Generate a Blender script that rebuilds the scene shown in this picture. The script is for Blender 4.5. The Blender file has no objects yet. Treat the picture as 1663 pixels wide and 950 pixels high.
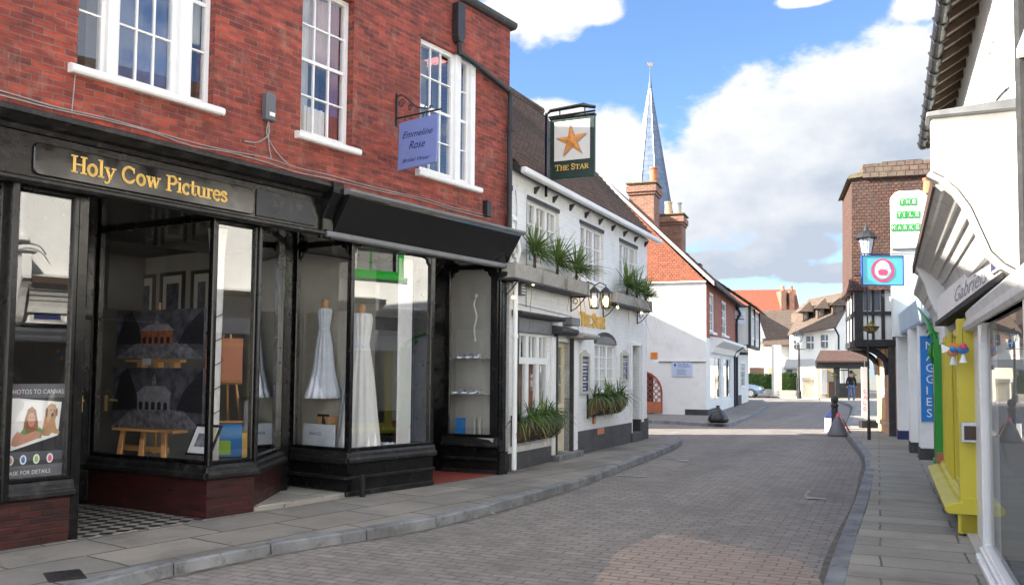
import bpy, bmesh, math, random
from mathutils import Vector, Matrix
random.seed(7)
SC = bpy.context.scene
COL = SC.collection
R = math.radians

# ------------------------------------------------------------------ camera
IW, IH, IF = 1663., 950., 1400.
PITCH, ROLL, SHIFT, EYE = math.atan(.055), R(.5), .0309, 1.6
cd = bpy.data.cameras.new('camera'); cam = bpy.data.objects.new('camera', cd); COL.objects.link(cam)
cd.sensor_width = 36; cd.lens = 36 * IF / IW; cd.shift_y = SHIFT; cd.clip_end = 3000; cd.clip_start = .05
CM = Matrix.Rotation(math.pi / 2 + PITCH, 4, 'X') @ Matrix.Rotation(ROLL, 4, 'Z')
cam.matrix_world = Matrix.Translation((0, 0, EYE)) @ CM
SC.camera = cam

def ray(px, py):
    return CM.to_3x3() @ Vector(((px - IW / 2) / IF, -(py - IH / 2) / IF + SHIFT * IW / IF, -1))
def gnd(px, py, z=0.):
    d = ray(px, py); t = (z - EYE) / d.z
    return (d.x * t, d.y * t)
def azel(px, py):
    d = ray(px, py).normalized(); return math.atan2(d.x, d.y), math.asin(d.z)

# ------------------------------------------------------------------ light
SUN_AZ, SUN_EL = math.atan2(-.99, -.10), R(27.5)
sdir = Vector((math.sin(SUN_AZ) * math.cos(SUN_EL), math.cos(SUN_AZ) * math.cos(SUN_EL), math.sin(SUN_EL)))
ld = bpy.data.lights.new('sun', 'SUN'); ld.energy = 4.6; ld.angle = R(.5); ld.color = (1, .93, .82)
lo = bpy.data.objects.new('sun', ld); COL.objects.link(lo); lo.rotation_euler = sdir.to_track_quat('Z', 'Y').to_euler(); lo.location = (-20, 0, 30)
SC.view_settings.view_transform = 'Standard'; SC.view_settings.look = 'None'
SC.view_settings.gamma = 1; SC.view_settings.use_curve_mapping = False
SC.view_settings.exposure = 2.2

def build_world():
    w = bpy.data.worlds.new('World'); SC.world = w; w.use_nodes = True
    nt = w.node_tree; N = nt.nodes; L = nt.links; N.clear()
    out = N.new('ShaderNodeOutputWorld'); bg = N.new('ShaderNodeBackground'); L.new(bg.outputs[0], out.inputs[0])
    sky = N.new('ShaderNodeTexSky'); sky.sky_type = 'NISHITA'; sky.sun_disc = False
    sky.sun_elevation = SUN_EL; sky.sun_rotation = SUN_AZ % (2 * math.pi); sky.air_density = 1.0; sky.dust_density = .35; sky.ozone_density = 2.2
    bg.inputs[1].default_value = SKYS
    tc = N.new('ShaderNodeTexCoord'); sp = N.new('ShaderNodeSeparateXYZ'); L.new(tc.outputs['Generated'], sp.inputs[0])
    def m(op, a, b=None, c=None, clamp=False):
        n = N.new('ShaderNodeMath'); n.operation = op; n.use_clamp = clamp
        for i, v in enumerate((a, b, c)):
            if v is None: continue
            if isinstance(v, (int, float)): n.inputs[i].default_value = v
            else: L.new(v, n.inputs[i])
        return n.outputs[0]
    az = m('ARCTAN2', sp.outputs[0], sp.outputs[1]); el = m('ARCSINE', sp.outputs[2])
    cv = N.new('ShaderNodeCombineXYZ'); L.new(az, cv.inputs[0]); L.new(m('MULTIPLY', el, 1.5), cv.inputs[1])
    def noise(scale, detail, rough, dz=0., src=None):
        n = N.new('ShaderNodeTexNoise'); n.inputs['Scale'].default_value = scale; n.inputs['Detail'].default_value = detail
        n.inputs['Roughness'].default_value = rough
        mp = N.new('ShaderNodeMapping'); mp.inputs['Location'].default_value = (dz, dz * .7, dz * 1.3); L.new(src or cv.outputs[0], mp.inputs[0]); L.new(mp.outputs[0], n.inputs['Vector'])
        return n.outputs[0]
    n1 = noise(9, 9, .58, 3.1); n2 = noise(3.0, 4, .5, 8.2); n3 = noise(26, 5, .6, 1.7)
    # cloud bodies, each an ellipse of directions (azimuth, elevation), given as in the photograph
    blobs = [(1420, 225, 215, 170), (1270, 265, 200, 140), (1180, 265, 130, 90), (1540, 190, 160, 130), (1120, 305, 150, 80), (1000, 255, 110, 70), (1330, 340, 190, 45),
             (850, 25, 85, 48), (950, 15, 60, 26), (1310, 0, 45, 12), (1500, 5, 60, 30), (880, 200, 70, 36), (1290, 400, 80, 26), (1180, 432, 150, 22), (1350, 445, 110, 16)]
    dens = None
    for (bx, by, rx, ry) in blobs:
        a0, e0 = azel(bx, by); a1, _ = azel(bx + rx, by); _, e1 = azel(bx, by - ry)
        dx = m('DIVIDE', m('SUBTRACT', az, a0), abs(a1 - a0)); dy = m('DIVIDE', m('SUBTRACT', el, e0), abs(e1 - e0))
        d = m('SUBTRACT', 1.0, m('SQRT', m('ADD', m('MULTIPLY', dx, dx), m('MULTIPLY', dy, dy))))
        dens = d if dens is None else m('SMOOTH_MAX', dens, d, .25)
    # fair-weather clouds elsewhere round the horizon
    rest = m('SUBTRACT', m('MULTIPLY', n2, 3.2), 1.55)
    side = m('GREATER_THAN', m('ABSOLUTE', az), .62)
    dens = m('MAXIMUM', dens, m('SUBTRACT', rest, m('MULTIPLY', m('SUBTRACT', 1.0, side), 3.0)))
    field = m('ADD', dens, m('MULTIPLY', m('SUBTRACT', n1, .5), 1.75))
    field = m('ADD', field, m('MULTIPLY', m('SUBTRACT', n3, .5), .5))
    mask = N.new('ShaderNodeMapRange'); mask.interpolation_type = 'SMOOTHSTEP'
    L.new(field, mask.inputs[0]); mask.inputs[1].default_value = -.16; mask.inputs[2].default_value = .20
    # thicker parts and undersides are greyer
    c2 = N.new('ShaderNodeCombineXYZ'); L.new(az, c2.inputs[0]); L.new(m('ADD', m('MULTIPLY', el, 1.5), .05), c2.inputs[1])
    up = noise(9, 5, .5, 3.1, c2.outputs[0])
    rel = m('ADD', m('MULTIPLY', m('SUBTRACT', n1, up), 1.5), m('MULTIPLY', m('SUBTRACT', noise(6, 5, .5, 5.5), .5), 1.15))
    a0, e0 = azel(1300, 250)
    elterm = m('MULTIPLY', m('SUBTRACT', m('ADD', m('SUBTRACT', el, e0), m('MULTIPLY', m('SUBTRACT', a0, az), .42)), 0.), 5.6)
    br = m('ADD', m('ADD', rel, elterm), .58, clamp=True)
    cr = N.new('ShaderNodeMix'); cr.data_type = 'RGBA'; L.new(br, cr.inputs[0])
    cr.inputs[6].default_value = (1.30, 1.46, 1.72, 1); cr.inputs[7].default_value = (2.35, 2.38, 2.42, 1)
    # out-of-view clouds behind and beside the viewer, brightened to light the shaded street
    fr_ = m('MULTIPLY_ADD', m('MULTIPLY_ADD', m('ABSOLUTE', az), 1.333, -1., clamp=True), 2.2, 1.)
    cb = N.new('ShaderNodeVectorMath'); cb.operation = 'SCALE'; L.new(cr.outputs[2], cb.inputs[0]); L.new(fr_, cb.inputs['Scale'])
    # photograph's saturated clear blue
    mixs = N.new('ShaderNodeMix'); mixs.data_type = 'RGBA'; mixs.blend_type = 'MULTIPLY'; mixs.inputs[0].default_value = 1
    L.new(sky.outputs[0], mixs.inputs[6]); mixs.inputs[7].default_value = SKYTINT
    mx = N.new('ShaderNodeMix'); mx.data_type = 'RGBA'; L.new(mask.outputs[0], mx.inputs[0]); L.new(mixs.outputs[2], mx.inputs[6]); L.new(cb.outputs[0], mx.inputs[7])
    L.new(mx.outputs[2], bg.inputs[0])
SKYS = .1; SKYTINT = (.46, .535, .64, 1)
build_world()

# ------------------------------------------------------------------ materials
MATS = {}
def principled(name):
    m = bpy.data.materials.new(name); m.use_nodes = True
    nt = m.node_tree; return m, nt, nt.nodes, nt.links, nt.nodes['Principled BSDF']
def c4(c, k=1.): return (min(1, c[0] * k), min(1, c[1] * k), min(1, c[2] * k), 1)
def mapping(N, L, src, scale=(1, 1, 1), rot=0., loc=(0, 0, 0)):
    mp = N.new('ShaderNodeMapping'); mp.inputs['Scale'].default_value = scale; mp.inputs['Rotation'].default_value = (0, 0, rot); mp.inputs['Location'].default_value = loc
    L.new(src, mp.inputs[0]); return mp.outputs[0]
def mixc(N, L, f, a, b, bt='MIX'):
    n = N.new('ShaderNodeMix'); n.data_type = 'RGBA'; n.blend_type = bt
    for i, v in ((0, f), (6, a), (7, b)):
        if isinstance(v, (int, float)): n.inputs[i].default_value = v
        elif isinstance(v, tuple): n.inputs[i].default_value = v
        else: L.new(v, n.inputs[i])
    return n.outputs[2]
def rng(N, L, src, a, b, c=0., d=1.):
    n = N.new('ShaderNodeMapRange'); L.new(src, n.inputs[0])
    for i, v in enumerate((a, b, c, d)): n.inputs[i + 1].default_value = v
    return n.outputs[0]
def noise(N, L, vec, s, det=4, ro=.55):
    n = N.new('ShaderNodeTexNoise'); n.inputs['Scale'].default_value = s; n.inputs['Detail'].default_value = det; n.inputs['Roughness'].default_value = ro
    L.new(vec, n.inputs['Vector']); return n.outputs[0]
def mat(name, base, rough=.6, var=.18, vs=2.5, bump=.1, bs=30, metal=0., dirt=None, damt=.5, emit=None, coat=0., uvs=None, spec=.5):
    if name in MATS: return MATS[name]
    m, nt, N, L, P = principled(name)
    g = N.new('ShaderNodeNewGeometry').outputs['Position']
    if uvs: g = mapping(N, L, N.new('ShaderNodeTexCoord').outputs['UV'], uvs)
    n = noise(N, L, g, vs, 6, .6)
    col = mixc(N, L, rng(N, L, n, .3, .7), c4(base, 1 - var), c4(base, 1 + var))
    if dirt:
        n2 = noise(N, L, g, vs * 2.7, 8, .68)
        col = mixc(N, L, rng(N, L, n2, .52, .72, 0, damt), col, c4(dirt))
    L.new(col, P.inputs['Base Color'])
    nr = noise(N, L, g, vs * 4, 5, .6)
    L.new(rng(N, L, nr, .3, .7, max(.03, rough - .1), min(1, rough + .12)), P.inputs['Roughness'])
    P.inputs['Metallic'].default_value = metal; P.inputs['Specular IOR Level'].default_value = spec; P.inputs['Coat Weight'].default_value = coat; P.inputs['Coat Roughness'].default_value = .08
    if bump:
        b = N.new('ShaderNodeBump'); b.inputs['Strength'].default_value = bump; b.inputs['Distance'].default_value = .02
        L.new(noise(N, L, g, bs, 5, .6), b.inputs['Height']); L.new(b.outputs[0], P.inputs['Normal'])
    if emit:
        P.inputs['Emission Color'].default_value = c4(emit[:3]); P.inputs['Emission Strength'].default_value = emit[3]
    MATS[name] = m; return m
def brick(name, c1, c2, mortar, bw=.225, bh=.075, ms=.008, rough=.8, bump=.5, rot=0., blot=None, bamt=.6, var=.25, wob=.01, bscale=1., stain=None, samt=.4, offset=.5, spots=0., streak=0.):
    """coursed bricks, tiles, setts or slabs: rows in UV metres, with wobble, blotches and relief"""
    m, nt, N, L, P = principled(name)
    uv = N.new('ShaderNodeTexCoord').outputs['UV']
    uv = mapping(N, L, uv, (1, 1, 1), rot)
    nz = N.new('ShaderNodeTexNoise'); nz.inputs['Scale'].default_value = 2.2; nz.inputs['Detail'].default_value = 4; L.new(uv, nz.inputs['Vector'])
    vm = N.new('ShaderNodeVectorMath'); vm.operation = 'SUBTRACT'; L.new(nz.outputs['Color'], vm.inputs[0]); vm.inputs[1].default_value = (.5, .5, .5)
    vs = N.new('ShaderNodeVectorMath'); vs.operation = 'SCALE'; L.new(vm.outputs[0], vs.inputs[0]); vs.inputs['Scale'].default_value = wob * 3
    va = N.new('ShaderNodeVectorMath'); L.new(uv, va.inputs[0]); L.new(vs.outputs[0], va.inputs[1])
    b = N.new('ShaderNodeTexBrick'); L.new(va.outputs[0], b.inputs['Vector']); b.offset = offset
    b.inputs['Scale'].default_value = 1; b.inputs['Brick Width'].default_value = bw; b.inputs['Row Height'].default_value = bh
    b.inputs['Mortar Size'].default_value = ms; b.inputs['Mortar Smooth'].default_value = .35
    b.inputs['Color1'].default_value = c4(c1); b.inputs['Color2'].default_value = c4(c2); b.inputs['Mortar'].default_value = c4(mortar)
    col = b.outputs['Color']
    n = noise(N, L, uv, 1.1, 8, .65)
    if blot: col = mixc(N, L, rng(N, L, n, .45, .7, 0, bamt), col, c4(blot))
    nf = noise(N, L, mapping(N, L, uv, (1 / bw * .9, 1 / bh * .9, 1)), 1.0, 3, .5)
    col = mixc(N, L, 1., col, mixc(N, L, rng(N, L, nf, .25, .75), c4((1, 1, 1), 1 - var), (1 + var, 1 + var, 1 + var, 1)), 'MULTIPLY')
    if stain:
        n3 = noise(N, L, mapping(N, L, uv, (1.6, .7, 1)), 2.6, 9, .7)
        col = mixc(N, L, rng(N, L, n3, .54, .66, 0, samt), col, c4(stain))
    if streak:
        ns = noise(N, L, mapping(N, L, uv, (1.3, .10, 1)), 1., 5, .55)
        col = mixc(N, L, 1., col, mixc(N, L, rng(N, L, ns, .3, .7), c4((1, 1, 1), 1 - streak), (1 + streak, 1 + streak, 1 + streak * .9, 1)), 'MULTIPLY')
    if spots:
        vo = N.new('ShaderNodeTexVoronoi'); vo.inputs['Scale'].default_value = 2.6; vo.inputs['Randomness'].default_value = 1; L.new(uv, vo.inputs['Vector'])
        col = mixc(N, L, rng(N, L, vo.outputs['Distance'], .035, .06, spots, 0), col, (.05, .048, .045, 1))
        n4 = noise(N, L, uv, .55, 7, .7); col = mixc(N, L, rng(N, L, n4, .50, .62, 0, spots * .6), col, (.075, .07, .062, 1))
    fine = noise(N, L, uv, 60, 4, .6)
    col = mixc(N, L, 1., col, mixc(N, L, fine, (.8, .8, .8, 1), (1.2, 1.2, 1.2, 1)), 'MULTIPLY')
    L.new(col, P.inputs['Base Color']); P.inputs['Roughness'].default_value = rough
    if rough < .5: L.new(rng(N, L, nf, .2, .8, rough - .12, rough + .2), P.inputs['Roughness'])
    h = N.new('ShaderNodeMath'); h.operation = 'MULTIPLY_ADD'; L.new(b.outputs['Fac'], h.inputs[0]); h.inputs[1].default_value = -1.; L.new(rng(N, L, nf, 0, 1, 0, .8), h.inputs[2])
    h2 = N.new('ShaderNodeMath'); h2.operation = 'MULTIPLY_ADD'; L.new(fine, h2.inputs[0]); h2.inputs[1].default_value = .35; L.new(h.outputs[0], h2.inputs[2])
    bp = N.new('ShaderNodeBump'); bp.inputs['Strength'].default_value = bump; bp.inputs['Distance'].default_value = .012 * bscale
    L.new(h2.outputs[0], bp.inputs['Height']); L.new(bp.outputs[0], P.inputs['Normal'])
    MATS[name] = m; return m
def glassmat(name, tint=(.92, .95, .95), boost=1.0, wav=.0):
    m = bpy.data.materials.new(name); m.use_nodes = True; N = m.node_tree.nodes; L = m.node_tree.links; N.clear()
    o = N.new('ShaderNodeOutputMaterial'); t = N.new('ShaderNodeBsdfTransparent'); g = N.new('ShaderNodeBsdfGlossy'); mx = N.new('ShaderNodeMixShader')
    t.inputs[0].default_value = c4(tint); g.inputs['Roughness'].default_value = .0; g.inputs[0].default_value = (.95, .97, 1, 1)
    f = N.new('ShaderNodeFresnel'); bf = N.new('ShaderNodeNewGeometry').outputs['Backfacing']; L.new(rng(N, L, bf, 0, 1, 1.5, 1 / 1.5), f.inputs['IOR'])
    k = N.new('ShaderNodeMath'); k.operation = 'MULTIPLY'; k.use_clamp = True; k.inputs[1].default_value = 1.9 * boost; L.new(f.outputs[0], k.inputs[0])
    if wav:
        geo = N.new('ShaderNodeNewGeometry').outputs['Position']; b = N.new('ShaderNodeBump'); b.inputs['Strength'].default_value = wav; b.inputs['Distance'].default_value = .01
        L.new(noise(N, L, geo, 1.6, 2, .4), b.inputs['Height']); L.new(b.outputs[0], g.inputs['Normal'])
    L.new(k.outputs[0], mx.inputs[0]); L.new(t.outputs[0], mx.inputs[1]); L.new(g.outputs[0], mx.inputs[2]); L.new(mx.outputs[0], o.inputs[0])
    MATS[name] = m; return m

brick('red_brick', (.36, .058, .032), (.15, .027, .021), (.20, .115, .088), bw=.185, bh=.060, ms=.0062, blot=(.13, .030, .022), bamt=.6, bump=.9, var=.45, stain=(.34, .22, .17), samt=.35, wob=.014, streak=.14)
brick('glazed_brick', (.060, .012, .010), (.028, .008, .008), (.014, .009, .008), bw=.185, bh=.055, ms=.005, rough=.34, bump=.35, blot=(.022, .01, .01))
brick('house_brick', (.34, .085, .045), (.24, .06, .035), (.35, .26, .2), blot=(.2, .06, .04))
brick('chimney_brick', (.30, .12, .07), (.20, .08, .05), (.30, .24, .18), blot=(.14, .09, .06), stain=(.08, .07, .05))
brick('painted_brick', (.80, .80, .79), (.76, .76, .75), (.70, .70, .69), ms=.006, rough=.55, bump=.28, blot=(.70, .70, .69), bamt=.4, var=.04, stain=(.50, .48, .44), samt=.42, streak=.045)
brick('brown_tiles', (.16, .088, .056), (.095, .056, .040), (.03, .02, .015), bw=.17, bh=.11, ms=.012, rough=.9, bump=.9, bscale=2.5, blot=(.075, .05, .038), stain=(.15, .13, .08), samt=.45)
brick('mossy_tiles', (.17, .115, .085), (.12, .08, .062), (.05, .035, .03), bw=.2, bh=.13, ms=.012, rough=.9, bump=.9, bscale=2.5, blot=(.13, .11, .075), stain=(.2, .16, .09), samt=.3)
brick('orange_tiles', (.46, .13, .06), (.32, .09, .045), (.12, .05, .035), bw=.13, bh=.085, ms=.012, rough=.85, bump=.9, bscale=2.5, blot=(.33, .10, .06), stain=(.2, .09, .05), samt=.3)
brick('wall_tiles', (.155, .062, .040), (.085, .046, .036), (.035, .022, .018), bw=.115, bh=.075, ms=.012, rough=.9, bump=.9, bscale=2.5, blot=(.085, .06, .045), stain=(.085, .08, .055), samt=.5)
ROADROT = R(24)
brick('road_setts', (.236, .210, .188), (.188, .170, .156), (.115, .100, .086), bw=.21, bh=.105, ms=.010, rough=.78, bump=.55, rot=ROADROT, blot=(.168, .150, .138), bamt=.7, var=.22, stain=(.27, .235, .21), samt=.5, wob=.014, streak=.16, spots=.35)
brick('pink_sett_tone', (.315, .245, .20), (.26, .208, .172), (.15, .118, .097), bw=.21, bh=.105, ms=.010, rough=.8, bump=.5, rot=ROADROT, blot=(.25, .19, .158), bamt=.6, var=.16, wob=.014)
brick('left_slabs', (.27, .24, .205), (.18, .167, .148), (.05, .045, .036), bw=.95, bh=.62, ms=.014, rough=.75, bump=.35, rot=R(35+90), blot=(.165, .155, .14), var=.2, stain=(.29, .26, .21), samt=.5, wob=.02, spots=.7, offset=.37)
brick('right_slabs', (.30, .28, .235), (.22, .21, .182), (.085, .078, .06), bw=1.02, bh=.44, ms=.011, rough=.75, bump=.4, rot=R(23), offset=.36, spots=.5, blot=(.25, .22, .18), var=.18, stain=(.33, .27, .22), samt=.45, wob=.02)
brick('far_pavers', (.22, .205, .19), (.175, .16, .15), (.07, .065, .06), bw=.3, bh=.15, ms=.01, rough=.8, bump=.3, blot=(.12, .11, .1))
mat('kerb_stone', (.185, .190, .198), .7, .45, 2.2, .6, 45, dirt=(.060, .056, .048), damt=.9)
mat('ground_earth', (.16, .15, .13), .9)
mat('black_gloss', (.006, .006, .0065), .20, .3, 3, .10, 14, dirt=(.022, .020, .019), damt=.35, spec=.4)
mat('black_board', (.009, .009, .009), .10, .2, 1.2, .03, 6, spec=.6)
mat('black_worn', (.010, .010, .010), .36, .3, 3, .3, 25, dirt=(.10, .09, .085), damt=.5, spec=.4)
mat('grey_lead', (.16, .165, .17), .5, .2, 3, .2, 20, dirt=(.07, .07, .065))
mat('white_gloss', (.80, .80, .79), .35, .04, 2, .06, 20, dirt=(.62, .60, .56), damt=.25)
mat('white_render', (.80, .79, .75), .75, .06, .8, .02, 1.5, dirt=(.56, .54, .49), damt=.45)
mat('far_white', (.78, .76, .70), .8, .06, .5, .1, 8)
mat('plinth_black', (.035, .035, .036), .6, .3, 3, .4, 20, dirt=(.13, .12, .11), damt=.5)
mat('grey_plinth', (.07, .07, .075), .7, .25, 3, .4, 20, dirt=(.16, .15, .14), damt=.5)
mat('gold', (.72, .46, .11), .42, .08, 20, 0, metal=.15)
mat('cream', (.62, .55, .38), .6, .1, 4)
mat('curtain', (.52, .50, .43), .9, .1, 6, .3, 40)
mat('curtain_pink', (.40, .26, .22), .9, .1, 6, .3, 40)
mat('curtain_red', (.22, .03, .03), .9, .1, 6, .3, 40)
mat('blue_film', (.06, .10, .22), .7, .3, 1.2, 0)
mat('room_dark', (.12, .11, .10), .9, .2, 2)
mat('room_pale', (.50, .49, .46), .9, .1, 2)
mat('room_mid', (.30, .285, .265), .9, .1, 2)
mat('floor_wood', (.30, .22, .15), .5, .15, 4)
mat('pine_wood', (.50, .27, .11), .55, .15, 6, .1, 30, uvs=(8, 1.5, 1))
mat('dark_wood', (.045, .03, .022), .5, .2, 4)
mat('grey_wood', (.38, .36, .33), .8, .15, 5, .3, 40, dirt=(.17, .155, .14))
mat('old_timber', (.020, .019, .019), .7, .4, 5, .5, 30, dirt=(.06, .06, .06))
mat('white_cloth', (.78, .77, .75), .85, .04, 8, .5, 30)
mat('tulle', (.62, .66, .74), .9, .08, 10, .6, 40)
mat('skin', (.52, .32, .24), .6, .05, 8, 0)
mat('iron', (.018, .018, .02), .45, .3, 8, .2, 40)
mat('sign_blue', (.17, .225, .49), .45, .05, 5, .03)
mat('sign_ink', (.01, .015, .10), .5, .1, 5, 0)
mat('sign_green', (.014, .035, .026), .35, .2, 5, .05)
mat('sign_white', (.62, .60, .56), .6, .05, 6, .05)
mat('star_orange', (.62, .24, .045), .6, .25, 14, .1, 40)
mat('star_shadow', (.26, .22, .20), .6, .1, 6, 0)
mat('leaf', (.12, .20, .045), .5, .4, 6, .1, 30)
mat('leaf_yellow', (.30, .26, .06), .6, .4, 6, .1, 30)
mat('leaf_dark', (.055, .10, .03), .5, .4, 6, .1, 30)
mat('trunk', (.10, .07, .045), .9, .3, 10, .6, 40)
mat('coir', (.13, .08, .045), .95, .4, 14, .9, 50)
mat('soil', (.03, .022, .016), .95)
mat('lamp_glow', (.9, .7, .4), .5, 0, 2, 0, emit=(1, .62, .22, 1.6))
mat('fairy_glow', (.9, .8, .5), .5, 0, 2, 0, emit=(1, .80, .35, 2.2))
mat('yellow_paint', (.56, .47, .04), .42, .06, 2, .05, 20, dirt=(.5, .44, .06), damt=.3)
mat('green_paint', (.012, .24, .022), .35, .12, 3, .08, 20)
mat('navy', (.012, .02, .10), .4, .1, 3, .05)
mat('azure', (.02, .22, .62), .4, .1, 3, .03)
mat('pale_blue', (.42, .56, .66), .5, .1, 2.5, .05, dirt=(.6, .6, .58), damt=.6)
mat('turquoise', (.16, .60, .64), .5, .05, 3, .02)
mat('pink', (.75, .10, .20), .5, .1, 5, 0)
mat('pure_white', (.86, .86, .86), .5, .02, 3, 0)
mat('bright_green', (.008, .26, .02), .5, .1, 3, 0)
mat('letter_blue', (.02, .06, .28), .5, .1, 3, 0)
mat('orange_sign', (.75, .22, .02), .5, .15, 12, 0)
mat('terracotta', (.46, .15, .075), .85, .2, 6, .3, 30)
mat('pale_pot', (.50, .36, .22), .85, .2, 6, .3, 30)
mat('slate_light', (.13, .16, .22), .35, .1, 1, .15, 6)
mat('lichen', (.17, .14, .075), .9, .3, 6, .5)
brick('spire_shingle', (.15, .19, .26), (.12, .155, .22), (.085, .115, .165), bw=.7, bh=.36, ms=.025, rough=.5, bump=.15, bscale=3, blot=(.16, .20, .27), wob=.03)
mat('orange_cream', (.62, .36, .19), .7, .12, 3, .15, 12)
mat('salmon', (.55, .22, .13), .7, .1, 3, .1)
mat('hedge_leaf', (.07, .135, .025), .7, .4, 12, .6, 20)
mat('red_paint', (.34, .07, .045), .6, .2, 5, .1)
mat('car_blue', (.16, .24, .36), .25, .05, 3, 0, metal=.5, coat=.8)
mat('rubber', (.015, .015, .016), .8, .1, 5, .1)
mat('chrome', (.6, .62, .65), .25, .05, 3, 0, metal=.9)
mat('denim', (.10, .16, .32), .9, .15, 9, .2)
mat('black_cloth', (.015, .015, .018), .9, .2, 9, .2)
mat('hair', (.05, .03, .02), .8, .2, 9, .2)
mat('plastic_grey', (.11, .115, .13), .5, .12, 4, .1, 20)
mat('bin_white', (.55, .56, .58), .55, .1, 4, .1, 20)
mat('bag_black', (.012, .012, .014), .25, .3, 6, .8, 9)
mat('tile_red', (.20, .035, .022), .7, .15, 6, .1)
mat('art_dark', (.085, .085, .11), .7, .7, 9, 0)
mat('art_brick', (.42, .14, .07), .7, .5, 22, 0)
mat('art_pale', (.30, .29, .34), .7, .3, 14, 0)
mat('art_grey', (.20, .20, .24), .7, .7, 14, 0)
mat('art_tree', (.022, .022, .028), .7, .5, 25, 0)
mat('poster_dark', (.035, .036, .042), .4, .1, 2, 0)
mat('poster_band', (.14, .14, .16), .4, .1, 2, 0)
mat('fur', (.50, .30, .17), .8, .15, 20, 0)
mat('hair_fair', (.28, .15, .08), .8, .2, 15, 0)
mat('poster_skin', (.58, .30, .22), .8, .08, 9, 0)
mat('poster_green', (.14, .34, .12), .8, .08, 9, 0)
mat('orange_vinyl', (.85, .16, .02), .4, .1, 4, .1)
mat('slate_text', (.33, .34, .40), .6)
mat('sign_pale', (.50, .56, .72), .5, .03)
mat('lime', (.30, .52, .05), .5)
mat('cable', (.30, .28, .27), .7, .2, 9, .2)
mat('copper', (.42, .15, .07), .6, .2, 9, .2)
mat('pink_brick', (.32, .12, .09), .8)
mat('hill', (.14, .17, .19), .95, .2, .01, 0)
mat('ribbed_white', (.60, .59, .56), .5, .08, 3, .1, 20, dirt=(.20, .19, .17), damt=.55)
mat('brown_paint', (.060, .036, .022), .6, .2, 4, .2)
mat('stone_pale', (.42, .40, .35), .75, .1, 4, .2, 20)
glassmat('shop_glass', (.95, .96, .96), boost=1.9)
glassmat('sash_glass', (.88, .9, .92), boost=1.15, wav=.10)
glassmat('near_glass', boost=.32)
def check_mat():
    m, nt, N, L, P = principled('chequer_tiles'); c = N.new('ShaderNodeTexChecker'); c.inputs['Scale'].default_value = 1 / .115
    uv = mapping(N, L, N.new('ShaderNodeTexCoord').outputs['UV'], (1, 1, 1), R(80)); L.new(uv, c.inputs['Vector'])
    c.inputs[1].default_value = (.30, .27, .22, 1); c.inputs[2].default_value = (.022, .022, .035, 1)
    n = noise(N, L, uv, 7, 6, .6); col = mixc(N, L, 1., c.outputs[0], mixc(N, L, n, (.6, .6, .6, 1), (1.3, 1.3, 1.3, 1)), 'MULTIPLY')
    L.new(col, P.inputs['Base Color']); P.inputs['Roughness'].default_value = .5; MATS['chequer_tiles'] = m
check_mat()

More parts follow.
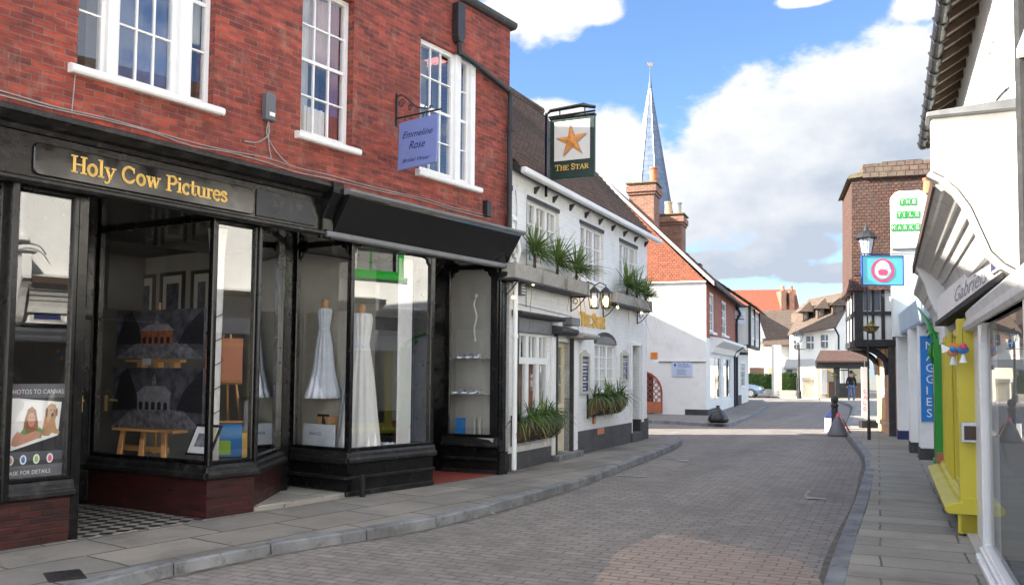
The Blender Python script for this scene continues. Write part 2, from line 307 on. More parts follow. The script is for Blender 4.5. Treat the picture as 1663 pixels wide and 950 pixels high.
# ------------------------------------------------------------------ geometry helpers
class Fr:
    """a facade: u runs along it, n out of it towards the street, z up"""
    def __init__(s, O, ang, side=-1, z=0.):
        a = R(ang); s.O = Vector((O[0], O[1], z)); s.ang = ang; s.side = side
        s.u = Vector((math.sin(a), math.cos(a), 0)); s.n = Vector((s.u.y, -s.u.x, 0)) * (1 if side < 0 else -1)
    def p(s, u, n, z): return s.O + s.u * u + s.n * n + Vector((0, 0, z))
    def sub(s, a, b):
        """frame of the face that runs from plan point a to b"""
        A, B = s.p(a[0], a[1], 0), s.p(b[0], b[1], 0); f = Fr((A.x, A.y), 0, s.side); d = (B - A); f.L = d.length; f.u = d.normalized()
        f.n = Vector((f.u.y, -f.u.x, 0)) * (1 if s.side < 0 else -1); return f
WL = Fr((0, 0), 90, 1)          # world frame: u=+x, n=+y
class MB:
    def __init__(s): s.v = []; s.f = []
    def loft(s, A, B, caps=True):
        i = len(s.v); n = len(A); s.v += [Vector(p) for p in A] + [Vector(p) for p in B]
        for k in range(n): s.f.append((i + k, i + (k + 1) % n, i + n + (k + 1) % n, i + n + k))
        if caps: s.f.append(tuple(range(i, i + n))[::-1]); s.f.append(tuple(range(i + n, i + 2 * n)))
        return s
    def box(s, F, u0, u1, n0, n1, z0, z1):
        q = [(u0, n0), (u1, n0), (u1, n1), (u0, n1)]
        return s.loft([F.p(a, b, z0) for a, b in q], [F.p(a, b, z1) for a, b in q])
    def prism(s, F, pts, n0, n1): return s.loft([F.p(a, n0, b) for a, b in pts], [F.p(a, n1, b) for a, b in pts])
    def sweep(s, F, pts, u0, u1): return s.loft([F.p(u0, a, b) for a, b in pts], [F.p(u1, a, b) for a, b in pts])
    def plan(s, F, pts, z0, z1): return s.loft([F.p(a, b, z0) for a, b in pts], [F.p(a, b, z1) for a, b in pts])
    def quad(s, *P): i = len(s.v); s.v += [Vector(p) for p in P]; s.f.append(tuple(range(i, i + len(P)))); return s
    def tube(s, pts, r, seg=8, closed=False):
        pts = [Vector(p) for p in pts]; rr = r if isinstance(r, (list, tuple)) else [r] * len(pts); rings = []
        for k, p in enumerate(pts):
            d = (pts[min(k + 1, len(pts) - 1)] - pts[max(k - 1, 0)])
            d = d.normalized() if d.length else Vector((0, 0, 1))
            a = Vector((0, 0, 1)) if abs(d.z) < .9 else Vector((1, 0, 0)); x = d.cross(a).normalized(); y = d.cross(x)
            i = len(s.v); s.v += [p + (x * math.cos(t) + y * math.sin(t)) * rr[k] for t in [2 * math.pi * j / seg for j in range(seg)]]; rings.append(i)
        for a, b in zip(rings, rings[1:]):
            for j in range(seg): s.f.append((a + j, a + (j + 1) % seg, b + (j + 1) % seg, b + j))
        s.f.append(tuple(range(rings[0], rings[0] + seg))); s.f.append(tuple(range(rings[-1], rings[-1] + seg))); return s
    def lathe(s, c, prof, seg=16, sx=1., sy=1., wave=0., wn=9):
        c = Vector(c); rings = []
        for r, z in prof:
            i = len(s.v); s.v += [c + Vector((math.cos(t) * r * sx * (1 + wave * math.cos(wn * t)), math.sin(t) * r * sy * (1 + wave * math.cos(wn * t)), z)) for t in [2 * math.pi * j / seg for j in range(seg)]]; rings.append(i)
        for a, b in zip(rings, rings[1:]):
            for j in range(seg): s.f.append((a + j, a + (j + 1) % seg, b + (j + 1) % seg, b + j))
        s.f.append(tuple(range(rings[0], rings[0] + seg))); s.f.append(tuple(range(rings[-1], rings[-1] + seg))); return s
    def ball(s, c, r, seg=12, sz=1.):
        return s.lathe(c, [(max(.001, r * math.sin(t)), -r * sz * math.cos(t)) for t in [math.pi * k / 8 for k in range(9)]], seg)
    def wall(s, F, u0, u1, z0, z1, n0, n1, holes=()):
        """slab with rectangular openings (u0,u1,z0,z1)"""
        us = sorted({u0, u1, *[h[0] for h in holes], *[h[1] for h in holes]}); zs = sorted({z0, z1, *[h[2] for h in holes], *[h[3] for h in holes]})
        us = [x for x in us if u0 <= x <= u1]; zs = [x for x in zs if z0 <= x <= z1]
        def solid(i, j):
            if i < 0 or j < 0 or i >= len(us) - 1 or j >= len(zs) - 1: return False
            a, b = (us[i] + us[i + 1]) / 2, (zs[j] + zs[j + 1]) / 2
            return not any(h[0] < a < h[1] and h[2] < b < h[3] for h in holes)
        for i in range(len(us) - 1):
            for j in range(len(zs) - 1):
                if not solid(i, j): continue
                a, b, c, d = us[i], us[i + 1], zs[j], zs[j + 1]
                for n in (n0, n1): s.quad(F.p(a, n, c), F.p(b, n, c), F.p(b, n, d), F.p(a, n, d))
                if not solid(i - 1, j): s.quad(F.p(a, n0, c), F.p(a, n1, c), F.p(a, n1, d), F.p(a, n0, d))
                if not solid(i + 1, j): s.quad(F.p(b, n0, c), F.p(b, n1, c), F.p(b, n1, d), F.p(b, n0, d))
                if not solid(i, j - 1): s.quad(F.p(a, n0, c), F.p(b, n0, c), F.p(b, n1, c), F.p(a, n1, c))
                if not solid(i, j + 1): s.quad(F.p(a, n0, d), F.p(b, n0, d), F.p(b, n1, d), F.p(a, n1, d))
        return s
    def build(s, name, m, parent=None, bevel=0., smooth=False, kind=None, label=None, cat=None, group=None):
        if isinstance(m, str): m = MATS[m]
        lo = Vector([min(v[i] for v in s.v) for i in range(3)]); hi = Vector([max(v[i] for v in s.v) for i in range(3)])
        c = Vector(((lo.x + hi.x) / 2, (lo.y + hi.y) / 2, lo.z))
        me = bpy.data.meshes.new(name); me.from_pydata([v - c for v in s.v], [], s.f)
        bm = bmesh.new(); bm.from_mesh(me); bmesh.ops.remove_doubles(bm, verts=bm.verts, dist=.0002)
        bmesh.ops.recalc_face_normals(bm, faces=bm.faces)
        uvl = bm.loops.layers.uv.new('UVMap')
        for f in bm.faces:
            n = f.normal
            if math.hypot(n.x, n.y) > .12: t = Vector((-n.y, n.x, 0)).normalized(); b = n.cross(t); t = -t if t.y < 0 else t; b = -b if b.z < 0 else b
            else: t = Vector((1, 0, 0)); b = Vector((0, 1, 0))
            for l in f.loops: q = l.vert.co + c; l[uvl].uv = (q.dot(t), q.dot(b))
            f.smooth = smooth
        bm.to_mesh(me); bm.free(); me.materials.append(m)
        o = bpy.data.objects.new(name, me); COL.objects.link(o)
        o['_w'] = list(c)
        if parent is not None:
            o.parent = parent; o.location = c - Vector(parent['_w'])
        else: o.location = c
        if bevel:
            bv = o.modifiers.new('bevel', 'BEVEL'); bv.width = bevel; bv.segments = 1; bv.limit_method = 'ANGLE'; bv.angle_limit = R(40)
        return tag(o, label, cat, group, kind)
def tag(o, label=None, cat=None, group=None, kind=None):
    if label: o['label'] = label
    if cat: o['category'] = cat
    if group: o['group'] = group
    if kind: o['kind'] = kind
    return o
def thing(name, label, cat, loc, group=None):
    o = bpy.data.objects.new(name, None); COL.objects.link(o); o.location = loc; o.empty_display_size = .2; o['_w'] = list(loc); return tag(o, label, cat, group)
def copy_tree(o, loc, label, rz=0., sc=1., parent=None):
    c = o.copy(); COL.objects.link(c)
    if parent is None: c.location = loc; c.rotation_euler.z = rz; c.scale = (sc, sc, sc); c['label'] = label
    else: c.parent = parent
    for ch in [x for x in KIDS(o)]: copy_tree(ch, None, None, parent=c)
    return c
def KIDS(o): return [x for x in bpy.data.objects if x.parent == o]

# ------------------------------------------------------------------ lettering
def arc(cx, cy, rx, ry, a0, a1, n=10): return [(cx + rx * math.cos(R(a0 + (a1 - a0) * k / n)), cy + ry * math.sin(R(a0 + (a1 - a0) * k / n))) for k in range(n + 1)]
T, t_ = 1, 0
G = {
 'H': (.92, [(T, [(.17, 0), (.17, 1)]), (T, [(.70, 0), (.70, 1)]), (t_, [(.17, .5), (.7, .5)])] + [(t_, [(a, b), (a + .34, b)]) for a in (0, .53) for b in (.02, .98)]),
 'o': (.64, [(T, arc(.29, .33, .23, .32, 0, 360, 16))]),
 'l': (.36, [(T, [(.16, 0), (.16, 1.04)]), (t_, [(0, .02), (.32, .02)]), (t_, [(.0, 1.02), (.16, 1.02)])]),
 'y': (.68, [(T, [(.12, .66), (.35, .0)]), (t_, [(.58, .66), (.35, 0), (.25, -.24), (.1, -.3), (.03, -.22)]), (t_, [(0, .65), (.26, .65)]), (t_, [(.44, .65), (.68, .65)])]),
 'C': (.90, [(T, arc(.44, .5, .38, .48, 50, 310, 14)), (t_, [(.74, .66), (.74, .98)]), (t_, [(.68, .13), (.80, .26)])]),
 'w': (.95, [(T, [(.12, .66), (.28, 0)]), (t_, [(.28, 0), (.46, .66)]), (T, [(.46, .66), (.64, 0)]), (t_, [(.64, 0), (.82, .66)]), (t_, [(0, .65), (.24, .65)]), (t_, [(.36, .65), (.56, .65)]), (t_, [(.72, .65), (.94, .65)])]),
 'P': (.74, [(T, [(.17, 0), (.17, 1)]), (t_, [(.17, .98), (.42, .98)]), (T, arc(.42, .73, .22, .25, 90, -90, 8)), (t_, [(.42, .48), (.17, .48)]), (t_, [(0, .02), (.34, .02)]), (t_, [(0, .98), (.17, .98)])]),
 'i': (.36, [(T, [(.17, 0), (.17, .66)]), (t_, [(0, .02), (.33, .02)]), (t_, [(.02, .65), (.17, .65)]), (T, [(.16, .86), (.16, .97)])]),
 'c': (.56, [(T, arc(.29, .33, .23, .32, 50, 310, 10)), (T, [(.42, .52), (.46, .52)])]),
 't': (.44, [(T, [(.17, .92), (.17, .12)]), (t_, [(.17, .1), (.24, .02), (.34, .03), (.4, .12)]), (t_, [(0, .64), (.38, .64)])]),
 'u': (.72, [(T, [(.15, .66), (.15, .18)]), (t_, [(.15, .18), (.22, .04), (.34, .01), (.46, .06), (.54, .18)]), (T, [(.55, .66), (.55, 0)]), (t_, [(0, .65), (.15, .65)]), (t_, [(.42, .65), (.55, .65)]), (t_, [(.55, .02), (.7, .02)])]),
 'r': (.5, [(T, [(.16, 0), (.16, .66)]), (t_, [(.16, .42), (.26, .6), (.38, .64)]), (T, [(.38, .6), (.44, .58)]), (t_, [(0, .02), (.34, .02)]), (t_, [(.02, .65), (.16, .65)])]),
 'e': (.6, [(t_, [(.07, .36), (.52, .36)]), (T, arc(.29, .33, .23, .32, 5, 315, 14))]),
 's': (.5, [(T, [(.40, .5), (.34, .62), (.2, .65), (.08, .57), (.1, .44), (.24, .35), (.38, .27), (.41, .13), (.3, .02), (.16, .01), (.05, .12)])]),
 ' ': (.38, []),
 'T': (.82, [(T, [(.4, 0), (.4, 1)]), (t_, [(.03, .97), (.77, .97)]), (t_, [(.04, .97), (.04, .76)]), (t_, [(.76, .97), (.76, .76)]), (t_, [(.25, .02), (.55, .02)])]),
 'E': (.76, [(T, [(.17, 0), (.17, 1)]), (t_, [(0, .98), (.62, .98), (.62, .8)]), (t_, [(.17, .52), (.48, .52)]), (t_, [(0, .02), (.66, .02), (.66, .22)])]),
 'S': (.66, [(T, [(.52, .74), (.5, .9), (.3, .98), (.12, .9), (.09, .72), (.2, .58), (.42, .45), (.54, .3), (.5, .1), (.3, .02), (.12, .08), (.06, .26)])]),
 'A': (.88, [(t_, [(.1, 0), (.42, 1)]), (T, [(.42, 1), (.74, 0)]), (t_, [(.22, .36), (.62, .36)]), (t_, [(0, .02), (.24, .02)]), (t_, [(.6, .02), (.88, .02)])]),
 'R': (.84, [(T, [(.17, 0), (.17, 1)]), (t_, [(.0, .98), (.42, .98)]), (T, arc(.42, .75, .2, .23, 90, -90, 8)), (t_, [(.42, .52), (.17, .52)]), (T, [(.4, .52), (.7, .02)]), (t_, [(0, .02), (.34, .02)]), (t_, [(.64, .02), (.84, .02)])]),
}
def serif(name, txt, P, U, V, Nn, h, m, parent=None, wt=.13, wn=.06, depth=.008, width=None, small=None, **kw):
    """lettering made of thick and thin strokes; P lower left, U along, V up, Nn out"""
    mb = MB(); tot = 0
    for k, ch in enumerate(txt):
        tot += G[ch][0] * (small if small and k and txt[k - 1] != ' ' else 1)
    sx = (width / (tot * h)) if width else 1.; x = 0
    for k, ch in enumerate(txt):
        adv, st = G[ch]; q = small if small and k and txt[k - 1] != ' ' else 1
        for kind, pts in st:
            w = (wt if kind else wn) * h / 2
            for a, b in zip(pts, pts[1:]):
                a = Vector(((x + a[0] * q) * h * sx, a[1] * h * q)); b = Vector(((x + b[0] * q) * h * sx, b[1] * h * q)); d = b - a
                if d.length < 1e-6: continue
                d.normalize(); e = Vector((-d.y, d.x)) * w; d *= w * .35
                ring = [a - d + e, a - d - e, b + d - e, b + d + e]
                mb.loft([P + U * r.x + V * r.y for r in ring], [P + U * r.x + V * r.y + Nn * depth for r in ring])
        x += adv * q
    return mb.build(name, m, parent, **kw)
def plain(name, txt, P, U, V, Nn, h, m, parent=None, width=None, shear=0., bold=0., **kw):
    cu = bpy.data.curves.new('text', 'FONT'); cu.body = txt; cu.size = 1; cu.shear = shear; cu.offset = bold; cu.resolution_u = 3
    o = bpy.data.objects.new('text', cu); COL.objects.link(o); bpy.context.view_layer.update()
    me = bpy.data.meshes.new_from_object(o.evaluated_get(bpy.context.evaluated_depsgraph_get()))
    xs = [v.co.x for v in me.vertices]; w = max(xs) - min(xs); hh = .72; sx = (width / w) if width else h / hh
    mb = MB(); mb.v = [P + U * ((v.co.x - min(xs)) * sx) + V * (v.co.y * h / hh) + Nn * .002 for v in me.vertices]; mb.f = [tuple(p.vertices) for p in me.polygons]
    bpy.data.objects.remove(o); bpy.data.curves.remove(cu)
    return mb.build(name, m, parent, **kw)

# ------------------------------------------------------------------ windows
def sash(F, u0, u1, z0, z1, n, cols, rows, parent, fm='white_gloss', fw=.055, bar=.018, mid=True, curtains=None, glass='sash_glass', name='window', back='room_mid', depth=.07, recess=.5):
    """frame + glazing bars, with the glass and what hangs behind it as its own pieces"""
    b = MB(); b.wall(F, u0, u1, z0, z1, n - depth, n, [(u0 + fw, u1 - fw, z0 + fw, z1 - fw)])
    a0, a1, c0, c1 = u0 + fw, u1 - fw, z0 + fw, z1 - fw
    for k in range(1, cols):
        x = a0 + (a1 - a0) * k / cols; b.box(F, x - bar / 2, x + bar / 2, n - .045, n - .012, c0, c1)
    for k in range(1, rows):
        z = c0 + (c1 - c0) * k / rows; w = bar * (2.1 if mid and k * 2 == rows else 1); b.box(F, a0, a1, n - .05 + (.02 if mid and k * 2 == rows else 0), n - .010, z - w / 2, z + w / 2)
    f = b.build(name, fm, parent)
    MB().quad(F.p(a0, n - .03, c0), F.p(a1, n - .03, c0), F.p(a1, n - .03, c1), F.p(a0, n - .03, c1)).build('glass', glass, f)
    if back: MB().quad(F.p(u0, n - recess, z0), F.p(u1, n - recess, z0), F.p(u1, n - recess, z1), F.p(u0, n - recess, z1)).build('room', back, f)
    for (x0, x1, y0, y1, cm) in (curtains or []):
        c = MB(); K = 14
        U0 = a0 + (a1 - a0) * x0; U1 = a0 + (a1 - a0) * x1; Z0 = c0 + (c1 - c0) * y0; Z1 = c0 + (c1 - c0) * y1
        P = [(U0 + (U1 - U0) * k / K, n - .11 + .02 * math.sin(k * 1.9)) for k in range(K + 1)]
        for p, q in zip(P, P[1:]): c.quad(F.p(p[0], p[1], Z0), F.p(q[0], q[1], Z0), F.p(q[0], q[1], Z1), F.p(p[0], p[1], Z1))
        c.build('curtain', cm, f, smooth=True)
    return f
def cascade(pts, k=6):
    """smooth open polyline through control points"""
    P = [Vector(p) for p in pts]; P = [P[0] * 2 - P[1]] + P + [P[-1] * 2 - P[-2]]; out = []
    for i in range(1, len(P) - 2):
        for j in range(k):
            t = j / k; a, b, c, d = P[i - 1], P[i], P[i + 1], P[i + 2]
            out.append(.5 * ((2 * b) + (c - a) * t + (2 * a - 5 * b + 4 * c - d) * t * t + (-a + 3 * b - 3 * c + d) * t ** 3))
    return out + [P[-2]]
def uz(F, px, py, off=0.):
    """where on a facade (at a distance off in front of it) a measured point lies"""
    d = ray(px, py); o = F.p(0, off, 0); t = (o - Vector((0, 0, EYE))).dot(F.n) / d.dot(F.n); q = Vector((0, 0, EYE)) + d * t
    return (q - F.O).dot(F.u), q.z
def at(px, py, Y):
    d = ray(px, py); t = Y / d.y; return d.x * t, d.z * t + EYE
def offset_line(P, w):
    out = []
    for k in range(len(P)):
        a, b = P[max(k - 1, 0)], P[min(k + 1, len(P) - 1)]; d = Vector((b[0] - a[0], b[1] - a[1])).normalized(); out.append((P[k][0] + d.y * w, P[k][1] - d.x * w))
    return out

# ================================================================== SETTING
g = MB(); g.quad((-900, -300, -.03), (900, -300, -.03), (900, 1500, -.03), (-900, 1500, -.03)); g.build('ground', 'ground_earth', kind='structure')
g = MB(); g.quad((-14, -20, 0), (30, -20, 0), (60, 78, 0), (-30, 78, 0)); g.build('road', 'road_setts', kind='structure')
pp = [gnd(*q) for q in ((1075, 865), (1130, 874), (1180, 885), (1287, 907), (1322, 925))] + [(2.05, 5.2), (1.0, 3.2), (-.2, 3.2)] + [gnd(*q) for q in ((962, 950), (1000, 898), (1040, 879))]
MB().quad(*[(x, y, .004) for x, y in pp]).build('pink_road_area', 'pink_sett_tone', kind='structure')  # paler, pinker area over the road setts

def kerbing(name, P, w=.16, h=.10, step=.92, seed=1):
    """a run of kerb stones; w>0 puts their width on the right of the line"""
    rnd = random.Random(seed); C = [Vector((x, y)) for x, y in P]; fine = cascade([(c.x, c.y, 0) for c in C], 8); acc = 0; pts = [fine[0]]
    for a, b in zip(fine, fine[1:]):
        acc += (b - a).length
        if acc > step: pts.append(b); acc = 0
    pts.append(fine[-1]); Q = [(p.x, p.y) for p in pts]; I = offset_line(Q, w); mb = MB()
    for k in range(len(Q) - 1):
        a, b, c, d = [Vector((*p, 0)) for p in (Q[k], Q[k + 1], I[k + 1], I[k])]; t = (b - a).normalized() * .006; z = h + rnd.uniform(-.006, .006)
        j = (a - d).normalized() * .012
        mb.loft([a + t + Vector((0, 0, -.02)), b - t + Vector((0, 0, -.02)), c - t + Vector((0, 0, -.02)), d + t + Vector((0, 0, -.02))],
                [a + t - j + Vector((0, 0, z)), b - t - j + Vector((0, 0, z)), c - t + Vector((0, 0, z)), d + t + Vector((0, 0, z))])
    mb.build(name, 'kerb_stone', kind='structure', bevel=.012); return [(p.x, p.y) for p in fine]

lk = [(-9.6, -6), (-7.0, -1.8), (-5.6, 1.0), (-4.35, 3.4), (-3.3, 5.2)] + [gnd(*q, .1) for q in ((236, 924), (396, 891), (500, 873), (710, 840), (915, 787), (1005, 756), (1075, 729), (1100, 718), (1104, 712), (1085, 707))] + [(1.5, 22.0), (-6, 24.2)]
lf = kerbing('kerb_left', lk, -.16)
MB().quad(*[(x, y, .096) for x, y in offset_line(lf, -.08)] + [(-30, 24.2, .096), (-30, -6, .096)]).build('pavement_left', 'left_slabs', kind='structure')
rk = [(-2.6, -5), (-1.5, -2.5), (-.45, 0), (.62, 2.45), (1.52, 4.5)] + [gnd(*q, .1) for q in ((1333, 950), (1364, 865), (1388, 810), (1401, 770), (1404.6, 751), (1400, 735), (1381.7, 710), (1372, 697), (1374, 686), (1384, 662), (1375, 654.5), (1350, 649), (1320, 646.5), (1290, 645))] + [(17.5, 58.5)]
rf = kerbing('kerb_right', rk, .16, seed=2)
MB().quad(*[(x, y, .096) for x, y in offset_line(rf, .08)] + [(17, 62, .096), (40, 62, .096), (40, -5, .096)]).build('pavement_right', 'right_slabs', kind='structure')
fk = [(-3, 30.6)] + [gnd(*q, .1) for q in ((1050, 682), (1120, 685), (1165, 688), (1185, 687), (1205, 680), (1228, 670), (1241, 661), (1245, 656), (1240, 650.5), (1222, 647.5))] + [(9, 53)]
ff = kerbing('kerb_island', fk, -.16, seed=3)
MB().quad(*[(x, y, .096) for x, y in offset_line(ff, -.08)]+ [(-3, 53, .096)]).build('pavement_island', 'far_pavers', kind='structure')
def gutter_dirt(name, P, side, seed):
    rnd = random.Random(seed); m = MB(); pts = P[::3]; w = [.05 + .02 * math.sin(k * .9) + rnd.uniform(0, .015) for k in range(len(pts))]; I = [(a[0], a[1]) for a in pts]; O = []
    for k in range(len(pts)):
        q = offset_line(pts, side * w[k])[k]; O.append(q)
    for k in range(len(pts) - 1): m.quad((*I[k], .0035), (*I[k + 1], .0035), (*O[k + 1], .0035), (*O[k], .0035))
    m.build(name, 'gutter_dirt', kind='structure')
mat('gutter_dirt', (.11, .098, .082), .95, .5, 6, .3, 40); mat('faded_white', (.29, .275, .25), .8, .3, 20, 0); mat('scuff', (.23, .215, .19), .8, .3, 6, 0)
gutter_dirt('road_edge_left', lf, 1, 5); gutter_dirt('road_edge_right', rf, -1, 6)
def mark(name, m, P): MB().quad(*[(*gnd(*q), .009) for q in P]).build(name, m, kind='structure')
for P in ([(1060, 871), (1082, 872), (1086, 876), (1063, 875)], [(1129, 878), (1150, 880), (1152, 884), (1131, 881)], [(1097, 747), (1119, 747), (1118, 749.5), (1098, 749)], [(1000, 771), (1050, 774), (1049, 775.6), (1001, 772.5)], [(752, 836), (770, 838), (777, 842), (757, 840)], [(782, 830), (800, 832), (806, 836), (786, 833)]):
    mark('road_marking', 'faded_white', P)
for A in ([(1311, 797), (1316, 797), (1311, 803), (1309, 808), (1306, 806)], [(1309, 807), (1342, 810), (1342, 812), (1309, 810)]): mark('road_marking', 'faded_white', A)
# drain cover in the left pavement, gully by the kerb
a = gnd(105, 934, .1)
tag(MB().box(Fr(a, 55, -1), -.12, .12, -.16, .16, .094, .104).build('drain_cover', 'iron'), 'small dark rectangular drain cover set in the left pavement slabs', 'drain cover')
hz = MB()
for k in range(14):
    x0, x1 = 128 + k * 12, 140 + k * 12; f = lambda x: 40 * math.sin(min(1, max(0.02, (x - 126) / 60.)) * 1.5) + 2 * math.sin(x / 17.)
    hz.loft([(x0, 380, -5), (x0, 420, f(x0)), (x0, 480, f(x0) * .8), (x0, 520, -5)], [(x1, 380, -5), (x1, 420, f(x1)), (x1, 480, f(x1) * .8), (x1, 520, -5)])
hz.build('hill', 'hill', kind='structure')

# ================================================================== RED BRICK BUILDING (left)
RO = gnd(822, 768, .1); RF = Fr(RO, 35.05, -1)
BL = thing('brick_building', 'red brick building with white sash windows over two black shopfronts', 'building', (RO[0], RO[1], 0))
W1, W2, W3 = (-6.60, -5.20, 4.27, 6.35), (-4.06, -3.26, 4.27, 6.05), (-2.04, -.84, 4.24, 6.02)
MB().wall(RF, -16, 0, 3.6, 6.80, -.3, 0, [W1, W2, W3, (-9.6, -8.4, 4.27, 6.3), (-12.6, -11.4, 4.27, 6.3)]).build('upper_wall', 'red_brick', BL)
MB().wall(RF.sub((0, -9), (0, -.3)), 0, 8.7, 0, 6.8, 0, .04).build('side_wall', 'red_brick', BL)
MB().box(RF, -16, -.26, -9, -8.7, 0, 6.8).build('rear_wall', 'red_brick', BL)
MB().box(RF, -16, -.26, -8.7, -.3, 6.55, 6.7).build('roof', 'grey_lead', BL)
MB().sweep(RF, [(-.34, 6.80), (.05, 6.80), (.09, 6.84), (.09, 6.90), (-.34, 6.93)], -16, .08).build('coping', 'plinth_black', BL, bevel=.01)
for i, (w, nm) in enumerate(((W1, 0), (W2, 1), (W3, 2), ((-9.6, -8.4, 4.27, 6.3), 3), ((-12.6, -11.4, 4.27, 6.3), 3))):
    u0, u1, z0, z1 = w
    if nm == 0:
        uu = [uz(RF, x, y, -.12)[0] for x, y in ((142, 60), (167, 60), (183, 70), (284, 80), (299, 90), (330, 100), (347, 100))]
        f = sash(RF, u0, uu[1], z0, z1, -.09, 1, 4, BL, fw=.035, curtains=None)
        MB().box(RF, uu[1], uu[2], -.16, -.03, z0, z1).build('mullion', 'white_gloss', f, bevel=.006)
        f = sash(RF, uu[2], uu[3], z0, z1, -.10, 3, 4, BL, fw=.05, curtains=[(.0, .95, .48, 1, 'curtain'), (0, 1, 0, .48, 'blue_film')])
        MB().box(RF, uu[3], uu[4] + .015, -.16, -.03, z0, z1).build('mullion', 'white_gloss', f, bevel=.006)
        sash(RF, uu[4] + .015, u1, z0, z1, -.09, 1, 4, BL, fw=.05, curtains=[(0, .35, 0, 1, 'curtain_red'), (.35, 1, .3, 1, 'curtain')])
    elif nm == 2:
        uu = [uz(RF, x, y, -.06)[0] for x, y in ((736, 150), (744, 150))]
        sash(RF, u0, uu[0], z0, z1, -.05, 3, 4, BL, fw=.06)
        f = sash(RF, uu[1], u1 - .10, z0, z1, -.05, 1, 4, BL, fw=.05, curtains=[(.4, 1, 0, 1, 'curtain')])
        MB().box(RF, uu[0], uu[1], -.12, -.005, z0, z1).box(RF, u1 - .10, u1, -.12, -.0, z0, z1).build('mullion', 'white_gloss', f, bevel=.006)
    else:
        sash(RF, u0, u1, z0, z1, -.10, 3, 4, BL, fw=.06, curtains=[(.0, .3, 0, 1, 'curtain'), (.72, 1, 0, 1, 'curtain_red'), (.25, .75, .0, .2, 'white_cloth'), (.3, .72, .5, 1, 'curtain_pink')] if nm == 1 else [(0, .3, 0, 1, 'curtain'), (.7, 1, 0, 1, 'curtain')])
    MB().sweep(RF, [(-.14, z0), (-.14, z0 - .09), (.07, z0 - .10), (.09, z0 - .08), (.09, z0 - .035), (.04, z0 - .01)], u0 - .08, u1 + .09).build('window_sill', 'white_gloss', BL, bevel=.006)
    # rubbed brick flat arch
    if nm in (2,): MB().sweep(RF, [(-.1, z1 + .002), (.003, z1 + .002), (.003, z1 + .22), (-.1, z1 + .22)], u0 - .03, u1 + .03).build('arch', 'orange_cream' if 0 else 'red_brick', BL)

# --- shop ground floor, polygon of faces in plan (u, n)
A_, B_, C_, D_ = (-5.28, -1.96), (-5.09, -.08), (-4.51, -.08), (-3.51, -.82)
E_, F2_, G_, H_, I_ = (-3.17, -1.10), (-3.15, -.08), (-1.68, -.0), (-.41, -.87), (-.22, -.02)
RISE, SILL, GL0, GL1 = .50, .60, .63, 3.12
def shopface(a, b, riser, post0=.06, post1=.06, gl0=GL0, gl1=GL1, brackets=False, moulds=False, glass='shop_glass'):
    f = RF.sub(a, b); L = f.L
    MB().box(f, .0, L, -.2, 0, 0, RISE - .02).build('stall_riser', riser, BL)
    if moulds:
        m = MB().box(f, -.01, L + .01, 0, .035, .30, .335).box(f, -.01, L + .01, 0, .02, 0.1, .16)
        m.build('riser_moulding', 'black_worn', BL, bevel=.006)
    MB().sweep(f, [(-.2, RISE - .02), (.03, RISE - .02), (.06, RISE), (.06, RISE + .04), (.03, RISE + .06), (.025, SILL), (.0, SILL + .03), (-.2, SILL + .03)], -.02, L + .02).build('shop_sill', 'black_worn', BL, bevel=.004)
    fr = MB().wall(f, 0, L, SILL + .03, gl1 + .10, -.07, 0, [(post0, L - post1, gl0 + .04, gl1)])
    if brackets:
        for s, x in ((1, post0), (-1, L - post1)):
            fr.prism(f, [(x, gl1), (x + s * .13, gl1), (x + s * .11, gl1 - .03), (x + s * .06, gl1 - .04), (x + s * .045, gl1 - .09), (x, gl1 - .13)], -.06, -.01)
    o = fr.build('shop_window', 'black_gloss', BL, bevel=.008)
    MB().quad(*[f.p(x, -.04, z) for x, z in ((post0, gl0), (L - post1, gl0), (L - post1, gl1), (post0, gl1))]).build('glass', glass, o)
    return f
S0 = (-16, -.10), (-6.47, -.10)
f0 = RF.sub((-7.05, -.10), (-6.47, -.10)); shopface((-7.05, -.10), (-6.47, -.10), 'glazed_brick', .045, .045)
shopface((-9.6, -.10), (-7.07, -.10), 'glazed_brick'); shopface((-12.6, -.10), (-9.62, -.10), 'glazed_brick'); shopface((-16, -.10), (-12.62, -.10), 'glazed_brick')
MB().box(RF, -7.09, -7.03, -.12, .01, 0.5, 3.2).build('pilaster', 'black_gloss', BL, bevel=.01)
# left side of the entrance: riser and dark boarded return
fl = RF.sub((-6.47, -.10), (-6.42, -2.0)); 
MB().wall(fl, 0, fl.L, 0, 3.25, 0, .08, [(.25, fl.L - .15, .7, 3.0)]).build('entrance_panel', 'black_gloss', BL)
MB().box(fl, .25, fl.L - .15, .02, .05, .7, 3.0).build('entrance_panel', 'black_board', BL)
fAB = shopface(A_, B_, 'glazed_brick', .07, .05); fBC = shopface(B_, C_, 'glazed_brick', .05, .05); fCD = shopface(C_, D_, 'glazed_brick', .05, .08)
fEF = shopface(E_, F2_, 'black_gloss', .08, .07, brackets=True, moulds=True); fFG = shopface(F2_, G_, 'black_gloss', .05, .07, brackets=True, moulds=True)
fGG = RF.sub(G_, (-1.35, -1.5)); MB().box(fGG, 0, fGG.L, -.1, 0, 0, RISE).build('stall_riser', 'black_gloss', BL)
MB().wall(fGG, 0, fGG.L, RISE, 3.22, -.07, 0, [(.08, fGG.L - .08, .68, 3.12)]).build('shop_window', 'black_gloss', BL)
fHI = shopface(H_, I_, 'black_gloss', .08, .12, brackets=True, moulds=True)
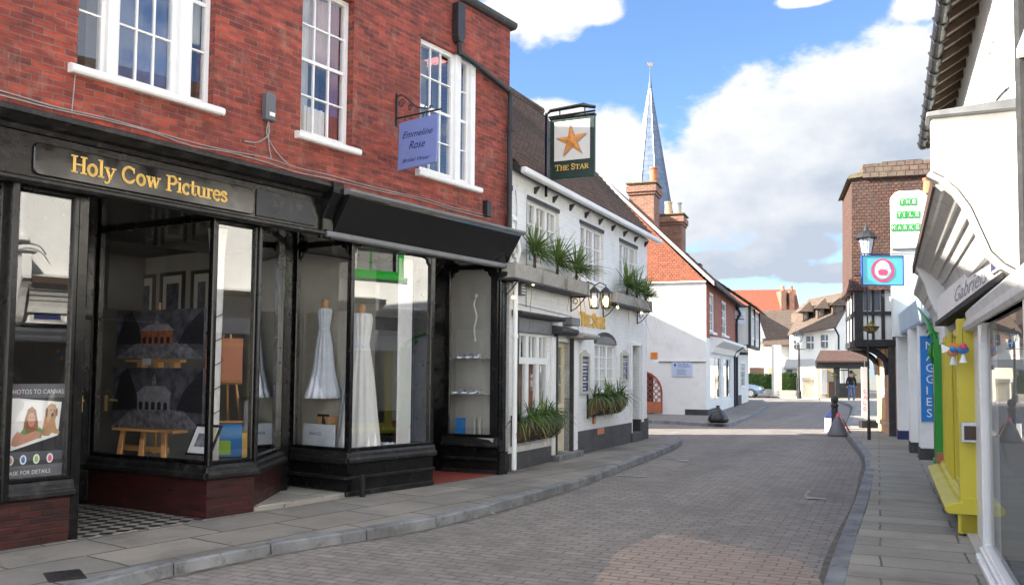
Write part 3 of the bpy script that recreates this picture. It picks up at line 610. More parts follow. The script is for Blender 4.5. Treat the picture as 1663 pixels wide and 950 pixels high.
# bridal entrance back: door
fD = RF.sub((-1.40, -1.5), (-.40, -1.5)); d2 = MB().wall(fD, 0, fD.L, 0.1, 3.2, -.06, 0, [(.12, fD.L - .12, 1.0, 2.2), (.12, fD.L - .12, 2.4, 3.05)]).build('shop_door', 'black_gloss', BL, bevel=.01)
MB().quad(*[fD.p(x, -.03, z) for x, z in ((.12, 1.), (fD.L - .12, 1.), (fD.L - .12, 3.05), (.12, 3.05))]).build('glass', 'shop_glass', d2)
fHx = RF.sub((-.40, -1.5), H_); MB().box(fHx, 0, fHx.L, -.06, 0, 0, 3.2).build('entrance_panel', 'black_gloss', BL)
a = uz(fHx, 722, 592, .01); MB().box(fHx, .28, .31, 0, .015, 1.42, 1.52).build('letter_plate', 'pure_white', BL)
# Holy Cow entrance: door and transom
fHD = RF.sub((-6.40, -1.98), (-5.28, -1.96)); L = fHD.L
dr = MB().wall(fHD, 0, L, .1, 2.15, -.06, 0, [(.12, L - .10, .75, 2.0)]).build('shop_door', 'black_gloss', BL, bevel=.01)
MB().box(fHD, .12, L - .1, -.05, -.02, .75, 2.0).build('door_panel', 'black_board', dr)
MB().wall(fHD, 0, L, 2.17, 3.25, -.06, .01, [(.10, L - .10, 2.28, 3.1)]).build('transom', 'black_gloss', BL, bevel=.01)
MB().quad(*[fHD.p(x, -.02, z) for x, z in ((.1, 2.28), (L - .1, 2.28), (L - .1, 3.1), (.1, 3.1))]).build('glass', 'shop_glass', BL)
a = uz(fHD, 133, 650, .03); h = MB().box(fHD, a[0] - .02, a[0] + .02, 0, .012, a[1] - .13, a[1] + .05)
h.tube([fHD.p(a[0], .012, a[1]), fHD.p(a[0], .06, a[1]), fHD.p(a[0] - .11, .06, a[1] - .01)], .011); h.build('handle', 'gold', dr)
h = MB().ball(fHD.p(a[0], .02, a[1] + .10), .018).build('lock', 'chrome', dr)
# soffit over the entrances
MB().box(RF, -16, -.22, -2.6, -.06, 3.16, 3.22).build('soffit', 'black_board', BL)
# corner posts
m = MB()
for q in (B_, C_, F2_): m.tube([RF.p(q[0], q[1] + .012, .62), RF.p(q[0], q[1] + .012, 3.18)], .022, 8)
for q in (D_, E_): m.box(RF, q[0] - .04, q[0] + .06, q[1] - .1, q[1] + .03, .0, 3.2)
m.build('corner_post', 'black_gloss', BL)
m = MB().plan(RF, [(D_[0], D_[1]), (D_[0] + .06, D_[1] + .02), (E_[0] - .02, E_[1] + .05), (E_[0], E_[1]), (E_[0], E_[1] - .3), (D_[0], D_[1] - .3)], 0, 3.2); m.build('pilaster', 'black_gloss', BL)
# right end pilaster with capital and base
m = MB().box(RF, -.22, -.02, -.06, .045, 0, .42).box(RF, -.20, -.04, -.06, .015, .42, 2.95).box(RF, -.22, -.0, -.06, .05, 2.95, 3.0).box(RF, -.20, -.03, -.05, .03, 3.0, 3.16).box(RF, -.16, -.12, .015, .03, .6, 2.8)
m.build('pilaster', 'black_gloss', BL, bevel=.008)
# fascia, cornice
MB().box(RF, -16, -3.72, -.06, .05, 3.19, 3.56).build('fascia', 'black_gloss', BL, bevel=.006)
MB().sweep(RF, [(-.0, 3.13), (.07, 3.13), (.095, 3.15), (.095, 3.175), (.06, 3.19), (0, 3.19)], -16, -3.70).build('fascia_bead', 'black_worn', BL)
MB().sweep(RF, [(0, 3.56), (.07, 3.56), (.09, 3.60), (.15, 3.615), (.22, 3.66), (.24, 3.665), (.24, 3.705), (.02, 3.78), (0, 3.78)], -16, -3.62).build('cornice', 'black_worn', BL, bevel=.004)
def rrect(u0, u1, z0, z1, r, n=5):
    P = []
    for cx, cz, a in ((u1 - r, z1 - r, 0), (u0 + r, z1 - r, 90), (u0 + r, z0 + r, 180), (u1 - r, z0 + r, 270)):
        P += [(cx + r * math.cos(R(a + 90 * k / n)), cz + r * math.sin(R(a + 90 * k / n))) for k in range(n + 1)]
    return P
fb = MB().prism(RF, rrect(-6.97, -4.72, 3.215, 3.49, .05), .05, .078).build('fascia_panel', 'black_board', BL, bevel=.008)
MB().prism(RF, [(-4.68, 3.215), (-3.86, 3.215), (-3.86, 3.30), (-3.90, 3.42), (-3.97, 3.50), (-4.68, 3.50)], .05, .070).build('fascia_panel', 'plinth_black', BL, bevel=.008)
serif('lettering', 'Holy Cow Pictures', RF.p(-6.66, .079, 3.293), RF.u, Vector((0, 0, 1)), RF.n, .145, 'gold', fb, width=1.60, wt=.17, wn=.085)
# scrolled console between the two shopfronts
MB().sweep(RF, [(0, 3.10), (.07, 3.10), (.10, 3.2), (.10, 3.32), (.16, 3.45), (.27, 3.60), (.27, 3.72), (0, 3.78)], -3.78, -3.62).build('console', 'black_gloss', BL, bevel=.01)
MB().sweep(RF, [(-.06, 3.15), (.06, 3.15), (.085, 3.20), (.33, 3.58), (.33, 3.60), (-.06, 3.60)], -3.6, -.14).build('fascia', 'black_board', BL)
MB().sweep(RF, [(0, 3.12), (.095, 3.12), (.11, 3.14), (.105, 3.19), (0, 3.19)], -3.72, -.12).build('fascia_bead', 'grey_lead', BL, bevel=.004)  # grey colour puts the sky's reflection into this bead
MB().sweep(RF, [(0, 3.60), (.33, 3.60), (.37, 3.63), (.37, 3.655), (.33, 3.67), (0, 3.73)], -3.62, -.06).build('cornice', 'grey_lead', BL, bevel=.004)
MB().sweep(RF, [(0, 2.98), (.10, 3.0), (.12, 3.03), (.12, 3.07), (0, 3.08)], -.24, .02).build('capital', 'black_worn', BL)
# floors of the entrances, step
MB().plan(RF, [(-6.5, -2.0), (-5.26, -2.0), (-5.09, -.06), (-6.5, -.06)], .05, .101).build('entrance_floor', 'chequer_tiles', BL)
MB().plan(RF, [(-1.7, -.02), (-1.35, -1.52), (-.35, -1.52), (-.22, -.02)], .05, .103).build('entrance_floor', 'tile_red', BL)
MB().plan(RF, [(-4.50, -.10), (-3.51, -.86), (-3.15, -1.1), (-3.10, -.12), (-3.3, -.06), (-4.1, -.04)], .05, .15).build('step', 'right_slabs', BL, bevel=.012)
# interiors
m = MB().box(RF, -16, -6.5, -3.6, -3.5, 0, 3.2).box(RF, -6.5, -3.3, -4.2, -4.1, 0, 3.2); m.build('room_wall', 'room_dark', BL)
MB().box(RF, -3.34, -3.26, -4.1, -1.15, 0, 3.2).build('partition', 'room_mid', BL)
MB().plan(RF, [(-5.22, -2.1), (-5.05, -.14), (-4.53, -.14), (-3.56, -.86), (-3.34, -1.1), (-3.34, -2.1)], .5, .58).build('window_platform', 'room_pale', BL)
MB().plan(RF, [(-3.20, -1.3), (-3.1, -.15), (-1.74, -.06), (-1.5, -1.3)], .5, .60).build('window_platform', 'room_pale', BL)
MB().box(RF, -3.22, -1.4, -1.42, -1.36, .55, 3.15).build('display_back', 'room_mid', BL)
MB().plan(RF, [(-.38, -.9), (-.26, -.06), (0.02, -.06), (0.02, -1.2), (-.3, -1.2)], .5, .62).build('window_platform', 'room_pale', BL)
MB().box(RF, -.10, -.05, -1.2, -.06, .6, 3.15).box(RF, -.35, 0, -1.25, -1.2, .6, 3.15).build('cabinet_back', 'room_pale', BL)
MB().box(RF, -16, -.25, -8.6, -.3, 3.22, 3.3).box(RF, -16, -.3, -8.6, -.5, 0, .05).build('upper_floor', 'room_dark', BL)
# rainwater pipe from the parapet
hp = [uz(RF, x, y, .08) for x, y in ((748, 18), (752, 78), (767, 100), (820, 140), (822, 150), (820, 345))]
m = MB(); (a, b) = hp[0]; 
m.prism(RF, [(a - .09, b + .1), (a + .07, b + .1), (a + .07, b - .38), (a + .03, b - .46), (a - .06, b - .46), (a - .09, b - .38)], 0, .12)
m.build('hopper', 'iron', BL, bevel=.01)
P = [(a - .01, b - .44), (a + .0, b - .6), (hp[2][0], hp[2][1]), (-.12, hp[3][1] - .05), (-.085, hp[4][1] - .1), (-.085, 3.74)]
m = MB().tube([RF.p(x, .075, z) for x, z in P], .042, 10)
for z in (4.3, 5.2): m.tube([RF.p(-.085, .075, z), RF.p(-.085, .075, z + .07)], .055, 10)
m.build('downpipe', 'iron', BL)
a = uz(RF, 792, 335, .05); MB().box(RF, a[0] - .05, a[0] + .05, 0, .09, a[1] - .16, a[1] + .08).build('floodlight', 'iron', BL, bevel=.01)
# cream pipe down the joint with the pub
m = MB(); m.tube(cascade([RF.p(-.02, .06, 3.95), RF.p(-.0, .08, 3.72), RF.p(.03, .14, 3.60)] ) + [RF.p(.06, .16, 3.4), RF.p(.06, .10, 3.2), RF.p(.06, .10, .15)], .038, 10)
for z in (2.1, 3.3, 3.85): m.tube([RF.p(.05 if z < 3.8 else -.01, .10, z), RF.p(.05 if z < 3.8 else 0., .10, z + .06)], .055, 10)
m.build('waste_pipe', 'white_gloss', BL)
# post box of the bridal shop riser
a = uz(RF, 580, 790, .05); MB().tube([RF.p(-3.03, .05, 0.1), RF.p(-3.03, .05, .36)], .035, 8).build('vent_pipe', 'black_worn', BL)

# --- alarm box, cables
a = uz(RF, 438, 175, .05)
al = thing('alarm_box', 'small grey box on the red brick wall with cables dropping to the black cornice', 'alarm box', tuple(RF.p(a[0], 0, a[1] - .16)))
MB().box(RF, a[0] - .07, a[0] + .06, 0, .09, a[1] - .15, a[1] + .15).build('casing', 'plastic_grey', al, bevel=.012)
MB().box(RF, a[0] - .03, a[0] + .04, .09, .093, a[1] - .10, a[1] - .06).build('label', 'white_gloss', al)
m = MB(); rnd = random.Random(4)
m.tube(cascade([RF.p(a[0], .03, a[1] - .15), RF.p(a[0] + .02, .02, a[1] - .28), RF.p(a[0] - .12, .02, a[1] - .40), RF.p(a[0] - .3, .03, a[1] - .43)]), .007, 6)
m.tube(cascade([RF.p(a[0], .03, a[1] - .15), RF.p(a[0] + .0, .02, a[1] - .3), RF.p(a[0] + .14, .02, a[1] - .46), RF.p(a[0] + .3, .05, a[1] - .58)]), .007, 6)
m.tube(cascade([RF.p(a[0] + .02, .03, a[1] - .15), RF.p(a[0] + .02, .02, a[1] - .35), RF.p(a[0] + .06, .02, a[1] - .54)]), .006, 6)
for zz, s in ((3.80, 1), (3.83, 2)):
    P = [RF.p(-9.5 + .45 * k, .02, zz + rnd.uniform(-.012, .02) + (.02 if k % 3 else 0)) for k in range(21)]
    m.tube(cascade(P, 3), .006, 5)
m.tube([RF.p(-6.62, .02, 4.2), RF.p(-6.64, .02, 3.82)], .005, 5)
m.build('cable', 'cable', al)

# --- hanging bridal sign
so = RF.p(-2.5, 0, 4.1)
hs = thing('hanging_sign', 'blue bridal shop sign hanging from a curly black iron bracket on the red brick wall', 'sign', tuple(so))
SF = Fr((so.x, so.y), 0, -1); SF.u = RF.n.copy(); SF.n = Vector((SF.u.y, -SF.u.x, 0))     # faces back up the street
if SF.n.y > 0: SF.n = -SF.n
m = MB().box(SF, -.0, .025, -.012, .012, 4.70, 5.12); m.tube([SF.p(0, 0, 4.80), SF.p(.76, 0, 4.80)], .011, 6)
m.tube(cascade([SF.p(.02, 0, 5.08), SF.p(.10, 0, 5.09), SF.p(.22, 0, 5.0), SF.p(.34, 0, 4.9), SF.p(.46, 0, 4.86), SF.p(.56, 0, 4.84)]), .009, 6)
for cx, cz, r in ((.10, 4.98, .06), (.24, 4.90, .045), (.50, 4.86, .035), (.58, 4.85, .03)):
    m.tube([SF.p(cx + (r - k * .003) * math.cos(k * .6), 0, cz + (r - k * .003) * math.sin(k * .6)) for k in range(14)], .007, 5)
for x in (.16, .46): m.tube([SF.p(x, 0, 4.80), SF.p(x, 0, 4.72)], .008, 6)
m.build('bracket', 'iron', hs)
bd = MB().prism(SF, [(.05, 4.12), (.69, 4.15), (.71, 4.75), (.07, 4.73)], -.012, .012).build('board', 'sign_blue', hs, bevel=.006)
Z = Vector((0, 0, 1)); up = (Z + SF.u * .02).normalized()
plain('lettering', 'Emmeline', SF.p(.13, .013, 4.52), SF.u, Z, SF.n, .085, 'sign_ink', bd, width=.50, shear=.45)
plain('lettering', 'Rose', SF.p(.24, .013, 4.37), SF.u, Z, SF.n, .10, 'sign_ink', bd, width=.27, shear=.45)
plain('lettering', 'Bridal Wear', SF.p(.14, .013, 4.21), SF.u, Z, SF.n, .05, 'sign_ink', bd, width=.45, shear=.35)

# ------------------------------------------------------------------ things in the shop windows
# poster in the left window
PF = f0; pu0, pu1 = .055, f0.L - .05; pn = -.055
ps = thing('poster', 'dark canvas print poster with a girl and a dog in the left shop window', 'poster', tuple(PF.p(pu0, pn, .66)))
MB().prism(PF, [(pu0, .66), (pu1, .66), (pu1, 1.46), (pu0, 1.46)], pn - .01, pn).build('backing', 'poster_dark', ps)
MB().prism(PF, [(pu0, 1.34), (pu1, 1.34), (pu1, 1.46), (pu0, 1.46)], pn, pn + .002).prism(PF, [(pu0, .67), (pu1, .67), (pu1, .77), (pu0, .77)], pn, pn + .002).build('band', 'poster_band', ps)
pw = pu1 - pu0
def poly(name, m, pts, k):
    MB().prism(PF, [(pu0 + pw * x, .66 + .8 * y) for x, y in pts], pn, pn + .002 + .0012 * k).build(name, m, ps)
poly('photo', 'pure_white', [(.02, .29), (.90, .44), (.95, .80), (.02, .86)], 0)
def ell(cx, cy, rx, ry, n=14): return [(cx + rx * math.cos(2 * math.pi * k / n), cy + ry * math.sin(2 * math.pi * k / n)) for k in range(n)]
poly('hair', 'hair_fair', [(.26, .44), (.30, .62), (.35, .73), (.42, .76), (.49, .72), (.53, .60), (.56, .44), (.45, .41)], 1)
poly('top', 'poster_green', [(.20, .46), (.30, .54), (.36, .44), (.50, .43), (.56, .54), (.62, .50), (.60, .42), (.30, .40)], 2)
poly('arms', 'poster_skin', [(.08, .36), (.15, .34), (.55, .42), (.60, .47), (.50, .50), (.30, .46), (.18, .50), (.10, .43)], 3)
poly('face', 'poster_skin', ell(.415, .62, .062, .078), 4)
poly('eye', 'poster_dark', ell(.395, .64, .008, .008, 8), 5); poly('eye', 'poster_dark', ell(.44, .64, .008, .008, 8), 5); poly('mouth', 'pink', [(.392, .59), (.44, .59), (.428, .575), (.404, .575)], 5)
poly('dog', 'fur', [(.60, .46), (.66, .68), (.70, .76), (.76, .79), (.84, .77), (.87, .69), (.84, .60), (.86, .52), (.93, .48), (.92, .45), (.78, .47), (.74, .44), (.64, .44)], 1)
poly('dog_ear', 'hair_fair', ell(.685, .69, .025, .05), 2); poly('dog_ear', 'hair_fair', ell(.86, .69, .02, .045), 2)
poly('dog_nose', 'poster_dark', ell(.785, .665, .018, .02), 3); poly('dog_eye', 'poster_dark', ell(.755, .715, .01, .012, 8), 3); poly('dog_eye', 'poster_dark', ell(.815, .712, .01, .012, 8), 3)
for i, (x, m) in enumerate(((.08, 'salmon'), (.30, 'azure'), (.53, 'lime'), (.77, 'pink'))):
    poly('badge', 'pure_white', ell(x, .20, .058, .052), 0); poly('badge', m, ell(x, .20, .034, .034), 1)
plain('lettering', 'PHOTOS TO CANVAS', PF.p(pu0 + .012, pn + .004, 1.375), PF.u, Z, PF.n, .04, 'pure_white', ps, width=pw * .95)
plain('lettering', 'ASK FOR DETAILS', PF.p(pu0 + .03, pn + .004, .695), PF.u, Z, PF.n, .035, 'pure_white', ps, width=pw * .72)

# canvases on ledges behind the angled pane
CF = RF.sub((-4.92, -2.05), (-4.74, -.45))
def canvas(lbl, px0, px1, y0, y1, hallm, skym, off):
    a = uz(CF, px0, y1, off); b = uz(CF, px1, y0, off); u0, u1, z0, z1 = a[0], b[0], a[1], b[1]; w, h = u1 - u0, z1 - z0
    t = thing('canvas_print', lbl, 'picture', tuple(CF.p(u0, off, z0)), 'canvas prints in the angled shop window')
    MB().box(CF, u0, u1, off - .03, off, z0, z1).build('canvas', skym, t)
    def q(name, m, pts, k): MB().prism(CF, [(u0 + w * x, z0 + h * y) for x, y in pts], off, off + .002 + k * .0012).build(name, m, t)
    q('street', 'art_grey', [(.0, .0), (1, .0), (.8, .32), (.25, .32)], 0)
    q('trees', 'art_tree', [(.0, .28), (.10, .9), (.18, 1.), (.28, .6), (.30, .30)], 0); q('houses', 'art_tree', [(.72, .30), (.80, .62), (1, 1), (1, .28)], 0)
    q('town_hall', hallm, [(.30, .30), (.66, .30), (.66, .58), (.30, .58)], 1); q('hall_roof', 'art_pale', [(.28, .57), (.68, .57), (.60, .70), (.38, .70)], 2); q('turret', 'art_grey', [(.46, .69), (.50, .69), (.50, .82), (.48, .92), (.46, .82)], 1)
    for k in range(5): q('arch', 'art_tree', [(.32 + k * .068, .31), (.36 + k * .068, .31), (.36 + k * .068, .42), (.34 + k * .068, .45), (.32 + k * .068, .42)], 2)
    return t
canvas('framed print of a red brick town hall in the angled shop window, upper of two', 188, 332, 500, 582, 'art_brick', 'art_dark', .0)
canvas('grey print of a white town hall in the angled shop window, lower of two', 180, 330, 598, 692, 'art_pale', 'art_dark', .02)
a = uz(CF, 210, 588, .04); b = uz(CF, 300, 583, .04)
tr = thing('easel_tray', 'pale wooden tray of the easel between the two town hall prints', 'easel', tuple(CF.p(a[0], .04, .6)))
m = MB().box(CF, a[0], b[0], .02, .10, a[1] - .0, a[1] + .03)
for k in range(3): m.box(CF, a[0] + (b[0] - a[0]) * (.2 + .3 * k), a[0] + (b[0] - a[0]) * (.28 + .3 * k), .0, .08, a[1] - .06, a[1])
m.build('tray', 'pine_wood', tr)
MB().box(CF, a[0] + .3, a[0] + .44, .10, .103, a[1] - .03, a[1] + .04).build('price_card', 'tulle', tr)
MB().box(CF, a[0] + .34, a[0] + .38, -.06, -.035, .6, 2.35).build('post', 'pine_wood', tr)
a = uz(CF, 195, 693, .25); b = uz(CF, 290, 745, .25)
bn = thing('wooden_trestle', 'small pale pine trestle stool standing in the angled shop window', 'stool', tuple(CF.p(a[0], .25, .58)))
u0, u1 = a[0], b[0]; z1 = a[1]
MB().box(CF, u0 - .02, u1 + .02, .16, .34, z1 - .03, z1).build('seat', 'pine_wood', bn, bevel=.004)
for s in (.14, .5, .86):
    x = u0 + (u1 - u0) * s; MB().loft([CF.p(x - .035 + (s - .5) * -.04, .30, z1 - .03), CF.p(x + .035 + (s - .5) * -.04, .30, z1 - .03), CF.p(x + .035 + (s - .5) * -.04, .33, z1 - .03), CF.p(x - .035 + (s - .5) * -.04, .33, z1 - .03)],
        [CF.p(x - .035 + (s - .5) * .06, .33, .585), CF.p(x + .035 + (s - .5) * .06, .33, .585), CF.p(x + .035 + (s - .5) * .06, .36, .585), CF.p(x - .035 + (s - .5) * .06, .36, .585)]).build('leg', 'pine_wood', bn, bevel=.003)
MB().box(CF, u0 + .08, u1 - .08, .305, .33, z1 - .24, z1 - .18).build('rail', 'pine_wood', bn)
a = uz(CF, 300, 738, .30); b = uz(CF, 332, 690, .30)
pf = thing('picture_frame', 'small black frame with a white mount leaning by the pine trestle', 'picture', tuple(CF.p(a[0], .3, .59)))
fz0, fz1 = a[1], b[1]
def lean(u, z, n): return CF.p(u + (z - fz0) * .25, n - (z - fz0) * .25, z)
for nm, mt, g0, k in (('frame', 'iron', 0, 0), ('mount', 'pure_white', .025, .006), ('print', 'art_grey', .09, .008)):
    q = [(a[0] + g0, fz0 + g0), (a[0] + .36 - g0, fz0 + g0), (a[0] + .36 - g0, fz1 - g0), (a[0] + g0, fz1 - g0)]
    MB().loft([lean(x, z, .28) for x, z in q], [lean(x, z, .30 + k) for x, z in q]).build(nm, mt, pf)
# framed pictures on the partition behind
PT = RF.sub((-3.345, -4.0), (-3.345, -1.2))
for k, (x0, x1, y0, y1, lb) in enumerate(((210, 252, 445, 540, 'leftmost of three dark framed pictures on the wall inside the photo shop'), (258, 300, 440, 540, 'middle of three dark framed pictures on the wall inside the photo shop'), (308, 344, 437, 545, 'rightmost of three dark framed pictures on the wall inside the photo shop'))):
    a = uz(PT, x0, y1, .02); b = uz(PT, x1, y0, .02); t = thing('wall_picture', lb, 'picture', tuple(PT.p(a[0], .0, a[1])), 'framed pictures inside the photo shop')
    MB().wall(PT, a[0], b[0], a[1], b[1], -.0, .03, [(a[0] + .05, b[0] - .05, a[1] + .05, b[1] - .05)]).build('frame', 'dark_wood', t)
    MB().box(PT, a[0] + .05, b[0] - .05, 0, .01, a[1] + .05, b[1] - .05).build('mount', 'room_pale', t); MB().box(PT, a[0] + .14, b[0] - .14, .01, .013, a[1] + .16, b[1] - .16).build('print', 'art_dark', t)
# white display column wound with black cable
cx = RF.p(-4.86, -.33, .58)
t = thing('display_column', 'white column wound with black cable behind the narrow front shop pane', 'column', tuple(cx))
MB().lathe(cx, [(.075, 0), (.065, .5), (.068, 1.4), (.075, 2.2), (.10, 2.5)], 14).build('column', 'white_cloth', t, smooth=True)
MB().tube([cx + Vector((.082 * math.cos(k * .55), .082 * math.sin(k * .55), .1 + k * .022)) for k in range(72)], .005, 5).build('cable', 'iron', t)
# easel with paintings behind the second pane
e = RF.p(-4.35, -.85, .58); EF_ = Fr((e.x, e.y), 80, -1)
t = thing('display_easel', 'tall pine easel holding small paintings beside the white cable column', 'easel', tuple(e))
m = MB()
for a0, a1 in ((-.25, -.04), (.25, .04)): m.tube([EF_.p(a0, .0, .58), EF_.p(a1, -.1, 2.0)], .018, 4)
m.tube([EF_.p(0, -.45, .58), EF_.p(0, -.12, 1.95)], .018, 4); m.tube([EF_.p(-.22, .02, 1.0), EF_.p(.22, .02, 1.0)], .02, 4); m.tube([EF_.p(-.2, .02, 1.45), EF_.p(.2, .02, 1.45)], .02, 4); m.build('frame', 'pine_wood', t)
MB().box(EF_, -.22, .22, .03, .05, .62, .98).build('painting', 'azure', t); MB().box(EF_, -.15, .10, .05, .053, .64, .8).build('meadow', 'lime', t)
MB().box(EF_, -.2, .2, .02, .04, 1.47, 1.95).build('painting', 'salmon', t)
for k, (u0, n, ww, hh, lbl, m_) in enumerate(((.62, -.34, .42, .70, 'framed grey landscape standing behind the third photo shop pane', 'art_pale'), (.30, -.20, .26, .32, 'small gilt framed ochre picture on the floor behind the third photo shop pane', 'pale_pot'))):
    t = thing('framed_painting', lbl, 'picture', tuple(fCD.p(u0, n, .58))); MB().wall(fCD, u0, u0 + ww, .58, .58 + hh, n - .02, n + .03, [(u0 + .04, u0 + ww - .04, .62, .54 + hh)]).build('frame', 'gold' if k else 'dark_wood', t); MB().box(fCD, u0 + .04, u0 + ww - .04, n - .01, n + .01, .62, .54 + hh).build('painting', m_, t)
# bridal window
def lathe_dress(base, h, sh, lbl, sx=1., mt='white_cloth', train=.0, wave=.08):
    t = thing('wedding_dress', lbl, 'dress', tuple(base), 'wedding dresses in the bridal shop window')
    prof = [(.25 + train, 0), (.235 + train * .7, .1), (.20, .45), (.165, .8), (.12, 1.02), (.10, 1.10), (.125, 1.25), (.14, 1.36), (.12, 1.42)]
    MB().lathe(base, [(r * sh * (1 + .10 * max(0, 1 - z / .8)), z * h / 1.45) for r, z in prof], 60, 1, 1, wave, 13).build('skirt_and_bodice', mt, t, smooth=True)
    MB().lathe(Vector(base) + Vector((0, 0, 1.42 * h / 1.45)), [(.05, -.02), (.045, .06), (.048, .1), (.01, .12)], 12).build('neck_cap', 'pine_wood', t, smooth=True)
    MB().lathe(Vector(base) + Vector((0, 0, 1.07 * h / 1.45)), [(.107 * sh, -.02), (.112 * sh, 0), (.107 * sh, .03)], 20).build('sash', 'tulle', t, smooth=True)
    return t
lathe_dress(RF.p(-2.70, -.34, .60), 1.75, .95, 'long white lace wedding dress beside the corner post of the bridal window')
lathe_dress(RF.p(-2.25, -.85, .60), 1.60, 1.1, 'cream wedding dress standing deeper inside the bridal window', mt='curtain')
lathe_dress(RF.p(-2.97, -.72, 1.25), 1.15, .62, 'short white tulle dress raised on a stand behind the narrow bridal pane', mt='tulle', train=.08)
m = MB()
K = 26; P = [(-2.80 + .03 * (k / K), -1.30 + .80 * k / K) for k in range(K + 1)]
for k in range(K):
    a, b = P[k], P[k + 1]; s = lambda j: .03 * (j % 2); m.quad(RF.p(a[0] + s(k), a[1], .62), RF.p(b[0] + s(k + 1), b[1], .62), RF.p(b[0] + s(k + 1), b[1], 2.35), RF.p(a[0] + s(k), a[1], 2.35))
m.build('pleated_curtain', 'curtain', smooth=True, label='cream pleated curtain hanging behind the narrow pane of the bridal window', cat='curtain')
m = MB(); a, b = (-1.95, -.25), (-1.72, -.18)
for k in range(10):
    u0 = -2.02 + .028 * k; m.quad(RF.p(u0, -.35 + .02 * (k % 2), .62), RF.p(u0 + .028, -.35 + .02 * ((k + 1) % 2), .62), RF.p(u0 + .028, -.35 + .02 * ((k + 1) % 2), 3.1), RF.p(u0, -.35 + .02 * (k % 2), 3.1))
m.build('side_curtain', 'white_cloth', smooth=True, label='pale full-height curtain at the right end of the bridal window', cat='curtain')
a = uz(fEF, 492, 725, -.12); b = uz(fEF, 543, 690, -.12)
t = thing('display_board', 'white name board at the foot of the tulle dress', 'board', tuple(fEF.p(a[0], -.12, .6)))
MB().box(fEF, a[0], b[0], -.14, -.12, .64, b[1]).build('board', 'tulle', t); plain('lettering', 'BIANCA', fEF.p(a[0] + .12, -.119, .79), fEF.u, Z, fEF.n, .04, 'sign_ink', t, width=.2)
t = thing('gift_box', 'small brown box tied with a black ribbon bow on the white board', 'box', tuple(fEF.p(a[0] + .25, -.2, .9)))
MB().box(fEF, a[0] + .20, a[0] + .38, -.34, -.17, .62, 1.02).build('box', 'pine_wood', t)
m = MB().box(fEF, a[0] + .28, a[0] + .31, -.17, -.165, .88, 1.02).box(fEF, a[0] + .20, a[0] + .40, -.175, -.163, 1.02, 1.05); m.loft([fEF.p(a[0] + .29, -.165, 1.02), fEF.p(a[0] + .33, -.165, 1.0), fEF.p(a[0] + .33, -.16, 1.0), fEF.p(a[0] + .29, -.16, 1.02)], [fEF.p(a[0] + .36, -.165, .8), fEF.p(a[0] + .40, -.165, .8), fEF.p(a[0] + .40, -.16, .8), fEF.p(a[0] + .36, -.16, .8)]); m.build('ribbon', 'black_cloth', t)
m = MB(); rnd = random.Random(9)
for k in range(16):
    a0 = R(-70 + 150 * k / 16); a1 = R(-70 + 150 * (k + 1) / 16); c0 = RF.p(-2.70, -.34, .62)
    def V_(a, z): rr = .10 + .20 * (1 - z) + .015 * math.sin(a * 14); return c0 - RF.n * rr * math.cos(a) + RF.u * rr * math.sin(a) + Z * (z * 1.55)
    for j in range(8): m.quad(V_(a0, j / 8), V_(a1, j / 8), V_(a1, (j + 1) / 8), V_(a0, (j + 1) / 8))
m.build('bridal_veil', 'tulle', smooth=True, label='long pale veil falling behind the white lace wedding dress', cat='veil')
m = MB(); 
for k in range(7): m.ball(RF.p(-2.55 + .05 * k + .02 * (k % 2), -.2 - .03 * (k % 3), .64), .045, 8)
m.build('tulle_bundle', 'tulle', smooth=True, label='crumpled white tulle lying on the floor of the bridal window', cat='fabric')
# shoe cabinet
m = MB()
for z in (1.25, 1.78): m.plan(RF, [(-.36, -.8), (-.24, -.12), (-.06, -.12), (-.06, -1.1), (-.3, -1.1)], z, z + .012)
m.build('glass_shelves', 'chrome', BL)
def shoe(p, d, lbl):
    t = thing('bridal_shoe', lbl, 'shoe', tuple(p), 'white shoes on the cabinet shelves')
    d = Vector(d).normalized(); e = Vector((-d.y, d.x, 0)); m = MB(); prev = None
    for s, w, z0, z1 in ((0, .022, .055, .085), (.05, .026, .045, .06), (.1, .024, .012, .028), (.15, .030, .0, .03), (.19, .022, 0, .022), (.205, .006, 0, .01)):
        r = [p + d * s + e * w + Z * z0, p + d * s - e * w + Z * z0, p + d * s - e * w * .8 + Z * z1, p + d * s + e * w * .8 + Z * z1]
        if prev: m.loft(prev, r)
        prev = r
    m.build('upper', 'tulle', t, smooth=True); MB().tube([p + d * .01 + Z * .06, p + Z * 0], [.010, .006], 6).build('heel', 'pure_white', t); return t
for k, n in enumerate((-.68, -.52, -.36)):
    shoe(RF.p(-.19, n, 1.262), -RF.u - RF.n * .3, ['left white heeled shoe on the lower glass shelf of the cabinet', 'middle white heeled shoe on the lower glass shelf of the cabinet', 'right white heeled shoe on the lower glass shelf of the cabinet'][k])
    shoe(RF.p(-.19, n, 1.792), -RF.u + RF.n * .2, ['left white heeled shoe on the upper glass shelf of the cabinet', 'middle white heeled shoe on the upper glass shelf of the cabinet', 'right white heeled shoe on the upper glass shelf of the cabinet'][k])
t = thing('figurine', 'slender white dancing figurine above the shoe shelves', 'figurine', tuple(RF.p(-.2, -.45, 2.1)))
MB().tube(cascade([RF.p(-.2, -.45, 2.05), RF.p(-.2, -.47, 2.25), RF.p(-.2, -.43, 2.42), RF.p(-.2, -.48, 2.6), RF.p(-.2, -.44, 2.72)]), .016, 6).build('body', 'pure_white', t); MB().ball(RF.p(-.2, -.44, 2.74), .03).build('head', 'pure_white', t)
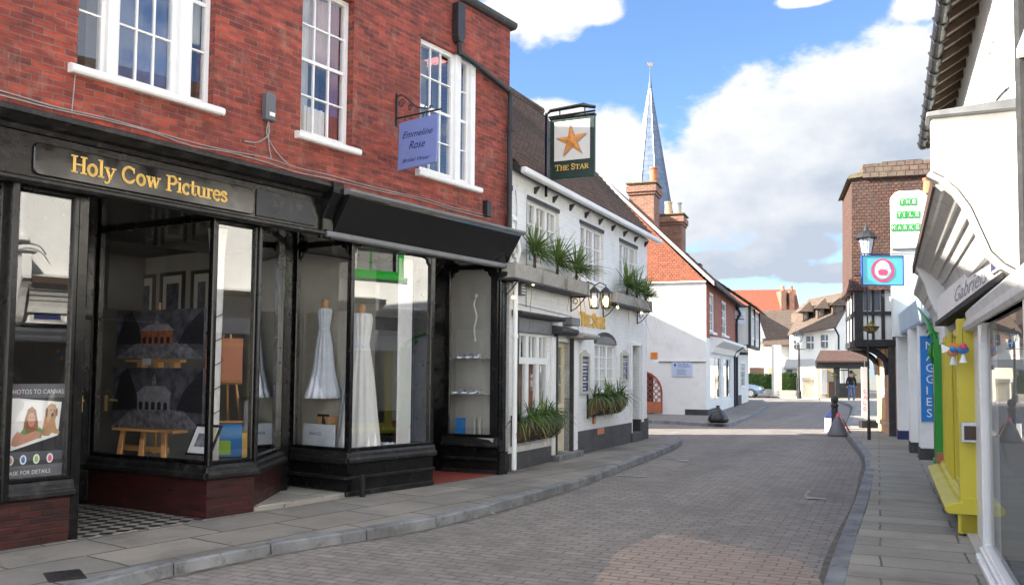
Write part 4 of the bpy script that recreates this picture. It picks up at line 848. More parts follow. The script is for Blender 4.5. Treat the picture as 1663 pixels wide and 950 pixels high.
for k, n in enumerate((-.45, -.35)):
    MB().lathe(RF.p(-.2, n, .62), [(.03, 0), (.022, .05), (.028, .12), (.02, .22), (.034, .28), (.038, .30)], 10).build('candle_holder', 'curtain', smooth=True, label=['left cream candlestick at the bottom of the shoe cabinet', 'right cream candlestick at the bottom of the shoe cabinet'][k], cat='candlestick', group='candlesticks in the shoe cabinet')
MB().box(fHI, .14, .26, -.22, -.12, .62, .90).build('blue_box', 'azure', label='bright blue packet standing in the shoe cabinet', cat='packet')

# ================================================================== PUB
PO = gnd(825, 765, .1); PB = Fr(PO, 24.9, -1)
PU = thing('white_pub', 'white painted brick pub with steep brown tiled roof and black plinth', 'pub', (PO[0], PO[1], 0))
PL = 7.52
arched = []
pw1, pw2, pw3 = (.66, 2.0, 3.36, 4.36), (3.06, 4.4, 3.34, 4.36), (5.44, 6.74, 3.36, 4.36)
bay, pdoor, aw, sd = (.27, 1.62, .80, 2.22), (1.84, 2.56, .15, 2.13), (3.88, 5.2, 1.20, 2.16), (6.30, 6.95, .2, 2.2)
MB().wall(PB, 0, PL, 0, 4.70, -.3, 0, [pw1, pw2, pw3, bay, pdoor, aw, sd]).build('front_wall', 'painted_brick', PU)
m = MB().box(PB, PL - .3, PL, -5.1, -.3, 0, 4.7).box(PB, 0, .25, -5.1, -.3, 0, 4.7).box(PB, .25, PL - .3, -5.1, -4.8, 0, 4.7)
m.prism(PB.sub((PL, 0), (PL, -5.1)), [(0, 4.7), (5.7, 4.7), (2.85, 8.0)], 0, .28) if 0 else None
gF = PB.sub((PL, 0), (PL, -5.1)); m.prism(gF, [(0.02, 4.7), (5.08, 4.9), (2.85, 8.02)], .02, .28); m.build('gable_wall', 'painted_brick', PU)
# roof with uneven tile courses and a toothed verge
def roof(F, u0, u1, n0, z0, n1, z1, m, parent, courses=24, name='roof', th=.05, sag=0., verge=.02):
    mb = MB(); rnd = random.Random(int(u1 * 100)); segs = 8
    for k in range(courses):
        a, b = k / courses, (k + 1) / courses
        ua = u1 + rnd.uniform(-verge, verge)
        for j in range(segs):
            U0, U1 = u0 + (u1 - u0) * j / segs, (u0 + (u1 - u0) * (j + 1) / segs) if j < segs - 1 else ua
            sg = lambda U, t: -sag * math.sin(math.pi * (U - u0) / (u1 - u0)) * t
            q = []
            for U in (U0, U1): q.append((U, n0 + (n1 - n0) * a, z0 + (z1 - z0) * a + .035 + sg(U, a)))
            t = [(U, n0 + (n1 - n0) * b, z0 + (z1 - z0) * b + .005 + sg(U, b)) for U in (U1, U0)]
            P = [F.p(*x) for x in q + t]; mb.loft([p - Vector((0, 0, th)) for p in P], P)
    return mb.build(name, m, parent)
roof(PB, .02, 7.86, .22, 4.66, -2.84, 8.13, 'brown_tiles', PU, 30, sag=.10)
roof(PB, .02, 7.86, -5.3, 4.9, -2.84, 8.13, 'brown_tiles', PU, 16)
MB().tube(cascade([PB.p(.02, -2.84, 8.16), PB.p(2.5, -2.84, 8.10), PB.p(5, -2.84, 8.08), PB.p(7.86, -2.84, 8.16)], 4), .10, 8).build('ridge', 'mossy_tiles', PU)
m = MB().box(PB, .0, 7.9, .16, .27, 4.63, 4.73); m.build('gutter', 'white_gloss', PU, bevel=.02)
for k in range(9): u = .9 + k * .8; MB().loft([PB.p(u, 0, 4.5), PB.p(u + .05, 0, 4.5), PB.p(u + .05, .02, 4.5), PB.p(u, .02, 4.5)], [PB.p(u, 0, 4.60), PB.p(u + .05, 0, 4.60), PB.p(u + .05, .10, 4.62), PB.p(u, .10, 4.62)]).build('eaves_bracket', 'plinth_black', PU)
# plinth, and steps
MB().wall(PB, -.02, 1.83, 0, .36, 0, .025).wall(PB, 2.86, 6.28, 0, .52, 0, .025).wall(PB, 6.97, PL, 0, .5, 0, .025).build('plinth', 'grey_plinth', PU)
MB().box(PB, 6.9, PL + .03, -.3, .028, 0, .56).build('plinth', 'plinth_black', PU)
MB().box(PB, 1.7, 2.9, -.05, .16, .05, .2).build('doorstep', 'kerb_stone', PU, bevel=.012); MB().box(PB, 6.2, 7.0, -.2, .06, .05, .30).build('doorstep', 'grey_plinth', PU, bevel=.012)
for w in (pw1, pw2, pw3):
    u0, u1, z0, z1 = w
    MB().box(PB, u0 - .03, u1 + .02, .0, .012, z1, z1 + .07).build('lintel', 'plinth_black', PU)
    MB().box(PB, u0 - .02, u1 + .02, -.12, .03, z0 - .05, z0).build('window_sill', 'white_gloss', PU)
    for a, b in ((0, .333), (.333, .667), (.667, 1)):
        sash(PB, u0 + (u1 - u0) * a, u0 + (u1 - u0) * b, z0, z1, -.06, 2, 3, PU, fw=.045, mid=False, curtains=[(.0, 1., 0, 1, 'curtain')] if w is pw1 else [(.55, 1., 0, 1, 'curtain_pink')], back='room_mid', recess=.3)
# ground floor window with board over it
u0, u1, z0, z1 = bay
for a, b in ((.0, .36), (.36, .68), (.68, 1)):
    c = [(.0, .8, 0, 1, 'cream')] if a == 0 else ([(.7, 1, 0, 1, 'curtain_red')] if a < .5 else [(0, .3, 0, 1, 'curtain')])
    sash(PB, u0 + (u1 - u0) * a, u0 + (u1 - u0) * b, z0, 1.78, -.03, 1, 1, PU, fw=.055, mid=False, curtains=c, back='room_pale', recess=.5)
    sash(PB, u0 + (u1 - u0) * a, u0 + (u1 - u0) * b, 1.78, z1, -.03, 2, 1, PU, fw=.05, mid=False, curtains=[(0, 1, 0, 1, 'curtain')], back='room_pale')
m = MB().box(PB, .16, .27, 0, .05, .78, 2.42).box(PB, .12, 1.68, 0, .16, .70, .80); m.build('window_frame', 'black_worn', PU, bevel=.01)
MB().box(PB, .22, 1.66, 0.002, .04, 2.22, 2.46).build('lintel', 'grey_lead', PU, bevel=.01)
MB().sweep(PB, [(0, 2.46), (.14, 2.46), (.17, 2.50), (.17, 2.53), (0, 2.55)], .08, 1.95).build('cornice', 'plinth_black', PU)
# door
MB().box(PB, 1.66, 1.80, 0, .05, .2, 2.2).box(PB, 2.60, 2.84, 0, .06, .2, 2.2).build('door_jamb', 'white_gloss', PU, bevel=.01)
MB().box(PB, 1.80, 1.84, -.1, .07, .2, 2.25).box(PB, 2.56, 2.60, -.1, .07, .2, 2.2).build('door_frame', 'plinth_black', PU)
MB().sweep(PB, [(0, 2.24), (.20, 2.24), (.24, 2.28), (.24, 2.34), (0, 2.40)], 1.62, 2.40).build('door_hood', 'plinth_black', PU, bevel=.01)
MB().sweep(PB, [(0, 2.20), (.30, 2.20), (.34, 2.24), (.34, 2.28), (0, 2.34)], 2.42, 3.25).build('door_hood', 'grey_wood', PU, bevel=.01)
MB().box(PB, 2.2, 2.62, .0, .18, 2.42, 2.56).build('vent_box', 'grey_lead', PU, bevel=.01)
dr = MB().wall(PB, 1.84, 2.56, .2, 2.13, -.16, -.11, [(1.94, 2.46, 1.05, 2.03)]); 
for k in (1, 2): dr.box(PB, 1.94 + .173 * k - .012, 1.94 + .173 * k + .012, -.15, -.12, 1.05, 2.03); dr.box(PB, 1.94, 2.46, -.15, -.12, 1.05 + .326 * k - .012, 1.05 + .326 * k + .012)
dr = dr.build('front_door', 'cream', PU, bevel=.006); MB().quad(*[PB.p(x, -.14, z) for x, z in ((1.94, 1.05), (2.46, 1.05), (2.46, 2.03), (1.94, 2.03))]).build('glass', 'sash_glass', dr)
MB().box(PB, .3, 7.2, -1.2, -1.1, .1, 4.6).build('room_wall', 'room_dark', PU); MB().box(PB, .3, 7.2, -1.1, -.31, 2.6, 2.7).build('upper_floor', 'room_dark', PU)
# arched window: white casements, dark arch over
for a, b in ((0, .333), (.333, .667), (.667, 1)): sash(PB, aw[0] + 1.32 * a, aw[0] + 1.32 * b, aw[2], aw[3], -.05, 2, 4, PU, fw=.045, mid=False, curtains=[(.0, 1., 0, .9, 'curtain')], back='room_mid')
A = [(4.54 + .70 * math.cos(R(180 - 18 * k)), 2.16 + .24 * math.sin(R(180 - 18 * k))) for k in range(11)]
MB().prism(PB, A, .0, .012).build('arch', 'plinth_black', PU)
A2 = [(4.54 + .60 * math.cos(R(180 - 18 * k)), 2.165 + .15 * math.sin(R(180 - 18 * k))) for k in range(11)]
MB().prism(PB, A2, .012, .022).build('arch_panel', 'grey_lead', PU)
MB().box(PB, 3.80, 5.26, 0, .12, 1.12, 1.20).build('window_sill', 'plinth_black', PU, bevel=.01)
MB().wall(PB, 6.30, 6.95, .3, 2.2, -.24, -.2).build('side_door', 'plinth_black', PU)
MB().box(PB, 6.98, 7.10, 0, .05, .5, 2.25).box(PB, 6.26, 6.30, 0, .03, .3, 2.24).box(PB, 6.3, 6.98, 0, .03, 2.2, 2.26).build('door_frame', 'white_gloss', PU)
a = uz(PB, 965, 690, .02); MB().box(PB, a[0] - .05, a[0] + .05, 0, .03, .62, .85).build('air_vent', 'copper', PU)
MB().box(PB, 4.0, 4.4, .02, .03, .40, .52).build('bare_brick', 'salmon', PU)
m = MB()
m.tube([PB.p(.6, .012, 2.62), PB.p(.6, .012, 4.4)], .006, 5); m.tube([PB.p(.1, .012, 2.66), PB.p(2.6, .012, 2.60), PB.p(3.0, .012, 2.4)], .006, 5); m.tube(cascade([PB.p(.12, .03, 4.4), PB.p(.2, .02, 4.1), PB.p(.15, .02, 3.7)]), .006, 5)
m.build('cable', 'cable', PU)
# meter/vent boxes by the pipe
t = thing('wall_lamp', 'small square bulkhead lamp on the pub wall beside the cream pipe', 'lamp', tuple(PB.p(.18, 0, 2.7)))
MB().box(PB, .16, .34, 0, .12, 2.78, 2.98).build('casing', 'plastic_grey', t, bevel=.01)
for k in range(4): MB().box(PB, .18, .32, .12, .13, 2.80 + .045 * k, 2.82 + .045 * k).build('louvre', 'white_gloss', t)
# gold wall lettering
o = serif('wall_lettering', 'The Star'.upper() if 0 else 'THE STAR', PB.p(3.06, .004, 2.47), PB.u, Z, PB.n, .25, 'gold', PU, width=1.40, wt=.20, wn=.09, depth=.03, small=.82)

# lanterns and fairy lights
def lantern(p, lbl):
    t = thing('wall_lantern', lbl, 'lantern', tuple(p), 'lit lanterns over the gold wall lettering')
    q = Vector(p); MB().tube([q - PB.n * .24 + Z * .30, q - PB.n * .12 + Z * .36, q + Z * .30, q + Z * .24], .012, 6).build('bracket', 'iron', t)
    MB().lathe(q, [(.135, .155), (.09, .20), (.05, .24), (.015, .27)], 6).build('cap', 'iron', t)
    m = MB()
    for k in range(6):
        a = math.pi / 3 * k; m.tube([q + Vector((.075 * math.cos(a), .075 * math.sin(a), -.12)), q + Vector((.12 * math.cos(a), .12 * math.sin(a), .155))], .008, 4)
    m.lathe(q, [(.085, -.14), (.085, -.115)], 6); m.build('frame', 'iron', t)
    MB().lathe(q, [(.03, -.11), (.055, -.05), (.06, .03), (.03, .09)], 8).build('bulb', 'lamp_glow', t)
for k, px in enumerate((965, 984)):
    a = uz(PB, px, 489, .28); lantern(PB.p(a[0], .28, a[1]), ('left' if not k else 'right') + ' of two black lit lanterns above the gold pub lettering')
# window boxes
def boxplanter(u0, u1, z0, z1, n, lbl, npl, plbl):
    t = thing('window_box', lbl, 'planter', tuple(PB.p(u0, .1, z0)), 'wooden window boxes on iron brackets')
    bm_ = MB().sweep(PB, [(.03, z0), (n - .04, z0), (n, z1), (.03, z1)], u0, u1); bm_.build('trough', 'grey_wood', t, bevel=.01)
    for k in range(npl + 1): u = u0 + (u1 - u0) * k / npl; MB().box(PB, u - .02, u + .02, n - .03, n + .015, z0 - .01, z1 + .01).build('batten', 'grey_wood', t)
    MB().box(PB, u0 + .03, u1 - .03, .05, n - .03, z1, z1 + .008).build('soil', 'soil', t)
    MB().box(PB, u0 - .03, u1 + .05, .02, n + .02, z0 - .03, z0 - .002).build('shelf', 'plinth_black', t)
    for u in (u0 + .1, u1 - .12):
        m = MB(); m.tube([PB.p(u, .01, z0 - .03), PB.p(u, .01, z0 - .30)], .012, 5); m.tube([PB.p(u, .01, z0 - .04), PB.p(u, n, z0 - .04)], .012, 5)
        m.tube(cascade([PB.p(u, .02, z0 - .28), PB.p(u, .10, z0 - .24), PB.p(u, .20, z0 - .14), PB.p(u, n - .02, z0 - .05)]), .010, 5)
        m.tube([PB.p(u, .09 + .045 * math.cos(k * .7), z0 - .11 + .045 * math.sin(k * .7)) for k in range(10)], .008, 5); m.build('bracket', 'iron', t)
    return t
BX1 = (uz(PB, 838, 450, .30)[0], uz(PB, 956, 470, .30)[0], 2.98, 3.20); BX2 = (uz(PB, 1000, 480, .30)[0], uz(PB, 1058, 500, .30)[0], 2.98, 3.18)
boxplanter(*BX1, .30, 'long weathered window box under the left upper pub windows', 3, '')
boxplanter(*BX2, .30, 'short weathered window box under the right upper pub window', 2, '')
def blades(mb, c, n, L, spread, rnd, droop=.35, w=.022, up0=.0, side=None):
    for k in range(n):
        az = rnd.uniform(0, 2 * math.pi); el = math.acos(rnd.uniform(math.cos(spread), 1)) if rnd.random() < .8 else spread
        l = L * rnd.uniform(.65, 1.1); d = Vector((math.cos(az) * math.sin(el), math.sin(az) * math.sin(el), math.cos(el)))
        if side is not None and d.dot(side) < -.25: d -= side * d.dot(side) * 1.3
        e = Vector((-math.sin(az), math.cos(az), 0)); p = Vector(c) + Vector((0, 0, rnd.uniform(-.03, .05))); prev = None; S = 5
        for j in range(S + 1):
            t = j / S; q = p + d * l * t - Vector((0, 0, 1)) * droop * l * t * t * (.3 + math.sin(el)); ww = w * (1 - t ** 2.2) * (.6 + .8 * t if t < .5 else 1) + .0008
            cur = [q - e * ww, q + Vector((0, 0, -ww * .5)), q + e * ww]
            if prev: mb.quad(prev[0], prev[1], cur[1], cur[0]); mb.quad(prev[1], prev[2], cur[2], cur[1])
            prev = cur
def cordyline(base, stem, L, n, seed, lbl, group):
    rnd = random.Random(seed); t = thing('cordyline_plant', lbl, 'plant', tuple(base), group); b = Vector(base)
    top = b + Z * stem
    MB().tube([b - Z * .02, b + Z * stem * .5 + PB.u * .01, top], [.028, .024, .02], 7).build('trunk', 'trunk', t)
    m = MB(); blades(m, top, int(n * 1.3), L, 1.45, rnd, .24, .015, side=PB.n); m.build('leaves', 'leaf', t)
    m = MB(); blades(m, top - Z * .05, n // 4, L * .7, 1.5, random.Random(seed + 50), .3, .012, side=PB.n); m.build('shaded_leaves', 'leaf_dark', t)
    m = MB()
    for k in range(4): a = rnd.uniform(-.12, .12); blades(m, top - Z * .06 + PB.u * a * .3, 1, L * .9, 2.3, rnd, 1.1, .012, side=PB.n)
    m.build('dead_leaves', 'leaf_yellow', t); return t
for k, (px, py, L, s) in enumerate(((868, 425, .74, .26), (905, 438, .70, .22), (936, 452, .70, .20))):
    a = uz(PB, px, py, .17); cordyline(PB.p(a[0], .17, BX1[3]), s, L, 95, 10 + k, ('left', 'middle', 'right')[k] + ' of three spiky green plants in the long window box', 'spiky plants in the long window box')
for k, (px, py, L, s) in enumerate(((1018, 470, .78, .20), (1034, 478, .70, .16), (1048, 486, .62, .12))):
    a = uz(PB, px, py, .17); cordyline(PB.p(a[0], .17, BX2[3]), s, L, 85, 20 + k, ('left', 'middle', 'right')[k] + ' of three spiky green plants in the short window box', 'spiky plants in the short window box')
for k, (px, py) in enumerate(((866, 461), (902, 468), (933, 473), (1003, 499), (1042, 508), (834, 483))):
    a = uz(PB, px, py, .24); q = PB.p(a[0], .24, a[1]); t = thing('fairy_light', ['first', 'second', 'third', 'fourth', 'fifth', 'lowest'][k] + (' small warm bulb from the left under the pub window boxes' if k < 5 else ' warm bulb, by the cream pipe at the left end of the pub'), 'bulb', tuple(q), 'small lit bulbs under the window boxes')
    MB().ball(q, .026, 8).build('bulb', 'fairy_glow', t); MB().tube([q + Z * .03, q + Z * .08], .008, 5).build('socket', 'iron', t)
# hay-rack baskets
def hayrack(u0, u1, z0, z1, lbl, plbl, seed):
    t = thing('wall_basket', lbl, 'planter', tuple(PB.p(u0, .1, z0)), 'coir lined wall troughs of the pub'); n = .27
    arcp = [(.02 + (n) * math.sin(R(90 * k / 6)), z1 - (z1 - z0) * math.cos(R(90 * k / 6))) for k in range(7)]
    MB().sweep(PB, [(.02, z1)] + arcp, u0, u1).build('liner', 'coir', t)
    m = MB()
    for k in range(7): u = u0 + (u1 - u0) * k / 6; m.tube([PB.p(u, a + .012, b - .008) for a, b in arcp], .007, 5)
    for a, b in (arcp[2], arcp[4], arcp[6]): m.tube([PB.p(u0, a + .012, b), PB.p(u1, a + .012, b)], .007, 5)
    m.box(PB, u0 - .03, u0 - .005, 0, .03, z0 - .05, z1 + .08); m.build('iron_rack', 'iron', t)
    p = thing('trough_plants', plbl, 'plant', tuple(PB.p(u0, .14, z1)), 'leafy plants in the wall troughs'); rnd = random.Random(seed); m = MB(); m2 = MB(); m3 = MB()
    for k in range(11):
        c = PB.p(u0 + (u1 - u0) * (k + .5) / 11, .15 + rnd.uniform(-.06, .06), z1 + rnd.uniform(-.02, .04)); blades(m if k % 2 else m2, c, 30, .52, 1.25, rnd, .6, .012, side=PB.n)
        blades(m3, c, 3, .30, 1.9, rnd, 1.0, .012, side=PB.n)
    m.build('leaves', 'leaf', p); m2.build('dark_leaves', 'leaf_dark', p); m3.build('yellow_leaves', 'leaf_yellow', p)
a = uz(PB, 850, 700, .2); b = uz(PB, 908, 700, .2)
hayrack(a[0], b[0], uz(PB, 850, 720, .2)[1], uz(PB, 850, 684, .2)[1], 'coir lined iron wall trough under the left ground floor pub window', 'bushy strap leaved plants filling the left wall trough', 31)
a = uz(PB, 970, 660, .2); b = uz(PB, 1012, 660, .2)
hayrack(a[0], b[0], uz(PB, 970, 676, .2)[1], uz(PB, 970, 648, .2)[1], 'coir lined iron wall trough under the arched pub window', 'bushy strap leaved plants filling the trough under the arched window', 32)
# menu boards
def menu(px0, px1, y0, y1, lbl):
    a = uz(PB, px0, y1, .04); b = uz(PB, px1, y0, .04); u0, u1, z0, z1 = a[0], b[0], a[1], b[1]
    t = thing('menu_board', lbl, 'sign', tuple(PB.p(u0, 0, z0)), 'tall framed menu boards on the pub wall')
    MB().wall(PB, u0, u1, z0, z1, 0, .05, [(u0 + .05, u1 - .05, z0 + .05, z1 - .05)]).prism(PB, [(u0 + .04, z1), (u1 - .04, z1), ((u0 + u1) / 2, z1 + .07)], 0, .05).build('frame', 'gold' if 0 else 'curtain', t)
    MB().box(PB, u0 + .05, u1 - .05, .0, .02, z0 + .05, z1 - .05).build('board', 'navy', t)
    m = MB(); h = z1 - z0 - .1
    for k, (w, hh) in enumerate(((.5, .05), (.9, .06), (.7, .03), (.9, .05), (.8, .03), (.4, .07), (.9, .04), (.7, .03), (.5, .06))):
        zc = z1 - .1 - h * (k + .5) / 10; c = (u0 + u1) / 2; ww = (u1 - u0 - .14) * w / 2; m.box(PB, c - ww, c + ww, .02, .022, zc - hh / 2 * h, zc + hh / 3 * h)
    o = MB();
    serif('lettering', 'THE STAR', PB.p(u0 + .07, .022, z1 - .15), PB.u, Z, PB.n, .05, 'curtain', t, width=u1 - u0 - .14)
    m.v and m.build('chalk_lines', 'tulle', t)
menu(944, 958, 575, 640, 'tall framed menu board between the pub door and the arched window')
menu(1010, 1021, 574, 620, 'smaller framed menu board between the arched window and the dark side door')
# the hanging star sign
a = uz(PB, 884, 298, .05); so = PB.p(a[0], .1, 4.6)
st = thing('pub_sign', 'dark green hanging pub sign with an orange star on a black post', 'sign', tuple(so))
SF = Fr((so.x, so.y), 0, -1); SF.u = PB.n.copy(); SF.n = Vector((SF.u.y, -SF.u.x, 0)); SF.n = -SF.n if SF.n.y > 0 else SF.n
zt = at(884, 184, so.y)[1]; sw0, sw1 = .06, .84
MB().box(SF, -.035, .0, -.02, .02, 4.5, zt).build('post', 'black_gloss', st)
m = MB().tube([SF.p(-.02, 0, zt - .02), SF.p(.05, 0, zt + .03), SF.p(.6, 0, zt + .06), SF.p(.84, 0, zt + .0)], [.02, .03, .035, .028], 8)
m.tube([SF.p(.62, 0, zt + .09), SF.p(.8, 0, zt + .02)], .012, 6); m.tube([SF.p(.02, 0, zt - .08), SF.p(.84, 0, zt - .06)], .018, 6)
for x in (.22, .66): m.tube([SF.p(x, 0, zt + .02), SF.p(x, 0, zt - .16)], .012, 6)
m.build('arm', 'black_gloss', st)
s0 = at(895, 197, so.y)[1]; s1 = at(893, 294, so.y)[1]
bd = MB().box(SF, sw0, sw1, -.03, .03, s1, s0).build('board', 'sign_green', st, bevel=.008)
MB().box(SF, sw0 - .01, sw1 + .01, -.045, .045, s0, s0 + .035).build('top_rail', 'black_gloss', st, bevel=.006)
w, h = sw1 - sw0, s0 - s1
pz0, pz1 = s1 + h * .30, s0 - h * .05; px0, px1 = sw0 + w * .10, sw1 - w * .10
MB().box(SF, px0, px1, .03, .034, pz0, pz1).build('panel', 'sign_white', bd)
cx, cz, r = (px0 + px1) / 2 - .01, (pz0 + pz1) / 2 - .01, .29
def star(r0, r1, dx, dz, rot=4): return [(cx + dx + (r0 if k % 2 == 0 else r1) * math.cos(R(90 + rot + 36 * k)), cz + dz + (r0 if k % 2 == 0 else r1) * math.sin(R(90 + rot + 36 * k))) for k in range(10)]
MB().prism(SF, star(r, r * .34, .018, -.02), .034, .036).build('star_shadow', 'star_shadow', bd)
m = MB(); P = star(r, r * .33, 0, 0)
for k in range(10):
    a, b = P[k], P[(k + 1) % 10]; m.quad(SF.p(a[0], .037, a[1]), SF.p(b[0], .037, b[1]), SF.p(cx, .058, cz))
m.build('star', 'star_orange', bd)
serif('lettering', 'THE STAR', SF.p(sw0 + w * .12, .031, s1 + h * .14), SF.u, Z, SF.n, .095, 'gold', bd, width=w * .76, wt=.17, wn=.09, small=.8)

# ================================================================== GABLE HOUSE across the side road
GO = gnd(1147, 674, .1); GF = Fr(GO, 20.3, -1); GS = GF.sub((0, -9.), (0, 0))       # gable wall faces the camera side
GH = thing('corner_house', 'white corner house with an orange tile hung gable and brick upper front', 'house', (GO[0], GO[1], 0))
GE, GR, GN = 4.98, 9.1, 4.1
MB().box(GF, 0, .3, -2 * GN, 0, 0, 4.93).build('gable_wall', 'white_render', GH)
gp = [(0, 4.93), (-2 * GN, 4.93), (-GN, GR)]
MB().loft([GF.p(-.07, a, b) for a, b in gp], [GF.p(.2, a, b) for a, b in gp]).build('tile_hanging', 'orange_tiles', GH)
MB().box(GF, -.10, -.02, -2 * GN, .02, 4.90, 4.94).build('tile_drip', 'far_white', GH)
MB().box(GF, -.06, .02, -1.9, -.02, 0.0, 2.02).build('white_buttress', 'white_render', GH)
MB().box(GF, -.10, -.06, -1.7, -.0, 1.99, 2.03).build('ledge', 'grey_lead', GH)
gu = 10.4; WN = [(1.0, 2.3, 3.15, 4.65), (4.85, 6.6, 3.2, 4.65)]
MB().wall(GF, .3, gu, 2.9, 4.93, -.3, 0, WN).build('upper_wall', 'house_brick', GH)
for w in WN:
    sash(GF, *w, -.02, 2, 4, GH, fw=.09, back='room_pale'); MB().box(GF, w[0] - .05, w[1] + .05, 0, .12, w[2] - .08, w[2]).build('window_sill', 'white_gloss', GH)
MB().box(GF, .001, .5, .0, .02, 2.9, 4.9).build('corner_strip', 'house_brick', GH)
MB().wall(GF, .3, gu, 0, 2.9, -.3, 0, [(1.2, 4.6, .5, 2.3), (5.4, 8.2, .5, 2.3)]).build('shopfront', 'white_render', GH)
for a, b in ((1.2, 4.6), (5.4, 8.2)):
    sash(GF, a, b, .5, 2.3, -.02, 2, 1, GH, fw=.1, mid=False, back='room_mid')
MB().sweep(GF, [(0, 2.35), (.1, 2.38), (.2, 2.6), (.5, 2.80), (.5, 2.9), (0, 2.98)], 1.1, gu).build('fascia', 'white_gloss', GH)
MB().box(GF, .0, 3, .0, .06, .0, .28).build('plinth', 'plinth_black', GH); MB().box(GF, -.07, .0, -.75, .06, .0, .30).build('plinth', 'plinth_black', GH)
MB().tube([GF.p(gu - .3, .12, 4.7), GF.p(gu - .3, .25, 4.4), GF.p(gu - .3, .08, 4.1), GF.p(gu - .3, .08, 0.1)], .06, 8).tube([GF.p(8.7, .5, 2.8), GF.p(8.7, .12, 2.5), GF.p(8.7, .12, .1)], .05, 8).build('downpipe', 'iron', GH)
roof(GF, -.16, gu + .1, .30, 4.86, -GN, GR + .12, 'brown_tiles', GH, 16); roof(GF, -.16, gu + .1, -2 * GN - .3, 4.86, -GN, GR + .12, 'brown_tiles', GH, 16)
m = MB()
for s in (1, -1):
    n0 = .32 if s > 0 else -2 * GN - .32; m.loft([GF.p(-.20, n0, 4.74), GF.p(-.20, n0, 4.90), GF.p(-.13, n0, 4.90), GF.p(-.13, n0, 4.74)], [GF.p(-.20, -GN, GR + .0), GF.p(-.20, -GN, GR + .16), GF.p(-.13, -GN, GR + .16), GF.p(-.13, -GN, GR + .0)])
m.build('bargeboard', 'grey_wood', GH)
MB().box(GF, .2, gu, -2 * GN, -2 * GN + .3, 0, 4.93).box(GF, gu - .3, gu, -2 * GN + .3, -.3, 0, 4.93).build('rear_wall', 'white_render', GH)
MB().tube([GF.p(-.1, .34, 4.82), GF.p(gu, .34, 4.80)], .06, 8).build('gutter', 'iron', GH)
MB().box(GF, 4.4, 5.0, -1.1, -.8, 5.6, 6.15).build('roof_vent', 'mossy_tiles', GH)
def chimney(F, u0, u1, n0, n1, z0, z1, pots, parent, mt='chimney_brick'):
    c = MB().box(F, u0, u1, n0, n1, z0, z1 - .42).box(F, u0 - .05, u1 + .05, n0 - .05, n1 + .05, z1 - .42, z1 - .32).box(F, u0 - .1, u1 + .1, n0 - .1, n1 + .1, z1 - .32, z1 - .10).box(F, u0 - .04, u1 + .04, n0 - .04, n1 + .04, z1 - .1, z1).build('chimney', mt, parent, bevel=.01)
    MB().box(F, u0 - .11, u1 + .11, n0 - .11, n1 + .11, z1, z1 + .05).build('capping', 'lichen', c)
    for (pu, pn_, mm, h) in pots: MB().lathe(F.p(pu, pn_, z1 + .05), [(.17, 0), (.15, .1), (.14, h - .08), (.165, h - .06), (.165, h), (.11, h), (.11, h - .1)], 14).build('chimney_pot', mm, c, smooth=False)
# first chimney rises from the gable, second from the street slope behind
def nfor(px, u, Y=None):
    """n on line u where the pixel column lies"""
    lo_, hi = -9., 3.
    for _ in range(50):
        mid = (lo_ + hi) / 2; q = GF.p(u, mid, 5); x = IW / 2 + IF * q.x / q.y
        if x < px: lo_ = mid
        else: hi = mid
    return mid
c1 = (nfor(1022, .0), nfor(1063, .0)); ytop = at(1040, 300, GF.p(0, c1[0], 0).y)[1]
chimney(GF, -.02, 1.0, c1[0], c1[1], 5.6, ytop, [(.4, c1[0] + .85, 'terracotta', .62)], GH)
c2 = (nfor(1072, 3.), nfor(1108, 3.)); y2 = at(1090, 350, GF.p(3, c2[0], 0).y)[1]
chimney(GF, 3.0, 4.0, c2[0], c2[1], 5.0, y2, [(3.4, c2[0] + .28, 'pale_pot', .55), (3.4, c2[1] - .22, 'stone_pale', .5)], GH)
def gl(px, py, off): return uz(GS, px, py, off)
a = gl(1056, 582, .09); b = gl(1067, 572, .09)
t = thing('orange_sign', 'small orange sign on the shaded white gable wall', 'sign', tuple(GS.p(a[0], .05, a[1]))); GS0 = GS
sgn = 1
MB().box(GS, a[0], b[0], .0, .03, a[1], b[1]).build('board', 'orange_sign', t); MB().box(GS, a[0] + .06, b[0] - .06, .03, .033, a[1] + .12, a[1] + .15).build('stripe', 'copper', t)
a = gl(1091, 611, .09); b = gl(1124, 587, .09)
t = thing('notice_board', 'white notice board with blue writing on the shaded gable wall', 'sign', tuple(GS.p(a[0], .05, a[1])))
MB().box(GS, a[0], b[0], .065, .10, a[1], b[1]).build('board', 'sign_pale', t)
w = b[0] - a[0]; h = b[1] - a[1]
MB().prism(GS, [(a[0] + w * .10, a[1] + h * .75), (a[0] + w * .16, a[1] + h * .62), (a[0] + w * .22, a[1] + h * .75), (a[0] + w * .19, a[1] + h * .85), (a[0] + w * .13, a[1] + h * .85)], .10, .104).build('emblem', 'letter_blue', t)
plain('lettering', 'The Barn', GS.p(a[0] + w * .3, .101, a[1] + h * .76), GS.u, Z, GS.n, .08, 'letter_blue', t, width=w * .5); plain('lettering', 'Osteopathic', GS.p(a[0] + w * .3, .101, a[1] + h * .62), GS.u, Z, GS.n, .07, 'letter_blue', t, width=w * .6)
for k in range(4): MB().box(GS, a[0] + w * .25, a[0] + w * (.72 - .06 * (k % 2)), .10, .103, a[1] + h * (.12 + .11 * k), a[1] + h * (.15 + .11 * k)).build('text_line', 'plastic_grey', t)
a = gl(1052, 670, .12); b = gl(1074, 606, .12)
t = thing('trellis_gate', 'arched terracotta trellis panel against the foot of the white gable wall', 'trellis', tuple(GS.p(a[0], .1, a[1])))
u1 = b[0]; u0 = u1 - 1.5; zt = b[1] + .05; cc = u1 - .75
